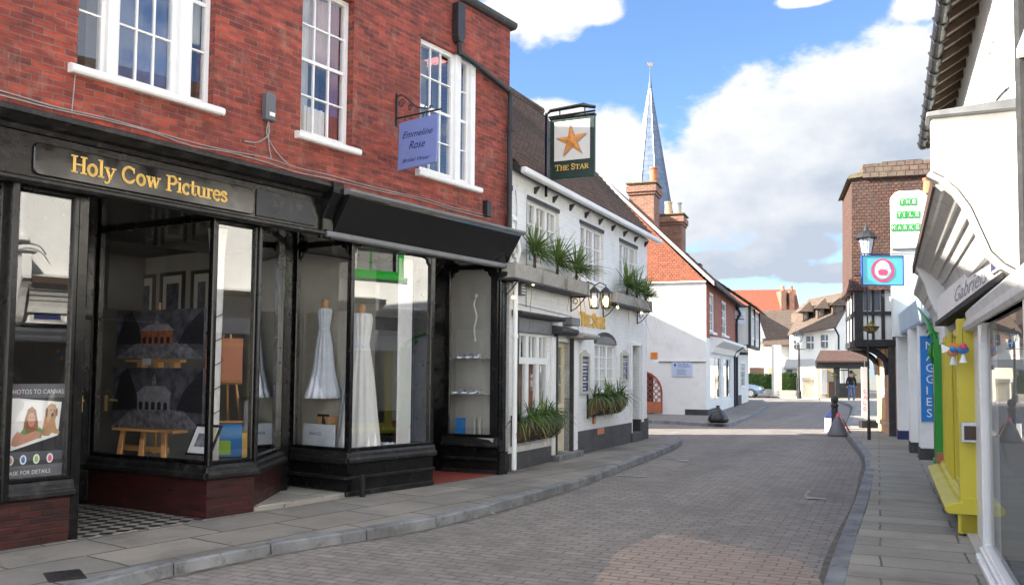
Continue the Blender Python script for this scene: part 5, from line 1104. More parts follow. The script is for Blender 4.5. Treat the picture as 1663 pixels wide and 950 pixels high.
AR = [(u0, .15), (u1, .15)] + [(cc + .75 * math.cos(R(k * 15)), zt - .75 + .75 * math.sin(R(k * 15))) for k in range(13)]
MB().prism(GS, AR, .02, .04).build('panel', 'brown_paint', t)
m = MB()
for k in range(13):
    for s in (1, -1):
        P = []
        for j in range(31):
            x = u0 + 1.5 * j / 30; z = .5 + (k - 4) * .22 + s * (x - cc)
            if .55 < z < zt and (abs(x - cc) < .74) and (z < zt - .75 or math.hypot(x - cc, z - (zt - .75)) < .74): P.append(GS.p(x, .06, z))
        if len(P) > 1: m.tube(P, .018, 4)
m.build('lattice', 'red_paint', t); MB().box(GS, u0, u1, .04, .12, .15, .55).build('base', 'terracotta', t)
MB().tube([GS.p(x, .06, z) for x, z in AR[1:]], .04, 5).build('rim', 'red_paint', t)
# bin bag on the corner
bgp = gnd(1166, 686, .1); t = MB()
t.lathe((bgp[0], bgp[1], .1), [(.22, 0), (.27, .06), (.24, .18), (.15, .33), (.06, .43), (.035, .48), (.06, .52)], 14, 1.15, .9, .10, 5).build('bin_bag', 'bag_black', smooth=True, label='shiny black rubbish bag left at the pavement corner by the white house', cat='rubbish bag')

# further small timbered house, projecting sign
NO = GF.p(gu + .1, 0, 0)
NH = thing('timbered_house', 'white timber framed house with jettied upper floor beyond the brick fronted corner house', 'house', tuple(NO)); NF = GF
for_sub = at
MB().box(GF, 10.6, 17, -6, .0, 0, 2.9).build('ground_wall', 'far_white', NH); MB().box(GF, 11.4, 17.2, -6, .55, 3.0, 4.9).build('upper_wall', 'far_white', NH); MB().box(GF, 11.3, 17.3, .40, .60, 2.86, 3.0).box(GF, 10.5, 11.4, -.3, .5, 2.5, 2.62).build('jetty_beam', 'plinth_black', NH)
[MB().box(GF, *q).build('post', 'plinth_black', NH) for q in ((10.52, 10.7, -.1, .08, .2, 4.9), (11.36, 11.5, .5, .62, 3, 4.9), (13.9, 14.1, .5, .62, 3, 4.9), (17.1, 17.3, .5, .62, 3, 4.9))]; MB().box(GF, 10.6, 12.5, .0, .06, 0, .55).build('plinth', 'plinth_black', NH)
sash(GF, 12.3, 13.6, 3.3, 4.5, .60, 3, 3, NH, fw=.1, mid=False, back='room_dark', recess=.04); sash(GF, 14.6, 16.4, 3.3, 4.5, .60, 3, 3, NH, fw=.1, mid=False, back='room_dark', recess=.04); sash(GF, 12.4, 14.6, .9, 2.2, .05, 3, 3, NH, fw=.1, mid=False, back='room_dark', recess=.04)
roof(GF, 10.9, 17.6, .95, 4.75, -2.6, 7.3, 'brown_tiles', NH, 14); roof(GF, 10.9, 17.6, -6.3, 4.75, -2.6, 7.3, 'brown_tiles', NH, 8)
MB().loft([GF.p(11.4, .5, 4.8), GF.p(11.4, -5.9, 4.8), GF.p(11.4, -2.6, 7.1)], [GF.p(11.6, .5, 4.8), GF.p(11.6, -5.9, 4.8), GF.p(11.6, -2.6, 7.1)]).build('gable', 'plinth_black', NH)
Y = GF.p(10.3, .5, 0).y; a = at(1187, 526, Y); b = at(1210, 504, Y)
t = thing('projecting_sign', 'pale grey sign board projecting over the pavement beyond the brick fronted house', 'sign', (a[0], Y, a[1]))
MB().box(WL, a[0], b[0], Y - .03, Y + .03, a[1], b[1]).build('board', 'tulle', t); MB().box(WL, a[0] + .06, b[0] - .06, Y - .034, Y - .03, a[1] + .2, a[1] + .26).build('text_line', 'plastic_grey', t); MB().box(WL, a[0] + .06, b[0] - .1, Y - .034, Y - .03, a[1] + .34, a[1] + .38).build('text_line', 'plastic_grey', t)
# church spire
sx, sz = at(1056, 130, 62); bx, bz = at(1058, 324, 62)
SP = thing('church_spire', 'tall slender blue grey church spire with a small weather vane above the rooftops', 'spire', (sx, 62, 0))
m = MB(); rb = 2.25; n = 8; rings = []
zb = 7.; rbase = (at(1085, 324, 62)[0] - at(1031, 324, 62)[0]) / 2; zz = bz
prev = None; rbase *= 1.22
for k in range(17):
    t = k / 16; z = zb + (sz - zb) * t; r = max(.03, rbase * (sz - z) / (sz - zz)) * (1 + .10 * max(0, (.12 - t)) / .12)
    i = len(m.v); m.v += [Vector((sx + r * math.cos(R(45 * j + 6)), 62 + r * math.sin(R(45 * j + 6)), z)) for j in range(8)]
    if prev is not None:
        for j in range(8): m.f.append((prev + j, prev + (j + 1) % 8, i + (j + 1) % 8, i + j))
    prev = i
m.build('spire', 'spire_shingle', SP)
m = MB()
for j in range(8): m.tube([Vector((sx + rbase * 1.02 * (sz - z) / (sz - zz) * math.cos(R(45 * j + 6)), 62 + rbase * 1.02 * (sz - z) / (sz - zz) * math.sin(R(45 * j + 6)), z)) for z in (zb, sz - .3)], [.04, .02], 4)
m.build('hip_roll', 'slate_light', SP)
MB().lathe((sx, 62, 0), [(.10, sz - .9), (.16, sz - .5), (.08, sz - .1), (.03, sz + .7), (.02, sz + 1.2)], 8).lathe((sx, 62, 0), [(.30, sz - 4.2), (.36, sz - 4.1), (.30, sz - 4.0)], 8).build('finial', 'slate_light', SP)
MB().prism(Fr((sx, 62), 90, -1), [(-.16, sz + 1.1), (.0, sz + .98), (.14, sz + 1.0), (.2, sz + 1.28), (.08, sz + 1.2), (-.02, sz + 1.32), (-.08, sz + 1.2), (-.2, sz + 1.3)], -.02, .02).build('weather_vane', 'pale_pot', SP)
MB().box(Fr((sx, 62), 0, -1), -2.6, 2.6, -2.6, 2.6, 0, 8).build('tower', 'stone_pale', SP)

# unseen house added behind the pub to shade the side road and gable
LH = thing('shadow_house', 'unseen brick house added behind the white pub to shade the side road and gable', 'house', (-1.5, 24.3, 0))
LF = Fr((-1.5, 24.3), 0, -1)
m = MB().wall(LF, 0, 13, 0, 6.9, -.3, 0, [(1, 2.2, 1, 2.4), (4.5, 5.8, 1, 2.4), (1, 2.2, 3.6, 5), (4.5, 5.8, 3.6, 5)]).box(LF, 0, .3, -6, -.3, 0, 6.9).box(LF, 12.7, 13, -6, -.3, 0, 6.9).box(LF, .3, 12.7, -6, -5.7, 0, 6.9); m.build('wall', 'house_brick', LH)
for u0, z0 in ((1, 1), (4.5, 1), (1, 3.6), (4.5, 3.6)): sash(LF, u0, u0 + (1.2 if u0 == 1 else 1.3), z0, z0 + 1.4, -.1, 3, 4, LH)
roof(LF, -.05, 13.2, .25, 6.8, -3., 8.8, 'brown_tiles', LH, 10); roof(LF, -.05, 13.2, -6.3, 6.8, -3., 8.8, 'brown_tiles', LH, 8)

# ================================================================== RIGHT SIDE: near white building with its shops
RR = Fr((3.87, 7.11), 23.6, 1)
NB = thing('white_shop_building', 'white rendered building over the near shops with a black gutter and ribbed cove cornice', 'building', (3.87, 7.11, 0))
UE = 6.9
gw = (3.75, 5.35, 3.6, 4.6); hols = [(-2.3, -1.2, 3.75, 4.9), (-5.6, -4.4, 3.75, 4.9), (-9, -7.8, 3.75, 4.9), (-13, -11.8, 3.75, 4.9), (.4, 1.4, 3.7, 4.8), gw]
MB().wall(RR, -22, UE, 2.9, 5.45, -.5, -.2, hols).build('upper_wall', 'white_render', NB)
for i, h in enumerate(hols):
    gm = 'green_paint' if h is gw else 'white_gloss'
    sash(RR, *h, -.22 if gm != 'green_paint' else -.17, 3 if gm != 'green_paint' else 2, 4 if gm != 'green_paint' else 1, NB, fm=gm, fw=.07 if gm != 'green_paint' else .12, mid=gm != 'green_paint', curtains=[(0, .3, 0, 1, 'curtain')])
    MB().box(RR, h[0] - .06, h[1] + .06, -.2, -.10, h[2] - .07, h[2]).build('window_sill', gm, NB, bevel=.006)
MB().box(RR, -22, UE, -8, -7.7, 0, 5.4).box(RR, UE - .3, UE, -7.7, -.5, 2.9, 5.4).box(RR, -22, -21.7, -7.7, -.5, 0, 5.4).build('rear_wall', 'white_render', NB)
roof(RR, -22, UE + .2, .16, 5.26, -4.1, 8.3, 'brown_tiles', NB, 12, th=.05); roof(RR, -22, UE + .2, -8.3, 5.2, -4.1, 8.3, 'brown_tiles', NB, 8)
m = MB(); m.sweep(RR, [(.06 + .075 * math.cos(R(180 + 18 * k)) + .09, 5.24 + .08 * math.sin(R(180 + 18 * k))) for k in range(11)], -22, UE); m.build('gutter', 'black_worn', NB)
for k in range(-8, 14): u = k * .52; MB().tube([RR.p(u, .235, 5.25), RR.p(u, .20, 5.16), RR.p(u, .14, 5.15), RR.p(u, .06, 5.20)], .012, 5).build('gutter_bracket', 'iron', NB)
for k in range(-10, 17): u = .1 + k * .41; MB().sweep(RR, [(-.2, 5.30), (.10, 5.12), (.10, 5.20), (-.2, 5.40)], u, u + .07).build('rafter_foot', 'brown_paint', NB)
MB().sweep(RR, [(-.2, 5.40), (.12, 5.20), (.12, 5.22), (-.2, 5.43)], -22, UE).build('soffit', 'old_timber', NB)
# shop cornice: ribbed cove above a name board
cov = [(.02, 2.50), (.035, 2.60), (.07, 2.70), (.088, 2.695), (.13, 2.78), (.15, 2.775), (.21, 2.86), (.232, 2.855), (.31, 2.93), (.335, 2.925), (.37, 2.96)]
MB().sweep(RR, cov + [(.37, 3.05), (-.2, 3.16), (-.2, 2.50)], -1.2, 4.6).build('cove_cornice', 'ribbed_white', NB)
MB().box(RR, -1.2, 4.62, .371, .392, 2.955, 3.06).build('cornice_edge', 'brown_paint', NB)
BDF = RR.sub((-1.21, -.07), (3.68, .14)); L_ = BDF.L
nbd = MB().prism(BDF, [(0, 2.33), (L_, 2.25), (L_, 2.56), (0, 2.56)], -.12, .0).build('name_board', 'white_gloss', NB, bevel=.004)
plain('lettering', 'Gabriels', BDF.p(3.1, .001, 2.35), -BDF.u, Z, BDF.n, .15, 'slate_text', nbd, width=2.2, shear=.4)
MB().prism(BDF, [(0, 2.28), (L_, 2.20), (L_, 2.25), (0, 2.33)], -.12, .03).build('board_bead', 'old_timber', NB)
MB().sweep(RR, [(-.045, 2.02), (.035, 2.02), (.05, 2.05), (.045, 2.10), (.02, 2.12), (.03, 2.19), (.0, 2.23), (-.045, 2.25)], -6, 1.12).build('shop_cornice', 'ribbed_white', NB)
prof = [(.40, 3.42), (.40, 3.05), (.32, 3.0), (.23, 2.91), (.15, 2.78), (.09, 2.62), (.03, 2.46), (-.05, 2.37), (-.14, 2.31), (-.14, 3.42)]
MB().sweep(RR, prof, -1.34, -1.2).build('end_console', 'white_render', NB, bevel=.006)
MB().sweep(RR, [(a + .012, b - .006) for a, b in prof[1:-1]] + [(a + .035, b - .035) for a, b in prof[1:-1]][::-1], -1.33, -1.21).build('console_trim', 'ribbed_white', NB)
MB().sweep(RR, [(-.2, 3.42), (.43, 3.42), (.43, 3.455), (-.2, 3.50)], -1.40, -1.14).build('console_capping', 'grey_lead', NB, bevel=.006)
# second lower console and cove over the yellow shop's far end
prof2 = [(.36, 2.98), (.37, 2.93), (.33, 2.86), (.27, 2.72), (.22, 2.52), (.16, 2.38), (.10, 2.28), (.02, 2.14), (-.1, 2.12), (-.1, 2.98)]
MB().sweep(RR, prof2, 3.72, 3.86).build('end_console', 'white_gloss', NB, bevel=.006)
MB().sweep(RR, [(.05, 2.3), (.08, 2.45), (.13, 2.58), (.145, 2.575), (.19, 2.68), (.205, 2.675), (.27, 2.78), (.33, 2.84), (.33, 2.9), (-.1, 2.95), (-.1, 2.3)], 3.86, 6.6).build('cove_cornice', 'ribbed_white', NB)
MB().box(RR, 3.86, 6.7, -.2, .06, 2.02, 2.32).build('name_board', 'white_gloss', NB)
# downpipe and cable at the picture's right
MB().tube([RR.p(-1.62, -.13, 5.2), RR.p(-1.62, -.13, 2.27)], .04, 8).build('downpipe', 'rubber', NB)
MB().tube(cascade([RR.p(-1.5, -.05, 3.52), RR.p(-1.2, -.1, 3.62), RR.p(-1.0, -.05, 3.60), RR.p(-.9, .02, 3.46)]), .010, 5).build('cable', 'iron', NB)
# near shop window
MB().wall(RR, -6, .03, 0.1, 2.14, -.045, .02, [(-2.6, -.10, .24, 2.02), (-5.6, -2.75, .24, 2.02)]).build('shop_window', 'white_gloss', NB, bevel=.008)
m = MB()
for c, s in ((-.10, -1),):
    P = [(c, 2.02), (c, 1.84)] + [(c - .22 + .22 * math.cos(R(15 * k)), 1.82 + .20 * math.sin(R(15 * k))) for k in range(7)]
    m.prism(RR, P, -.035, .01)
m.build('window_corner', 'white_gloss', NB)
for a, b in ((-2.6, -.10), (-5.6, -2.75)): MB().quad(*[RR.p(x, -.02, z) for x, z in ((a, .24), (b, .24), (b, 2.02), (a, 2.02))]).build('glass', 'near_glass', NB)
MB().box(RR, -6, .0, .02, .07, .1, .16).box(RR, -6, -.04, .02, .045, .16, .22).build('shop_sill', 'white_gloss', NB, bevel=.01)
MB().box(RR, 0.03, 1.15, -.12, -.04, 0.1, 2.14).build('side_panel', 'white_gloss', NB); MB().box(RR, .06, 1.2, -.04, .05, .08, .13).build('doorstep', 'stone_pale', NB)
MB().box(RR, -22, 6.6, -3.1, -3, 0, 2.9).box(RR, -22, 6.6, -3, -.21, 2.62, 2.72).build('room_wall', 'room_mid', NB); MB().box(RR, .03, .1, -3, -.12, 0, 2.6).build('partition', 'room_mid', NB)
MB().box(RR, -22, -6.02, -.2, 0, 0, 2.9).build('lower_wall', 'white_render', NB)
# yellow shopfront
MB().box(RR, 1.15, 1.29, -.12, .10, .12, 2.14).build('yellow_pier', 'yellow_paint', NB, bevel=.006)
MB().box(RR, 1.15, 1.22, -.20, -.12, .12, 2.12).build('white_edge', 'white_gloss', NB)
m = MB().wall(RR, 1.29, 5.0, .36, 2.10, -.06, .04, [(1.35, 2.7, .5, 2.02), (4.0, 4.85, .5, 2.02)]); m.build('shop_window', 'yellow_paint', NB, bevel=.008)
m = MB()
for u in (2.72, 3.0, 3.3, 3.6, 3.92): m.box(RR, u, u + .07, .04, .07, .4, 2.08)
m.build('fluting', 'yellow_paint', NB, bevel=.01)
for a, b in ((1.35, 2.7), (4.0, 4.85)): MB().quad(*[RR.p(x, -.02, z) for x, z in ((a, .5), (b, .5), (b, 2.02), (a, 2.02))]).build('glass', 'near_glass', NB)
MB().sweep(RR, [(-.1, .30), (.20, .30), (.23, .33), (.23, .37), (.12, .41), (.08, .41), (.06, .46), (-.1, .46)], 1.12, 5.05).build('shop_sill', 'yellow_paint', NB, bevel=.006)
MB().box(RR, 1.18, 5.0, -.1, .07, 0, .30).build('plinth', 'black_gloss', NB); MB().box(RR, 1.15, 1.20, -.1, .12, .12, .30).build('yellow_foot', 'yellow_paint', NB)
MB().box(RR, 5.0, 5.35, -.1, .12, 0, .55).build('low_brick', 'pink_brick', NB); MB().box(RR, 5.0, 6.9, -.2, .02, 0, 2.9).build('shop_wall', 'white_gloss', NB)
# green pilaster with its scroll
MB().box(RR, 5.15, 5.38, .02, .13, .42, 2.1).box(RR, 5.12, 5.41, .02, .15, .38, .46).build('green_pilaster', 'green_paint', NB, bevel=.01)
C5 = cascade([RR.p(5.26, .08, 2.05), RR.p(5.3, .14, 2.22), RR.p(5.6, .18, 2.36), RR.p(6.2, .22, 2.50), RR.p(6.9, .26, 2.66)])
m = MB().tube(C5, [.045 - .0012 * k for k in range(len(C5))], 8)
m.tube([RR.p(5.25, .10 + (.09 - .005 * k) * math.cos(k * .55), 2.12 + (.09 - .005 * k) * math.sin(k * .55)) for k in range(15)], .018, 6).tube([RR.p(5.5, .14 + (.06 - .004 * k) * math.cos(k * .55), 2.20 + (.06 - .004 * k) * math.sin(k * .55)) for k in range(13)], .014, 6)
m.tube([RR.p(5.26, .13, 1.75), RR.p(5.26, .17, 1.9), RR.p(5.26, .15, 2.06)], [.012, .03, .02], 6); m.build('green_scroll', 'green_paint', NB, smooth=True)
m = MB().tube([RR.p(5.9, .08, 2.0), RR.p(5.9, .08, .5)], .035, 7); m.build('waste_pipe', 'brown_paint', NB)
# things on the near shops
a = uz(RR, 1575, 700, .14); q = RR.p(1.13, .02, 1.02)
t = thing('leaflet_holder', 'clear leaflet holder with a small card fixed to the yellow pier', 'leaflet holder', tuple(q))
Fq = Fr((q.x, q.y), 0, -1); Fq.u = -RR.n.copy(); Fq.n = -RR.u.copy()
MB().box(Fq, -.06, .08, .0, .05, .98, 1.16).build('holder', 'tulle', t); MB().box(Fq, -.04, .06, .05, .055, 1.0, 1.13).build('card', 'brown_paint', t)
def toy(q, lbl, cols, rnd):
    t = thing('hanging_toy', lbl, 'toy', tuple(q), 'colourful hanging fabric toys'); q = Vector(q)
    MB().ball(q, .05, 10, .8).build('body', cols[0], t, smooth=True); MB().ball(q + RR.u * -.06 + Z * .03, .032, 8).build('head', cols[1], t, smooth=True)
    MB().loft([q + Z * .03, q + RR.n * .10 + Z * .08, q + RR.n * .09 - Z * .01], [q + Z * .03 + RR.u * .015, q + RR.n * .10 + Z * .08 + RR.u * .015, q + RR.n * .09 - Z * .01 + RR.u * .015]).build('wing', cols[2], t)
    MB().lathe(q - Z * .12, [(.035, 0), (.02, .05), (.01, .08)], 8).build('tail', cols[3], t); MB().tube([q, q + Z * .20], .003, 4).build('string', 'iron', t)
toy(RR.p(1.1, .14, 1.82), 'white, orange and blue fabric toy bird hanging by the yellow pier', ('salmon', 'azure', 'pure_white', 'tulle'), 1)
toy(RR.p(1.02, .06, 1.84), 'smaller blue and red fabric toy hanging close to the yellow pier', ('azure', 'pink', 'orange_sign', 'pure_white'), 2)
toy(RR.p(-.55, -.18, 1.85), 'yellow, blue and orange fabric toy hanging inside the near shop window', ('azure', 'yellow_paint', 'orange_sign', 'salmon'), 3)
t = thing('inflatable_ring', 'orange and dark red ring propped up inside the near shop window', 'toy ring', tuple(RR.p(-1.45, -.6, .9)))
c = RR.p(-1.5, -.55, 1.05); P = [c + RR.u * (.42 * math.cos(R(k * 15))) + Z * (.42 * math.sin(R(k * 15))) for k in range(25)]
MB().tube(P, .09, 10).build('ring', 'tile_red', t, smooth=True); MB().tube([c + RR.n * .07 + RR.u * (.42 * math.cos(R(60 + k * 12))) + Z * (.42 * math.sin(R(60 + k * 12))) for k in range(10)], .05, 8).build('stripe', 'orange_vinyl', t, smooth=True)
t = thing('play_table', 'dark table with orange edged tops inside the near shop window', 'table', tuple(RR.p(-1.4, -.9, .1)))
MB().box(RR, -2.3, -.5, -1.3, -.35, .62, .66).build('table_top', 'art_dark', t); MB().box(RR, -2.3, -.5, -.35, -.32, .60, .68).build('edge', 'orange_vinyl', t)
for u in (-2.25, -.55):
    for n in (-1.25, -.4): MB().box(RR, u, u + .05, n, n + .05, .1, .62).build('leg', 'iron', t)
MB().box(RR, -6, .0, -3, -.11, .08, .12).build('shop_floor', 'art_dark', NB)
t = thing('window_sign', 'small blue and white sign under the curved white console', 'sign', tuple(RR.p(-1.0, -.05, 2.38)))
MB().box(BDF, .12, .62, .005, .02, 2.37, 2.50).build('board', 'curtain', t); MB().box(BDF, .18, .58, .02, .024, 2.39, 2.48).build('panel', 'navy', t)

# ------------------------------------------------------------------ row of shops beyond
R2 = Fr((6.64, 12.8), 20, 1)
SB = thing('low_white_shops', 'low white shopfronts with pale blue name board, deep pilasters and blue panels', 'building', (6.64, 12.8, 0))
MB().wall(R2, .2, 8.4, 0, 2.6, -.3, 0, [(1.4, 2.6, .5, 2.2), (4.6, 5.9, .5, 2.2), (6.2, 7.6, .5, 2.2)]).build('front_wall', 'white_gloss', SB)
MB().box(R2, .2, 8.4, -5, -.3, 2.9, 3.0).box(R2, .2, 8.4, -5, -.0, 2.6, 2.9).build('flat_roof', 'grey_lead', SB); MB().box(R2, .2, .4, -5, -.3, 0, 2.6).box(R2, 8.2, 8.4, -5, -.3, 0, 2.6).box(R2, .4, 8.2, -1.5, -1.4, 0, 2.6).build('side_wall', 'white_gloss', SB)
MB().sweep(R2, [(0, 2.50), (.30, 2.50), (.32, 2.54), (.34, 2.92), (.30, 2.98), (0, 3.02)], .5, 8.3).build('name_board', 'pale_blue', SB)
for a, b in ((1.4, 2.6), (4.6, 5.9), (6.2, 7.6)): sash(R2, a, b, .5, 2.2, -.02, 2, 1, SB, fw=.08, mid=False, glass='near_glass', back='room_mid')
for k, (u, n, lbl) in enumerate(((2.72, .29, 'azure'), (4.15, .33, None), (7.9, .28, 'navy'))):
    MB().box(R2, u, u + .32, 0, n, .30, 2.5).build('pilaster', 'white_gloss', SB, bevel=.01); MB().box(R2, u + .01, u + .33, 0, n + .01, 0, .32).build('pilaster_foot', 'plinth_black' if lbl != 'navy' else 'navy', SB)
MB().box(R2, 6.0, 6.14, 0, .05, .5, 2.5).build('blue_post', 'navy', SB); MB().box(R2, 5.7, 5.95, .01, .14, 1.7, 2.45).build('blue_panel', 'letter_blue', SB)
q0, q1 = R2.p(2.72, .30, 0), R2.p(2.72, -.02, 0)
t = thing('vertical_banner', 'tall bright blue board with white letters reading downwards on a white pilaster', 'sign', tuple(R2.p(2.70, .15, .75)))
BF = Fr((q0.x, q0.y), 0, -1); BF.u = -R2.n.copy(); BF.n = -R2.u.copy()
MB().box(BF, 0.03, .30, 0, .03, .78, 2.30).build('board', 'azure', t)
for k, ch in enumerate('MAGGIES'): plain('lettering', ch, BF.p(.12, .032, 2.06 - k * .20), BF.u, Z, BF.n, .15, 'pure_white', t)
# white building with the tile market board
Y3 = 19.; x0 = at(1449, 400, Y3)[0]
WB = thing('white_gable_shop', 'plain white building behind the low shops carrying a rounded white tile shop board', 'building', (x0, Y3, 0))
SQ = Fr((x0, Y3), 0, -1); q_ = Fr((0, 0), 16.5, 1); SQ.u = -q_.n.copy(); SQ.n = -q_.u.copy()
MB().box(SQ, 0, 2.4, -.3, 0, 2.45, 4.42).build('upper_wall', 'white_render', WB); MB().box(SQ, .45, 2.4, -.3, -.02, 0, 2.45).build('lower_wall', 'white_render', WB)
MB().box(SQ, -.03, 2.4, 0, .02, 4.36, 4.40).build('ledge', 'grey_lead', WB)
a = uz(SQ, 1447, 390, .08); b = uz(SQ, 1508, 308, .08)
t = thing('shop_board', 'white board with rounded corners reading THE TILE MARKET in green tiles', 'sign', tuple(SQ.p(a[0], 0, a[1])))
w = b[0] - a[0]; h = b[1] - a[1]; rr_ = .14
MB().prism(SQ, [(a[0], a[1] - .2), (a[0] + w, a[1] - .2), (a[0] + w, b[1] - rr_), (a[0] + w - rr_, b[1]), (a[0] + rr_, b[1]), (a[0], b[1] - rr_)], .0, .08).build('board', 'pure_white', t, bevel=.03)
for row, (wd, zf) in enumerate((('THE', .70), ('TILE', .44), ('MARKET', .18))):
    n = len(wd); cw = .122; x = a[0] + w * .46 - n * cw / 2
    for k, ch in enumerate(wd):
        tl = MB().box(SQ, x + k * cw + .010, x + (k + 1) * cw - .010, .08, .10, a[1] + h * zf, a[1] + h * zf + .15).build('letter_tile', 'bright_green', t)
        plain('lettering', ch, SQ.p(x + k * cw + .030, .102, a[1] + h * zf + .028), SQ.u, Z, SQ.n, .095, 'pure_white', tl, width=.062 if ch != 'I' else .02)
# turquoise hanging sign
Yt = 18.2; a = at(1400, 463, Yt); b = at(1466, 416, Yt)
t = thing('turquoise_sign', 'turquoise hanging sign with a round pink and white emblem', 'sign', (a[0], Yt, a[1]))
MB().box(WL, a[0], b[0], Yt - .02, Yt + .02, a[1], b[1]).build('board', 'turquoise', t); MB().wall(WL, a[0] - .012, b[0] + .012, a[1] - .012, b[1] + .012, Yt - .03, Yt + .03, [(a[0] + .01, b[0] - .01, a[1] + .01, b[1] - .01)]).build('frame', 'letter_blue', t)
cx, cz = (a[0] + b[0]) / 2 - .0, (a[1] + b[1]) / 2; rad = .24
def ringp(r0, r1, y0, y1, m, nm):
    mb = MB(); K = 28
    for k in range(K):
        a0, a1 = 2 * math.pi * k / K, 2 * math.pi * (k + 1) / K
        mb.quad(*[Vector((cx + r * math.cos(t), y0, cz + r * math.sin(t))) for r, t in ((r0, a0), (r1, a0), (r1, a1), (r0, a1))])
    mb.build(nm, m, t)
ringp(.19, .25, Yt - .024, 0, 'pink', 'ring'); ringp(.0, .17, Yt - .024, 0, 'pure_white', 'disc')
MB().prism(WL, [(cx - .11, cz - .02), (cx - .08, cz - .10), (cx + .08, cz - .10), (cx + .11, cz - .02), (cx + .06, cz + .02), (cx - .06, cz + .02)], Yt - .03, Yt - .026).build('cupcake', 'pink', t)
MB().prism(WL, [(cx + .14 * math.cos(R(12 * k)), cz + .05 + .16 * math.sin(R(12 * k))) for k in range(16)], Yt - .029, Yt - .025).build('icing', 'pure_white', t)
MB().tube([(b[0] + .5, Yt, b[1] + .04), (a[0], Yt, b[1] + .04)], .014, 5).build('bracket', 'iron', t)

# ------------------------------------------------------------------ half timbered building with tile hung top
TO = (9.36, 21.31); TF = Fr(TO, 16.5, 1)
TB = thing('timber_framed_house', 'jettied black and white timber framed house with a tile hung top storey', 'house', (*TO, 0))
TL = 2.6
MB().wall(TF, 0, TL, 0, 2.3, -.3, 0, [(1.0, 2.0, 1.0, 2.0)]).box(TF, 0, .3, -4, -.3, 0, 2.3).box(TF, TL - .3, TL, -4, -.3, 0, 2.3).build('ground_wall', 'orange_cream', TB)
sash(TF, 1.0, 2.0, 1.0, 2.0, -.03, 3, 3, TB, mid=False, fw=.07)
for u in (.0, .8, 2.15, 2.45): MB().box(TF, u, u + .12, 0, .03, .42, 2.3).build('stud', 'pale_pot', TB)
MB().box(TF, 0, TL, 0.031, .05, .30, .42).build('rail', 'pale_pot', TB); MB().box(TF, .25, .70, .0, .02, .5, 1.2).build('salmon_panel', 'salmon', TB)
MB().box(TF, 0, TL, -4, .78, 2.32, 3.75).build('first_floor', 'white_render', TB)
m = MB()
S = lambda n0, n1, z0, z1, pr=.05: m.box(TF, -pr, -.002, n0, n1, z0, z1)
S(.62, .80, 2.3, 3.75, .06); S(.12, .20, 2.48, 3.72, .045); S(.36, .42, 2.48, 3.72, .045); S(-.2, -.05, 2.48, 3.72, .045); S(-4, .81, 2.30, 2.47, .07); S(-4, .62, 3.08, 3.17, .055); S(-.6, -.5, 2.5, 3.7, .04)
m.box(TF, -.06, TL, .781, .83, 2.30, 2.46).box(TF, 0, TL, .781, .82, 3.08, 3.18)
for u in (.0, .8, 1.6, 2.46): m.box(TF, u, u + .14, .782, .81, 2.46, 3.75)
m.build('timber_frame', 'old_timber', TB)
for a, b in ((.22, .35), (.44, .60)): MB().box(TF, -.02, -.001, a, b, 3.20, 3.68).build('window_pane', 'plastic_grey', TB)
for u in (.1, 2.2): MB().tube(cascade([TF.p(u, .05, 1.6), TF.p(u, .10, 1.95), TF.p(u, .35, 2.18), TF.p(u, .72, 2.32)]), .08, 6).build('jetty_bracket', 'old_timber', TB)
MB().box(TF, 0, TL, -4, .78, 2.26, 2.315).build('jetty_floor', 'old_timber', TB); MB().box(TF, -.03, .10, -.1, .05, 0, 2.3).build('corner_post', 'plinth_black', TB)
m = MB(); m.sweep(TF, [(-4, 3.72), (.95, 3.70), (.92, 3.80), (.88, 3.95), (.85, 6.55), (-4, 6.55)], -.12, TL + .1); m.build('tile_hanging', 'wall_tiles', TB)
m = MB(); m.sweep(TF, [(.50, 6.55), (.97, 6.50), (.90, 6.60), (.50, 6.68)], -.18, TL + .15); m.build('ridge_tiles', 'lichen', TB)
m = MB(); K = 10; rnd = random.Random(8)
for k in range(K):
    n0, n1 = .60 - 4.5 * k / K, .60 - 4.5 * (k + 1) / K; h0 = 6.84 + .03 * math.sin(k * 1.1) + .012 * k; m.loft([TF.p(-.2, n0, 6.5), TF.p(-.2, n1, 6.5), TF.p(-.2, n1, h0 + .01), TF.p(-.2, n0, h0)], [TF.p(TL + .1, n0, 6.5), TF.p(TL + .1, n1, 6.5), TF.p(TL + .1, n1, h0 + .05), TF.p(TL + .1, n0, h0 + .04)])
m.build('roof', 'mossy_tiles', TB)
# aerial and orange chimney bits over the tile market board
a = at(1508, 275, 20.5); MB().lathe((a[0], 20.5, a[1] - .6), [(.14, 0), (.12, .3), (.15, .38), (.1, .38)], 10).build('chimney_pot', 'terracotta', label='small terracotta chimney pot behind the tile shop board', cat='chimney pot')
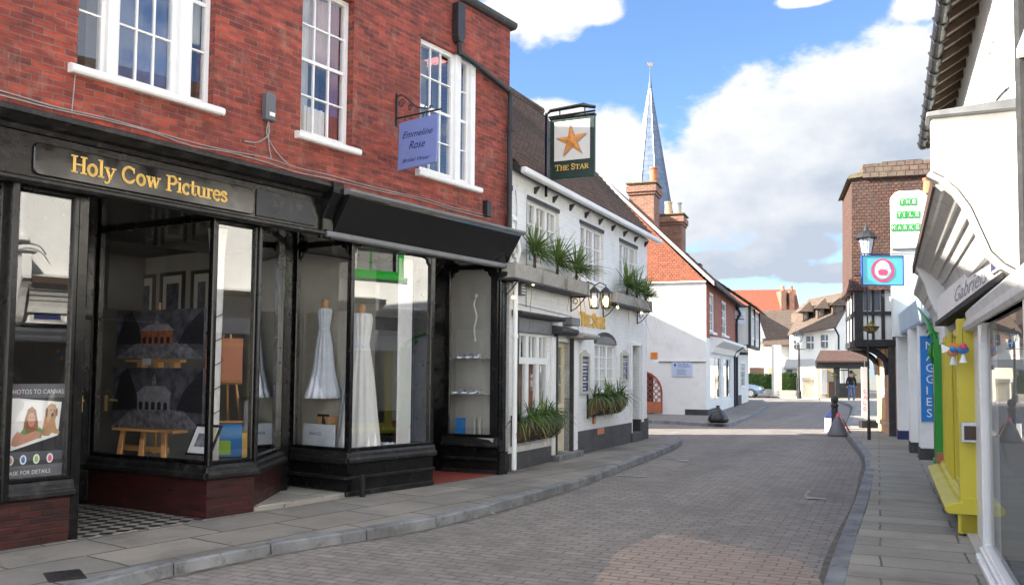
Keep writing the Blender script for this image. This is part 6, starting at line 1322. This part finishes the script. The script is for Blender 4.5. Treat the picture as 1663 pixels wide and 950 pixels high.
# street lamp with hanging basket
lp = gnd(1415, 714, .1)
def street_lamp(x, y, top, lbl, arm=True, s=1., ps=1.):
    t = thing('street_lamp', lbl, 'street lamp', (x, y, .1))
    MB().lathe((x, y, 0), [(.10 * s * ps, .1), (.10 * s * ps, .5), (.06 * s * ps, .6), (.05 * s * ps, .8), (.04 * s * ps, top - 1.0), (.05 * s * ps, top - .95), (.035 * s * ps, top - .9), (.03 * s * ps, top - .75)], 10).build('post', 'iron', t, smooth=False)
    m = MB(); m.tube([(x - .3 * s, y, top - 1.15), (x + .3 * s, y, top - 1.15)], .015 * s, 5)
    m.build('ladder_bar', 'iron', t)
    m = MB()
    for k in range(4): a = math.pi / 4 + k * math.pi / 2; m.tube([(x + .10 * s * math.cos(a), y + .10 * s * math.sin(a), top - .75), (x + .2 * s * math.cos(a), y + .2 * s * math.sin(a), top - .28)], .012 * s, 4)
    m.build('lantern_frame', 'iron', t); MB().lathe((x, y, 0), [(.085 * s, top - .74), (.17 * s, top - .29)], 4).build('lantern_glass', 'tulle', t)
    MB().lathe((x, y, 0), [(.26 * s, top - .28), (.17 * s, top - .16), (.06 * s, top - .10), (.05 * s, top - .04), (.015, top + .05)], 8).build('lantern_cap', 'iron', t); return t
street_lamp(lp[0] - .05, lp[1], at(1413, 368, lp[1])[1], 'black street lamp rising in front of the jettied timber house', s=.98, ps=.42)
zb_ = at(1413, 528, lp[1])[1]
t = thing('hanging_basket', 'small hanging flower basket on the black lamp post by the timber house', 'basket', (lp[0], lp[1] - .12, zb_))
MB().lathe((lp[0] - .05, lp[1] - .16, zb_ - .1), [(.03, -.10), (.14, -.04), (.20, .06)], 12).build('basket', 'coir', t); m = MB(); blades(m, (lp[0] - .05, lp[1] - .16, zb_), 60, .22, 1.5, random.Random(3), .8, .012); m.build('foliage', 'leaf_yellow', t)
# bracket lantern on the tile market corner
# white pop-up sign by the timber house
Yb = 24.6; a = at(1400, 684, Yb); b = at(1410, 596, Yb)
t = thing('feather_sign', 'narrow white upright shop sign with red lettering beside the timber house', 'sign', ((a[0] + b[0]) / 2, Yb, .1))
MB().prism(WL, [(a[0], a[1] + .15), (b[0], a[1]), (b[0], b[1]), (a[0], b[1])], Yb - .02, Yb + .02).build('panel', 'pure_white', t)
MB().tube([((a[0] + b[0]) / 2, Yb, .1), ((a[0] + b[0]) / 2, Yb, b[1] + .25)], .015, 5).build('pole', 'chrome', t)
for k, ch in enumerate('SALE'): plain('lettering', ch, Vector((a[0] + .04, Yb - .024, b[1] - .75 - k * .16)), Vector((1, 0, 0)), Z, Vector((0, -1, 0)), .11, 'pink', t)
MB().box(WL, a[0] - .05, b[0] + .2, Yb - .12, Yb + .12, .1, .30).build('foot', 'iron', t)

# ------------------------------------------------------------------ bollard and what stands round it
bp_ = gnd(1356, 706, .0); bx_, by_ = bp_
t = thing('bollard', 'black iron bollard standing at the pavement corner', 'bollard', (bx_, by_, 0))
MB().lathe((bx_, by_, 0), [(.13, 0), (.13, .14), (.115, .18), (.095, .30), (.085, .72), (.105, .76), (.105, .80), (.07, .84), (.10, .90), (.10, .96), (.06, 1.02), (.01, 1.04)], 8).build('post', 'iron', t)
cx_, cy_ = gnd(1361, 708, 0)
t = thing('grey_cone', 'grey weighted cone with a red and white tip leaning in front of the bollard', 'cone', (cx_, cy_, 0))
MB().lathe((cx_, cy_, 0), [(.27, 0), (.26, .06), (.22, .14), (.16, .30), (.10, .42), (.06, .50)], 16, 1, 1, .03, 5).build('body', 'plastic_grey', t, smooth=True)
MB().lathe((cx_ + .01, cy_, 0), [(.065, .47), (.055, .53), (.03, .60)], 12).build('tip', 'pink', t); MB().loft([(cx_ + .08, cy_ - .10, .45), (cx_ + .11, cy_ - .10, .45), (cx_ + .32, cy_ - .16, .02), (cx_ + .27, cy_ - .16, .02)], [(cx_ + .08, cy_ - .08, .45), (cx_ + .11, cy_ - .08, .45), (cx_ + .32, cy_ - .14, .02), (cx_ + .27, cy_ - .14, .02)]).build('stripe', 'red_paint', t)
bnx, bny = gnd(1349, 702, 0)
t = thing('litter_bin', 'pale square bin with a dark hooded lid behind the bollard', 'bin', (bnx, bny, 0)); BQ = Fr((bnx, bny), 20, -1)
MB().box(BQ, -.13, .13, -.15, .13, 0, .42).build('body', 'bin_white', t, bevel=.02); MB().loft([BQ.p(a, b, .42) for a, b in ((-.15, -.17), (.15, -.17), (.15, .15), (-.15, .15))], [BQ.p(a, b, .60) for a, b in ((-.06, .0), (.06, .0), (.06, .12), (-.06, .12))]).build('lid', 'navy', t)

# ------------------------------------------------------------------ FAR END OF THE STREET
def pbox(mb, x0, x1, y0, y1, Y, d):
    a = at(x0, y1, Y); b = at(x1, y0, Y); return mb.box(WL, a[0], b[0], Y, Y + d, a[1], b[1])
def slope(mb, P, Ys, th=.15):
    """roof slope through measured corners, each at its own distance"""
    q = [Vector((at(px, py, Y)[0], Y, at(px, py, Y)[1])) for (px, py), Y in zip(P, Ys)]; return mb.loft([p - Vector((0, 0, th)) for p in q], q)
Yo = 88
OH = thing('orange_roofed_house', 'far house with a large bright orange tiled roof and paired chimneys', 'house', (at(1240, 600, Yo)[0], Yo, 0))
slope(MB(), [(1165, 560), (1310, 556), (1292, 470), (1180, 471)], [Yo - 5, Yo - 5, Yo, Yo]).build('roof', 'orange_tiles', OH)
pbox(MB(), 1168, 1305, 550, 640, Yo - 4.6, 9).build('wall', 'house_brick', OH)
for x0, x1 in ((1269, 1277), (1283, 1290)):
    c = pbox(MB(), x0, x1, 472, 520, Yo - 2, 1.6); c = c.build('chimney', 'chimney_brick', OH); a = at((x0 + x1) / 2, 472, Yo - 1.5); MB().lathe((a[0], Yo - 1.2, a[1]), [(.2, 0), (.16, .4), (.18, .5), (.1, .5)], 8).build('chimney_pot', 'terracotta', c)
Yc = 74
CH = thing('far_cottage', 'far white cottage with a steep brown tiled roof left of the dormer house', 'cottage', (at(1260, 600, Yc)[0], Yc, 0))
slope(MB(), [(1241, 560), (1316, 560), (1335, 502), (1229, 505)], [Yc - .4, Yc - .4, Yc + 3.5, Yc + 3.5]).build('roof', 'mossy_tiles', CH)
pbox(MB(), 1243, 1316, 557, 642, Yc, 6).build('wall', 'far_white', CH); pbox(MB(), 1214, 1243.5, 556, 642, Yc + .3, 5).build('wing_wall', 'far_white', CH)
a, b, c = at(1214, 557, Yc + .3), at(1246, 557, Yc + .3), at(1231, 512, Yc + .3); MB().loft([Vector((p[0], Yc + .3, p[1])) for p in (a, b, c)], [Vector((p[0], Yc + 4, p[1])) for p in (a, b, c)]).build('gable', 'far_white', CH)
slope(MB(), [(1205, 560), (1214, 566), (1233, 508), (1227, 503)], [Yc - .1, Yc - .1, Yc - .1, Yc + 4], .1).build('lower_roof', 'orange_tiles', CH)
pbox(MB(), 1218, 1245, 597, 625, Yc + .2, .1).build('garage_door', 'brown_paint', CH); pbox(MB(), 1248, 1257, 597, 625, Yc - .1, .1).build('door', 'pale_pot', CH)
Ym = 66
DH = thing('dormer_house', 'far white house with three dormers in its long brown roof', 'house', (at(1320, 600, Ym)[0], Ym, 0))
slope(MB(), [(1279, 542), (1357, 530), (1392, 470), (1312, 486)], [Ym - .5, Ym - 3, Ym + 1, Ym + 4]).build('roof', 'mossy_tiles', DH)
m = MB(); P = [(at(1283, 600, Ym)[0], Ym), (at(1357, 600, Ym - 2.5)[0], Ym - 2.5), (at(1410, 600, Ym)[0], Ym + .5), (at(1410, 600, Ym + 5)[0], Ym + 6), (at(1290, 600, Ym + 5)[0], Ym + 6)]
zt = at(1320, 537, Ym - 1)[1]; m.plan(WL, P, 0, zt).build('wall', 'far_white', DH)
q = [Vector((P[1][0], P[1][1] - .02, zt)), Vector((P[2][0] - .6, P[2][1] - .02, zt)), Vector((at(1390, 474, Ym)[0], Ym + .4, at(1390, 474, Ym)[1]))]; MB().loft(q, [v + Vector((0, .3, 0)) for v in q]).build('gable', 'far_white', DH)
for k, (x0, x1, y0, y1) in enumerate(((1310, 1322, 546, 566), (1334, 1344, 544, 564), (1289, 1296, 552, 566))):
    Yw = Ym - .1 - 2.5 * (((x0 + x1) / 2 - 1283) / 74); a = at(x0, y1, Yw); b = at(x1, y0, Yw); sash(WL, a[0], b[0], a[1], b[1], Yw, 2, 3, DH, fw=.08, mid=False, back=None) if 0 else None
    m = MB().box(WL, a[0], b[0], Yw - .12, Yw + .1, a[1], b[1]); f = m.build('window', 'plastic_grey', DH); g_ = MB(); wx = (b[0] - a[0]); g_.box(WL, a[0] + wx * .46, a[0] + wx * .54, Yw - .16, Yw - .12, a[1], b[1]).box(WL, a[0], b[0], Yw - .16, Yw - .12, (a[1] + b[1]) / 2 - .04, (a[1] + b[1]) / 2 + .04); g_.build('glazing_bars', 'white_gloss', f)
for k, (x0, x1, yt, yb) in enumerate(((1298, 1322, 488, 506), (1322, 1348, 483, 501), (1348, 1380, 478, 496))):
    Yd = Ym - .2 - .6 * k; a = at(x0, yb, Yd); b = at(x1, yb, Yd); c = at((x0 + x1) / 2 - 5, yt, Yd); tp = at((x0 + x1) / 2, yt - 1, Yd + 3.5)
    A = [Vector((a[0], Yd, a[1])), Vector((b[0], Yd, b[1])), Vector((c[0] + .6, Yd + .3, c[1]))]
    d = MB().loft([v + Vector((0, .02, 0)) for v in A], [v + Vector((.8, 4, .1)) for v in A]).build('dormer', 'mossy_tiles', DH)
    zl = a[1]; MB().box(WL, a[0] + .35, b[0] - .35, Yd + .25, Yd + 3, zl - .7, zl + .02).build('dormer_cheek', 'far_white' if 0 else 'mossy_tiles', d); MB().box(WL, a[0] + .5, b[0] - .45, Yd + .2, Yd + .25, zl - .55, zl - .05).build('window', 'room_dark', d)
slope(MB(), [(1273, 597), (1326, 597), (1322, 583), (1277, 583)], [Ym - 4.2, Ym - 4.2, Ym - 2.6, Ym - 2.6], .12).build('lean_to_roof', 'grey_wood', DH); pbox(MB(), 1276, 1325, 596, 640, Ym - 4, 1.6).build('lean_to', 'far_white', DH)
pbox(MB(), 1278, 1287, 600, 611, Ym - 4.1, .1).build('window', 'plastic_grey', DH); pbox(MB(), 1313, 1320, 601, 620, Ym - 4.1, .1).build('doorway', 'brown_paint', DH)
MB().tube([(at(1356, 533, Ym - 3.1)[0], Ym - 3.1, at(1356, 533, Ym - 3)[1]), (at(1362, 545, Ym - 2.9)[0], Ym - 2.9, at(1362, 545, Ym - 2.9)[1]), (at(1362, 570, Ym - 2.9)[0], Ym - 2.9, 3.4)], .07, 6).build('downpipe', 'iron', DH)
# garden walls, hedges
Yh = 63
def hedge(x0, x1, y0, y1, Y, lbl, seed):
    a = at(x0, y1, Y); b = at(x1, y0, Y); rnd = random.Random(seed); t = thing('hedge', lbl, 'hedge', (a[0], Y, a[1]), 'clipped hedges behind the white garden wall')
    MB().box(WL, a[0] + .08, b[0] - .08, Y + .08, Y + .9, a[1], b[1] - .08).build('core', 'hedge_leaf', t)
    m = MB()
    for k in range(900):
        f = rnd.random(); x = rnd.uniform(a[0], b[0]); z = rnd.uniform(a[1], b[1]); y = Y + rnd.uniform(0, .12)
        if f > .7: z = b[1] + rnd.uniform(-.1, .08); y = Y + rnd.uniform(0, 1)
        v = [Vector((rnd.gauss(0, .06), rnd.gauss(0, .05), rnd.gauss(0, .06))) for _ in range(3)]; m.quad(*[Vector((x, y, z)) + q for q in v])
    m.build('leaves', 'hedge_leaf', t)
hedge(1216, 1258, 609, 633, Yh, 'left clipped green hedge behind the parked car', 1); hedge(1268, 1303, 608, 634, Yh - 2, 'right clipped green hedge between the white pillar and the grey wall', 2)
t = thing('garden_wall', 'low white curving garden wall below the clipped hedges', 'wall', (at(1260, 640, 60)[0], 60, 0))
m = MB(); pbox(m, 1200, 1258, 632, 643, Yh - .4, .3); pbox(m, 1266, 1303, 634, 644, Yh - 2.6, .3); m.build('wall', 'far_white', t); pbox(MB(), 1257, 1269, 560, 643, Yh - 2.4, .5).build('gate_pillar', 'far_white', t)
t = thing('grey_garden_wall', 'pale grey garden wall with dark coping left of the porch', 'wall', (at(1316, 640, 58)[0], 58, 0)); pbox(MB(), 1303, 1331, 616, 645, 57, .3).build('wall', 'stone_pale', t); pbox(MB(), 1302, 1332, 612, 617, 56.9, .5).build('coping', 'grey_wood', t)
# porch of the far corner pub
Yp = 55
PP = thing('corner_porch', 'far corner shop with a brown tiled porch roof, dark beams and glazed doors', 'building', (at(1355, 640, Yp)[0], Yp, 0))
slope(MB(), [(1324, 586), (1412, 586), (1405, 569), (1332, 569)], [Yp - .5, Yp - .5, Yp + 1.2, Yp + 1.2], .1).build('porch_roof', 'brown_tiles' if 0 else 'wall_tiles', PP)
pbox(MB(), 1326, 1412, 586, 598, Yp - .3, .25).build('beam', 'old_timber', PP); pbox(MB(), 1328, 1412, 596, 652, Yp + 1.3, 4).build('wall', 'cream', PP)
m = MB(); pbox(m, 1357, 1363, 597, 650, Yp - .3, .3); m.build('post', 'old_timber', PP); pbox(MB(), 1328, 1332, 597, 648, Yp - .3, .3).build('post', 'cream', PP)
pbox(MB(), 1346, 1357, 620, 650, Yp + .9, .4).build('stone_base', 'brown_paint', PP); pbox(MB(), 1383, 1412, 622, 656, Yp + .9, .4).build('stone_base', 'brown_paint', PP)
d = pbox(MB(), 1363, 1379, 594, 652, Yp + 1.15, .12).build('double_door', 'plinth_black', PP)
for x0, x1, y0, y1 in ((1365, 1370, 602, 622), (1371.5, 1377, 602, 622), (1365, 1377, 594.5, 600)): pbox(MB(), x0, x1, y0, y1, Yp + 1.1, .05).build('pane', 'bin_white', d)
pbox(MB(), 1334, 1343, 600, 640, Yp + 1.2, .1).build('window', 'bin_white', PP)
for k, x in enumerate((1354, 1385)):
    a = at(x, 607, Yp - .5); t = thing('hanging_basket', ['left', 'right'][k] + ' small dark hanging basket under the far porch beam', 'basket', (a[0], Yp - .5, a[1]), 'hanging baskets under the far porch')
    MB().lathe((a[0], Yp - .5, a[1] - .1), [(.05, -.15), (.2, 0), (.22, .06)], 10).build('basket', 'coir', t); m = MB(); blades(m, (a[0], Yp - .5, a[1]), 40, .25, 1.4, random.Random(k), .6, .02); m.build('foliage', 'leaf_dark', t)
    MB().tube([(a[0], Yp - .5, a[1]), (a[0], Yp - .4, a[1] + .35)], .01, 4).build('chain', 'iron', t)
ll = gnd(1298, 647, .1); street_lamp(ll[0], ll[1], at(1298, 537, ll[1])[1], 'slender black street lamp far off in front of the dormer house', s=1.5)
t = thing('gate', 'black iron gate beside the grey garden wall', 'gate', (at(1298, 640, 58)[0], 58, 0)); m = MB()
a = at(1294, 642, 58); b = at(1303, 613, 58)
for k in range(8): x = a[0] + (b[0] - a[0]) * k / 7; m.tube([(x, 58, a[1]), (x, 58, b[1])], .025, 4)
for z in (a[1] + .1, b[1] - .1): m.tube([(a[0], 58, z), (b[0], 58, z)], .03, 4)
m.build('bars', 'iron', t)

# ------------------------------------------------------------------ parked car
def car(x, y, yaw):
    t = thing('parked_car', 'silver blue car parked by the hedge with its nose showing past the houses', 'car', (x, y, 0)); a = R(yaw)
    U = Vector((math.cos(a), math.sin(a), 0)); V = Vector((-U.y, U.x, 0)); O = Vector((x, y, 0)); P = lambda l, w, z: O + U * l + V * w + Vector((0, 0, z))
    sec = [(-2.1, .62, .45, .80), (-2.0, .80, .30, .95), (-1.2, .84, .22, .98), (0, .85, .22, .96), (.9, .85, .22, .94), (1.5, .83, .24, .86), (1.95, .76, .28, .74), (2.12, .62, .34, .60)]
    m = MB(); prev = None
    for l, w, z0, z1 in sec:
        r = [P(l, -w * .92, z0), P(l, -w, (z0 + z1) / 2), P(l, -w * .97, z1 - .06), P(l, -w * .86, z1), P(l, w * .86, z1), P(l, w * .97, z1 - .06), P(l, w, (z0 + z1) / 2), P(l, w * .92, z0)]
        if prev: m.loft(prev, r)
        prev = r
    body = m.build('body', 'car_blue', t, smooth=False)
    m = MB(); m.loft([P(-1.75, -.78, .94), P(.95, -.78, .92), P(.95, .78, .92), P(-1.75, .78, .94)], [P(-1.35, -.60, 1.46), P(.15, -.60, 1.48), P(.15, .60, 1.48), P(-1.35, .60, 1.46)]); m.build('windows', 'navy', t)
    MB().loft([P(-1.38, -.62, 1.44), P(.18, -.62, 1.46), P(.18, .62, 1.46), P(-1.38, .62, 1.44)], [P(-1.2, -.52, 1.51), P(.0, -.52, 1.53), P(.0, .52, 1.53), P(-1.2, .52, 1.51)]).build('roof', 'car_blue', t)
    for l in (-1.3, 1.35):
        for s in (-1, 1):
            c = P(l, s * .80, .31); w = MB(); ring = [[c + V * (s * o) + U * (.31 * math.cos(k * math.pi / 8)) + Z * (.31 * math.sin(k * math.pi / 8)) for k in range(16)] for o in (-.1, .08)]; w.loft(*ring); wh = w.build('wheel', 'rubber', t)
            w = MB(); ring = [[c + V * (s * o) + U * (.19 * math.cos(k * math.pi / 6)) + Z * (.19 * math.sin(k * math.pi / 6)) for k in range(12)] for o in (.07, .09)]; w.loft(*ring); w.build('rim', 'chrome', wh)
    for s in (-1, 1): MB().loft([P(1.93, s * .50, .58), P(1.93, s * .76, .58), P(1.90, s * .76, .70), P(1.93, s * .50, .70)], [P(2.10, s * .48, .56), P(2.0, s * .76, .56), P(1.96, s * .76, .68), P(2.06, s * .48, .68)]).build('headlight', 'tulle', t)
    MB().loft([P(2.0, -.42, .46), P(2.0, .42, .46), P(2.0, .42, .60), P(2.0, -.42, .60)], [P(2.14, -.42, .44), P(2.14, .42, .44), P(2.12, .42, .60), P(2.12, -.42, .60)]).build('grille', 'rubber', t)
    MB().loft([P(2.1, -.25, .36), P(2.1, .25, .36), P(2.1, .25, .46), P(2.1, -.25, .46)], [P(2.16, -.25, .36), P(2.16, .25, .36), P(2.16, .25, .46), P(2.16, -.25, .46)]).build('number_plate', 'pure_white', t)
car(at(1228, 640, 58)[0] - 1.5, 58.6, -22)

# ------------------------------------------------------------------ distant walker
def person(x, y, z, h):
    t = thing('person', 'walker in dark jacket, pale jeans and a brimmed hat on the far right pavement', 'person', (x, y, z)); k = h / 1.75
    V = [(0, 0, .95), (0, 0, 1.12), (0, 0, 1.32), (0, 0, 1.47), (0, 0, 1.56), (-.10, 0, .90), (-.11, .05, .50), (-.12, .12, .08), (-.12, .0, .03), (.10, 0, .90), (.12, -.06, .50), (.13, -.02, .08), (.13, -.14, .03),
         (-.20, 0, 1.42), (-.27, .03, 1.15), (-.27, -.05, .90), (-.27, -.07, .82), (.20, 0, 1.42), (.27, .05, 1.15), (.28, .0, .90), (.28, -.01, .82)]
    E = [(0, 1), (1, 2), (2, 3), (3, 4), (0, 5), (5, 6), (6, 7), (7, 8), (0, 9), (9, 10), (10, 11), (11, 12), (3, 13), (13, 14), (14, 15), (15, 16), (3, 17), (17, 18), (18, 19), (19, 20)]
    rad = [.14, .13, .16, .10, .055, .10, .07, .045, .04, .10, .07, .045, .04, .07, .05, .038, .035, .07, .05, .038, .035]
    def skin(name, idx, m, grow=0.):
        mp = {i: j for j, i in enumerate(idx)}; me = bpy.data.meshes.new(name); me.from_pydata([Vector(V[i]) * k for i in idx], [(mp[a], mp[b]) for a, b in E if a in mp and b in mp], [])
        o = bpy.data.objects.new(name, me); COL.objects.link(o); o.parent = t; mo = o.modifiers.new('skin', 'SKIN'); 
        for j, i in enumerate(idx): me.skin_vertices[0].data[j].radius = ((rad[i] + grow) * k, (rad[i] * .75 + grow) * k)
        me.skin_vertices[0].data[0].use_root = True; s = o.modifiers.new('s', 'SUBSURF'); s.levels = s.render_levels = 2; me.materials.append(MATS[m]); return o
    b = skin('body', list(range(21)), 'skin'); skin('jacket', [1, 0, 2, 3, 13, 14, 15, 17, 18, 19], 'black_cloth', .02); skin('jeans', [0, 5, 6, 7, 9, 10, 11], 'denim', .018)
    T0 = Vector((x, y, z)); MB().lathe(T0 + Vector((0, 0, 1.56 * k)), [(.05, 0), (.085, .05), (.10, .13), (.09, .20), (.04, .24)], 12, .85, 1).build('head', 'skin', t, smooth=True)
    MB().lathe(T0 + Vector((0, 0, 1.72 * k)), [(.19, 0), (.18, .015), (.10, .02), (.09, .10), (.05, .13), (.01, .135)], 14).build('hat', 'black_cloth', t)
pg = gnd(1383, 652, .1); person(pg[0], pg[1], .1, 1.62)
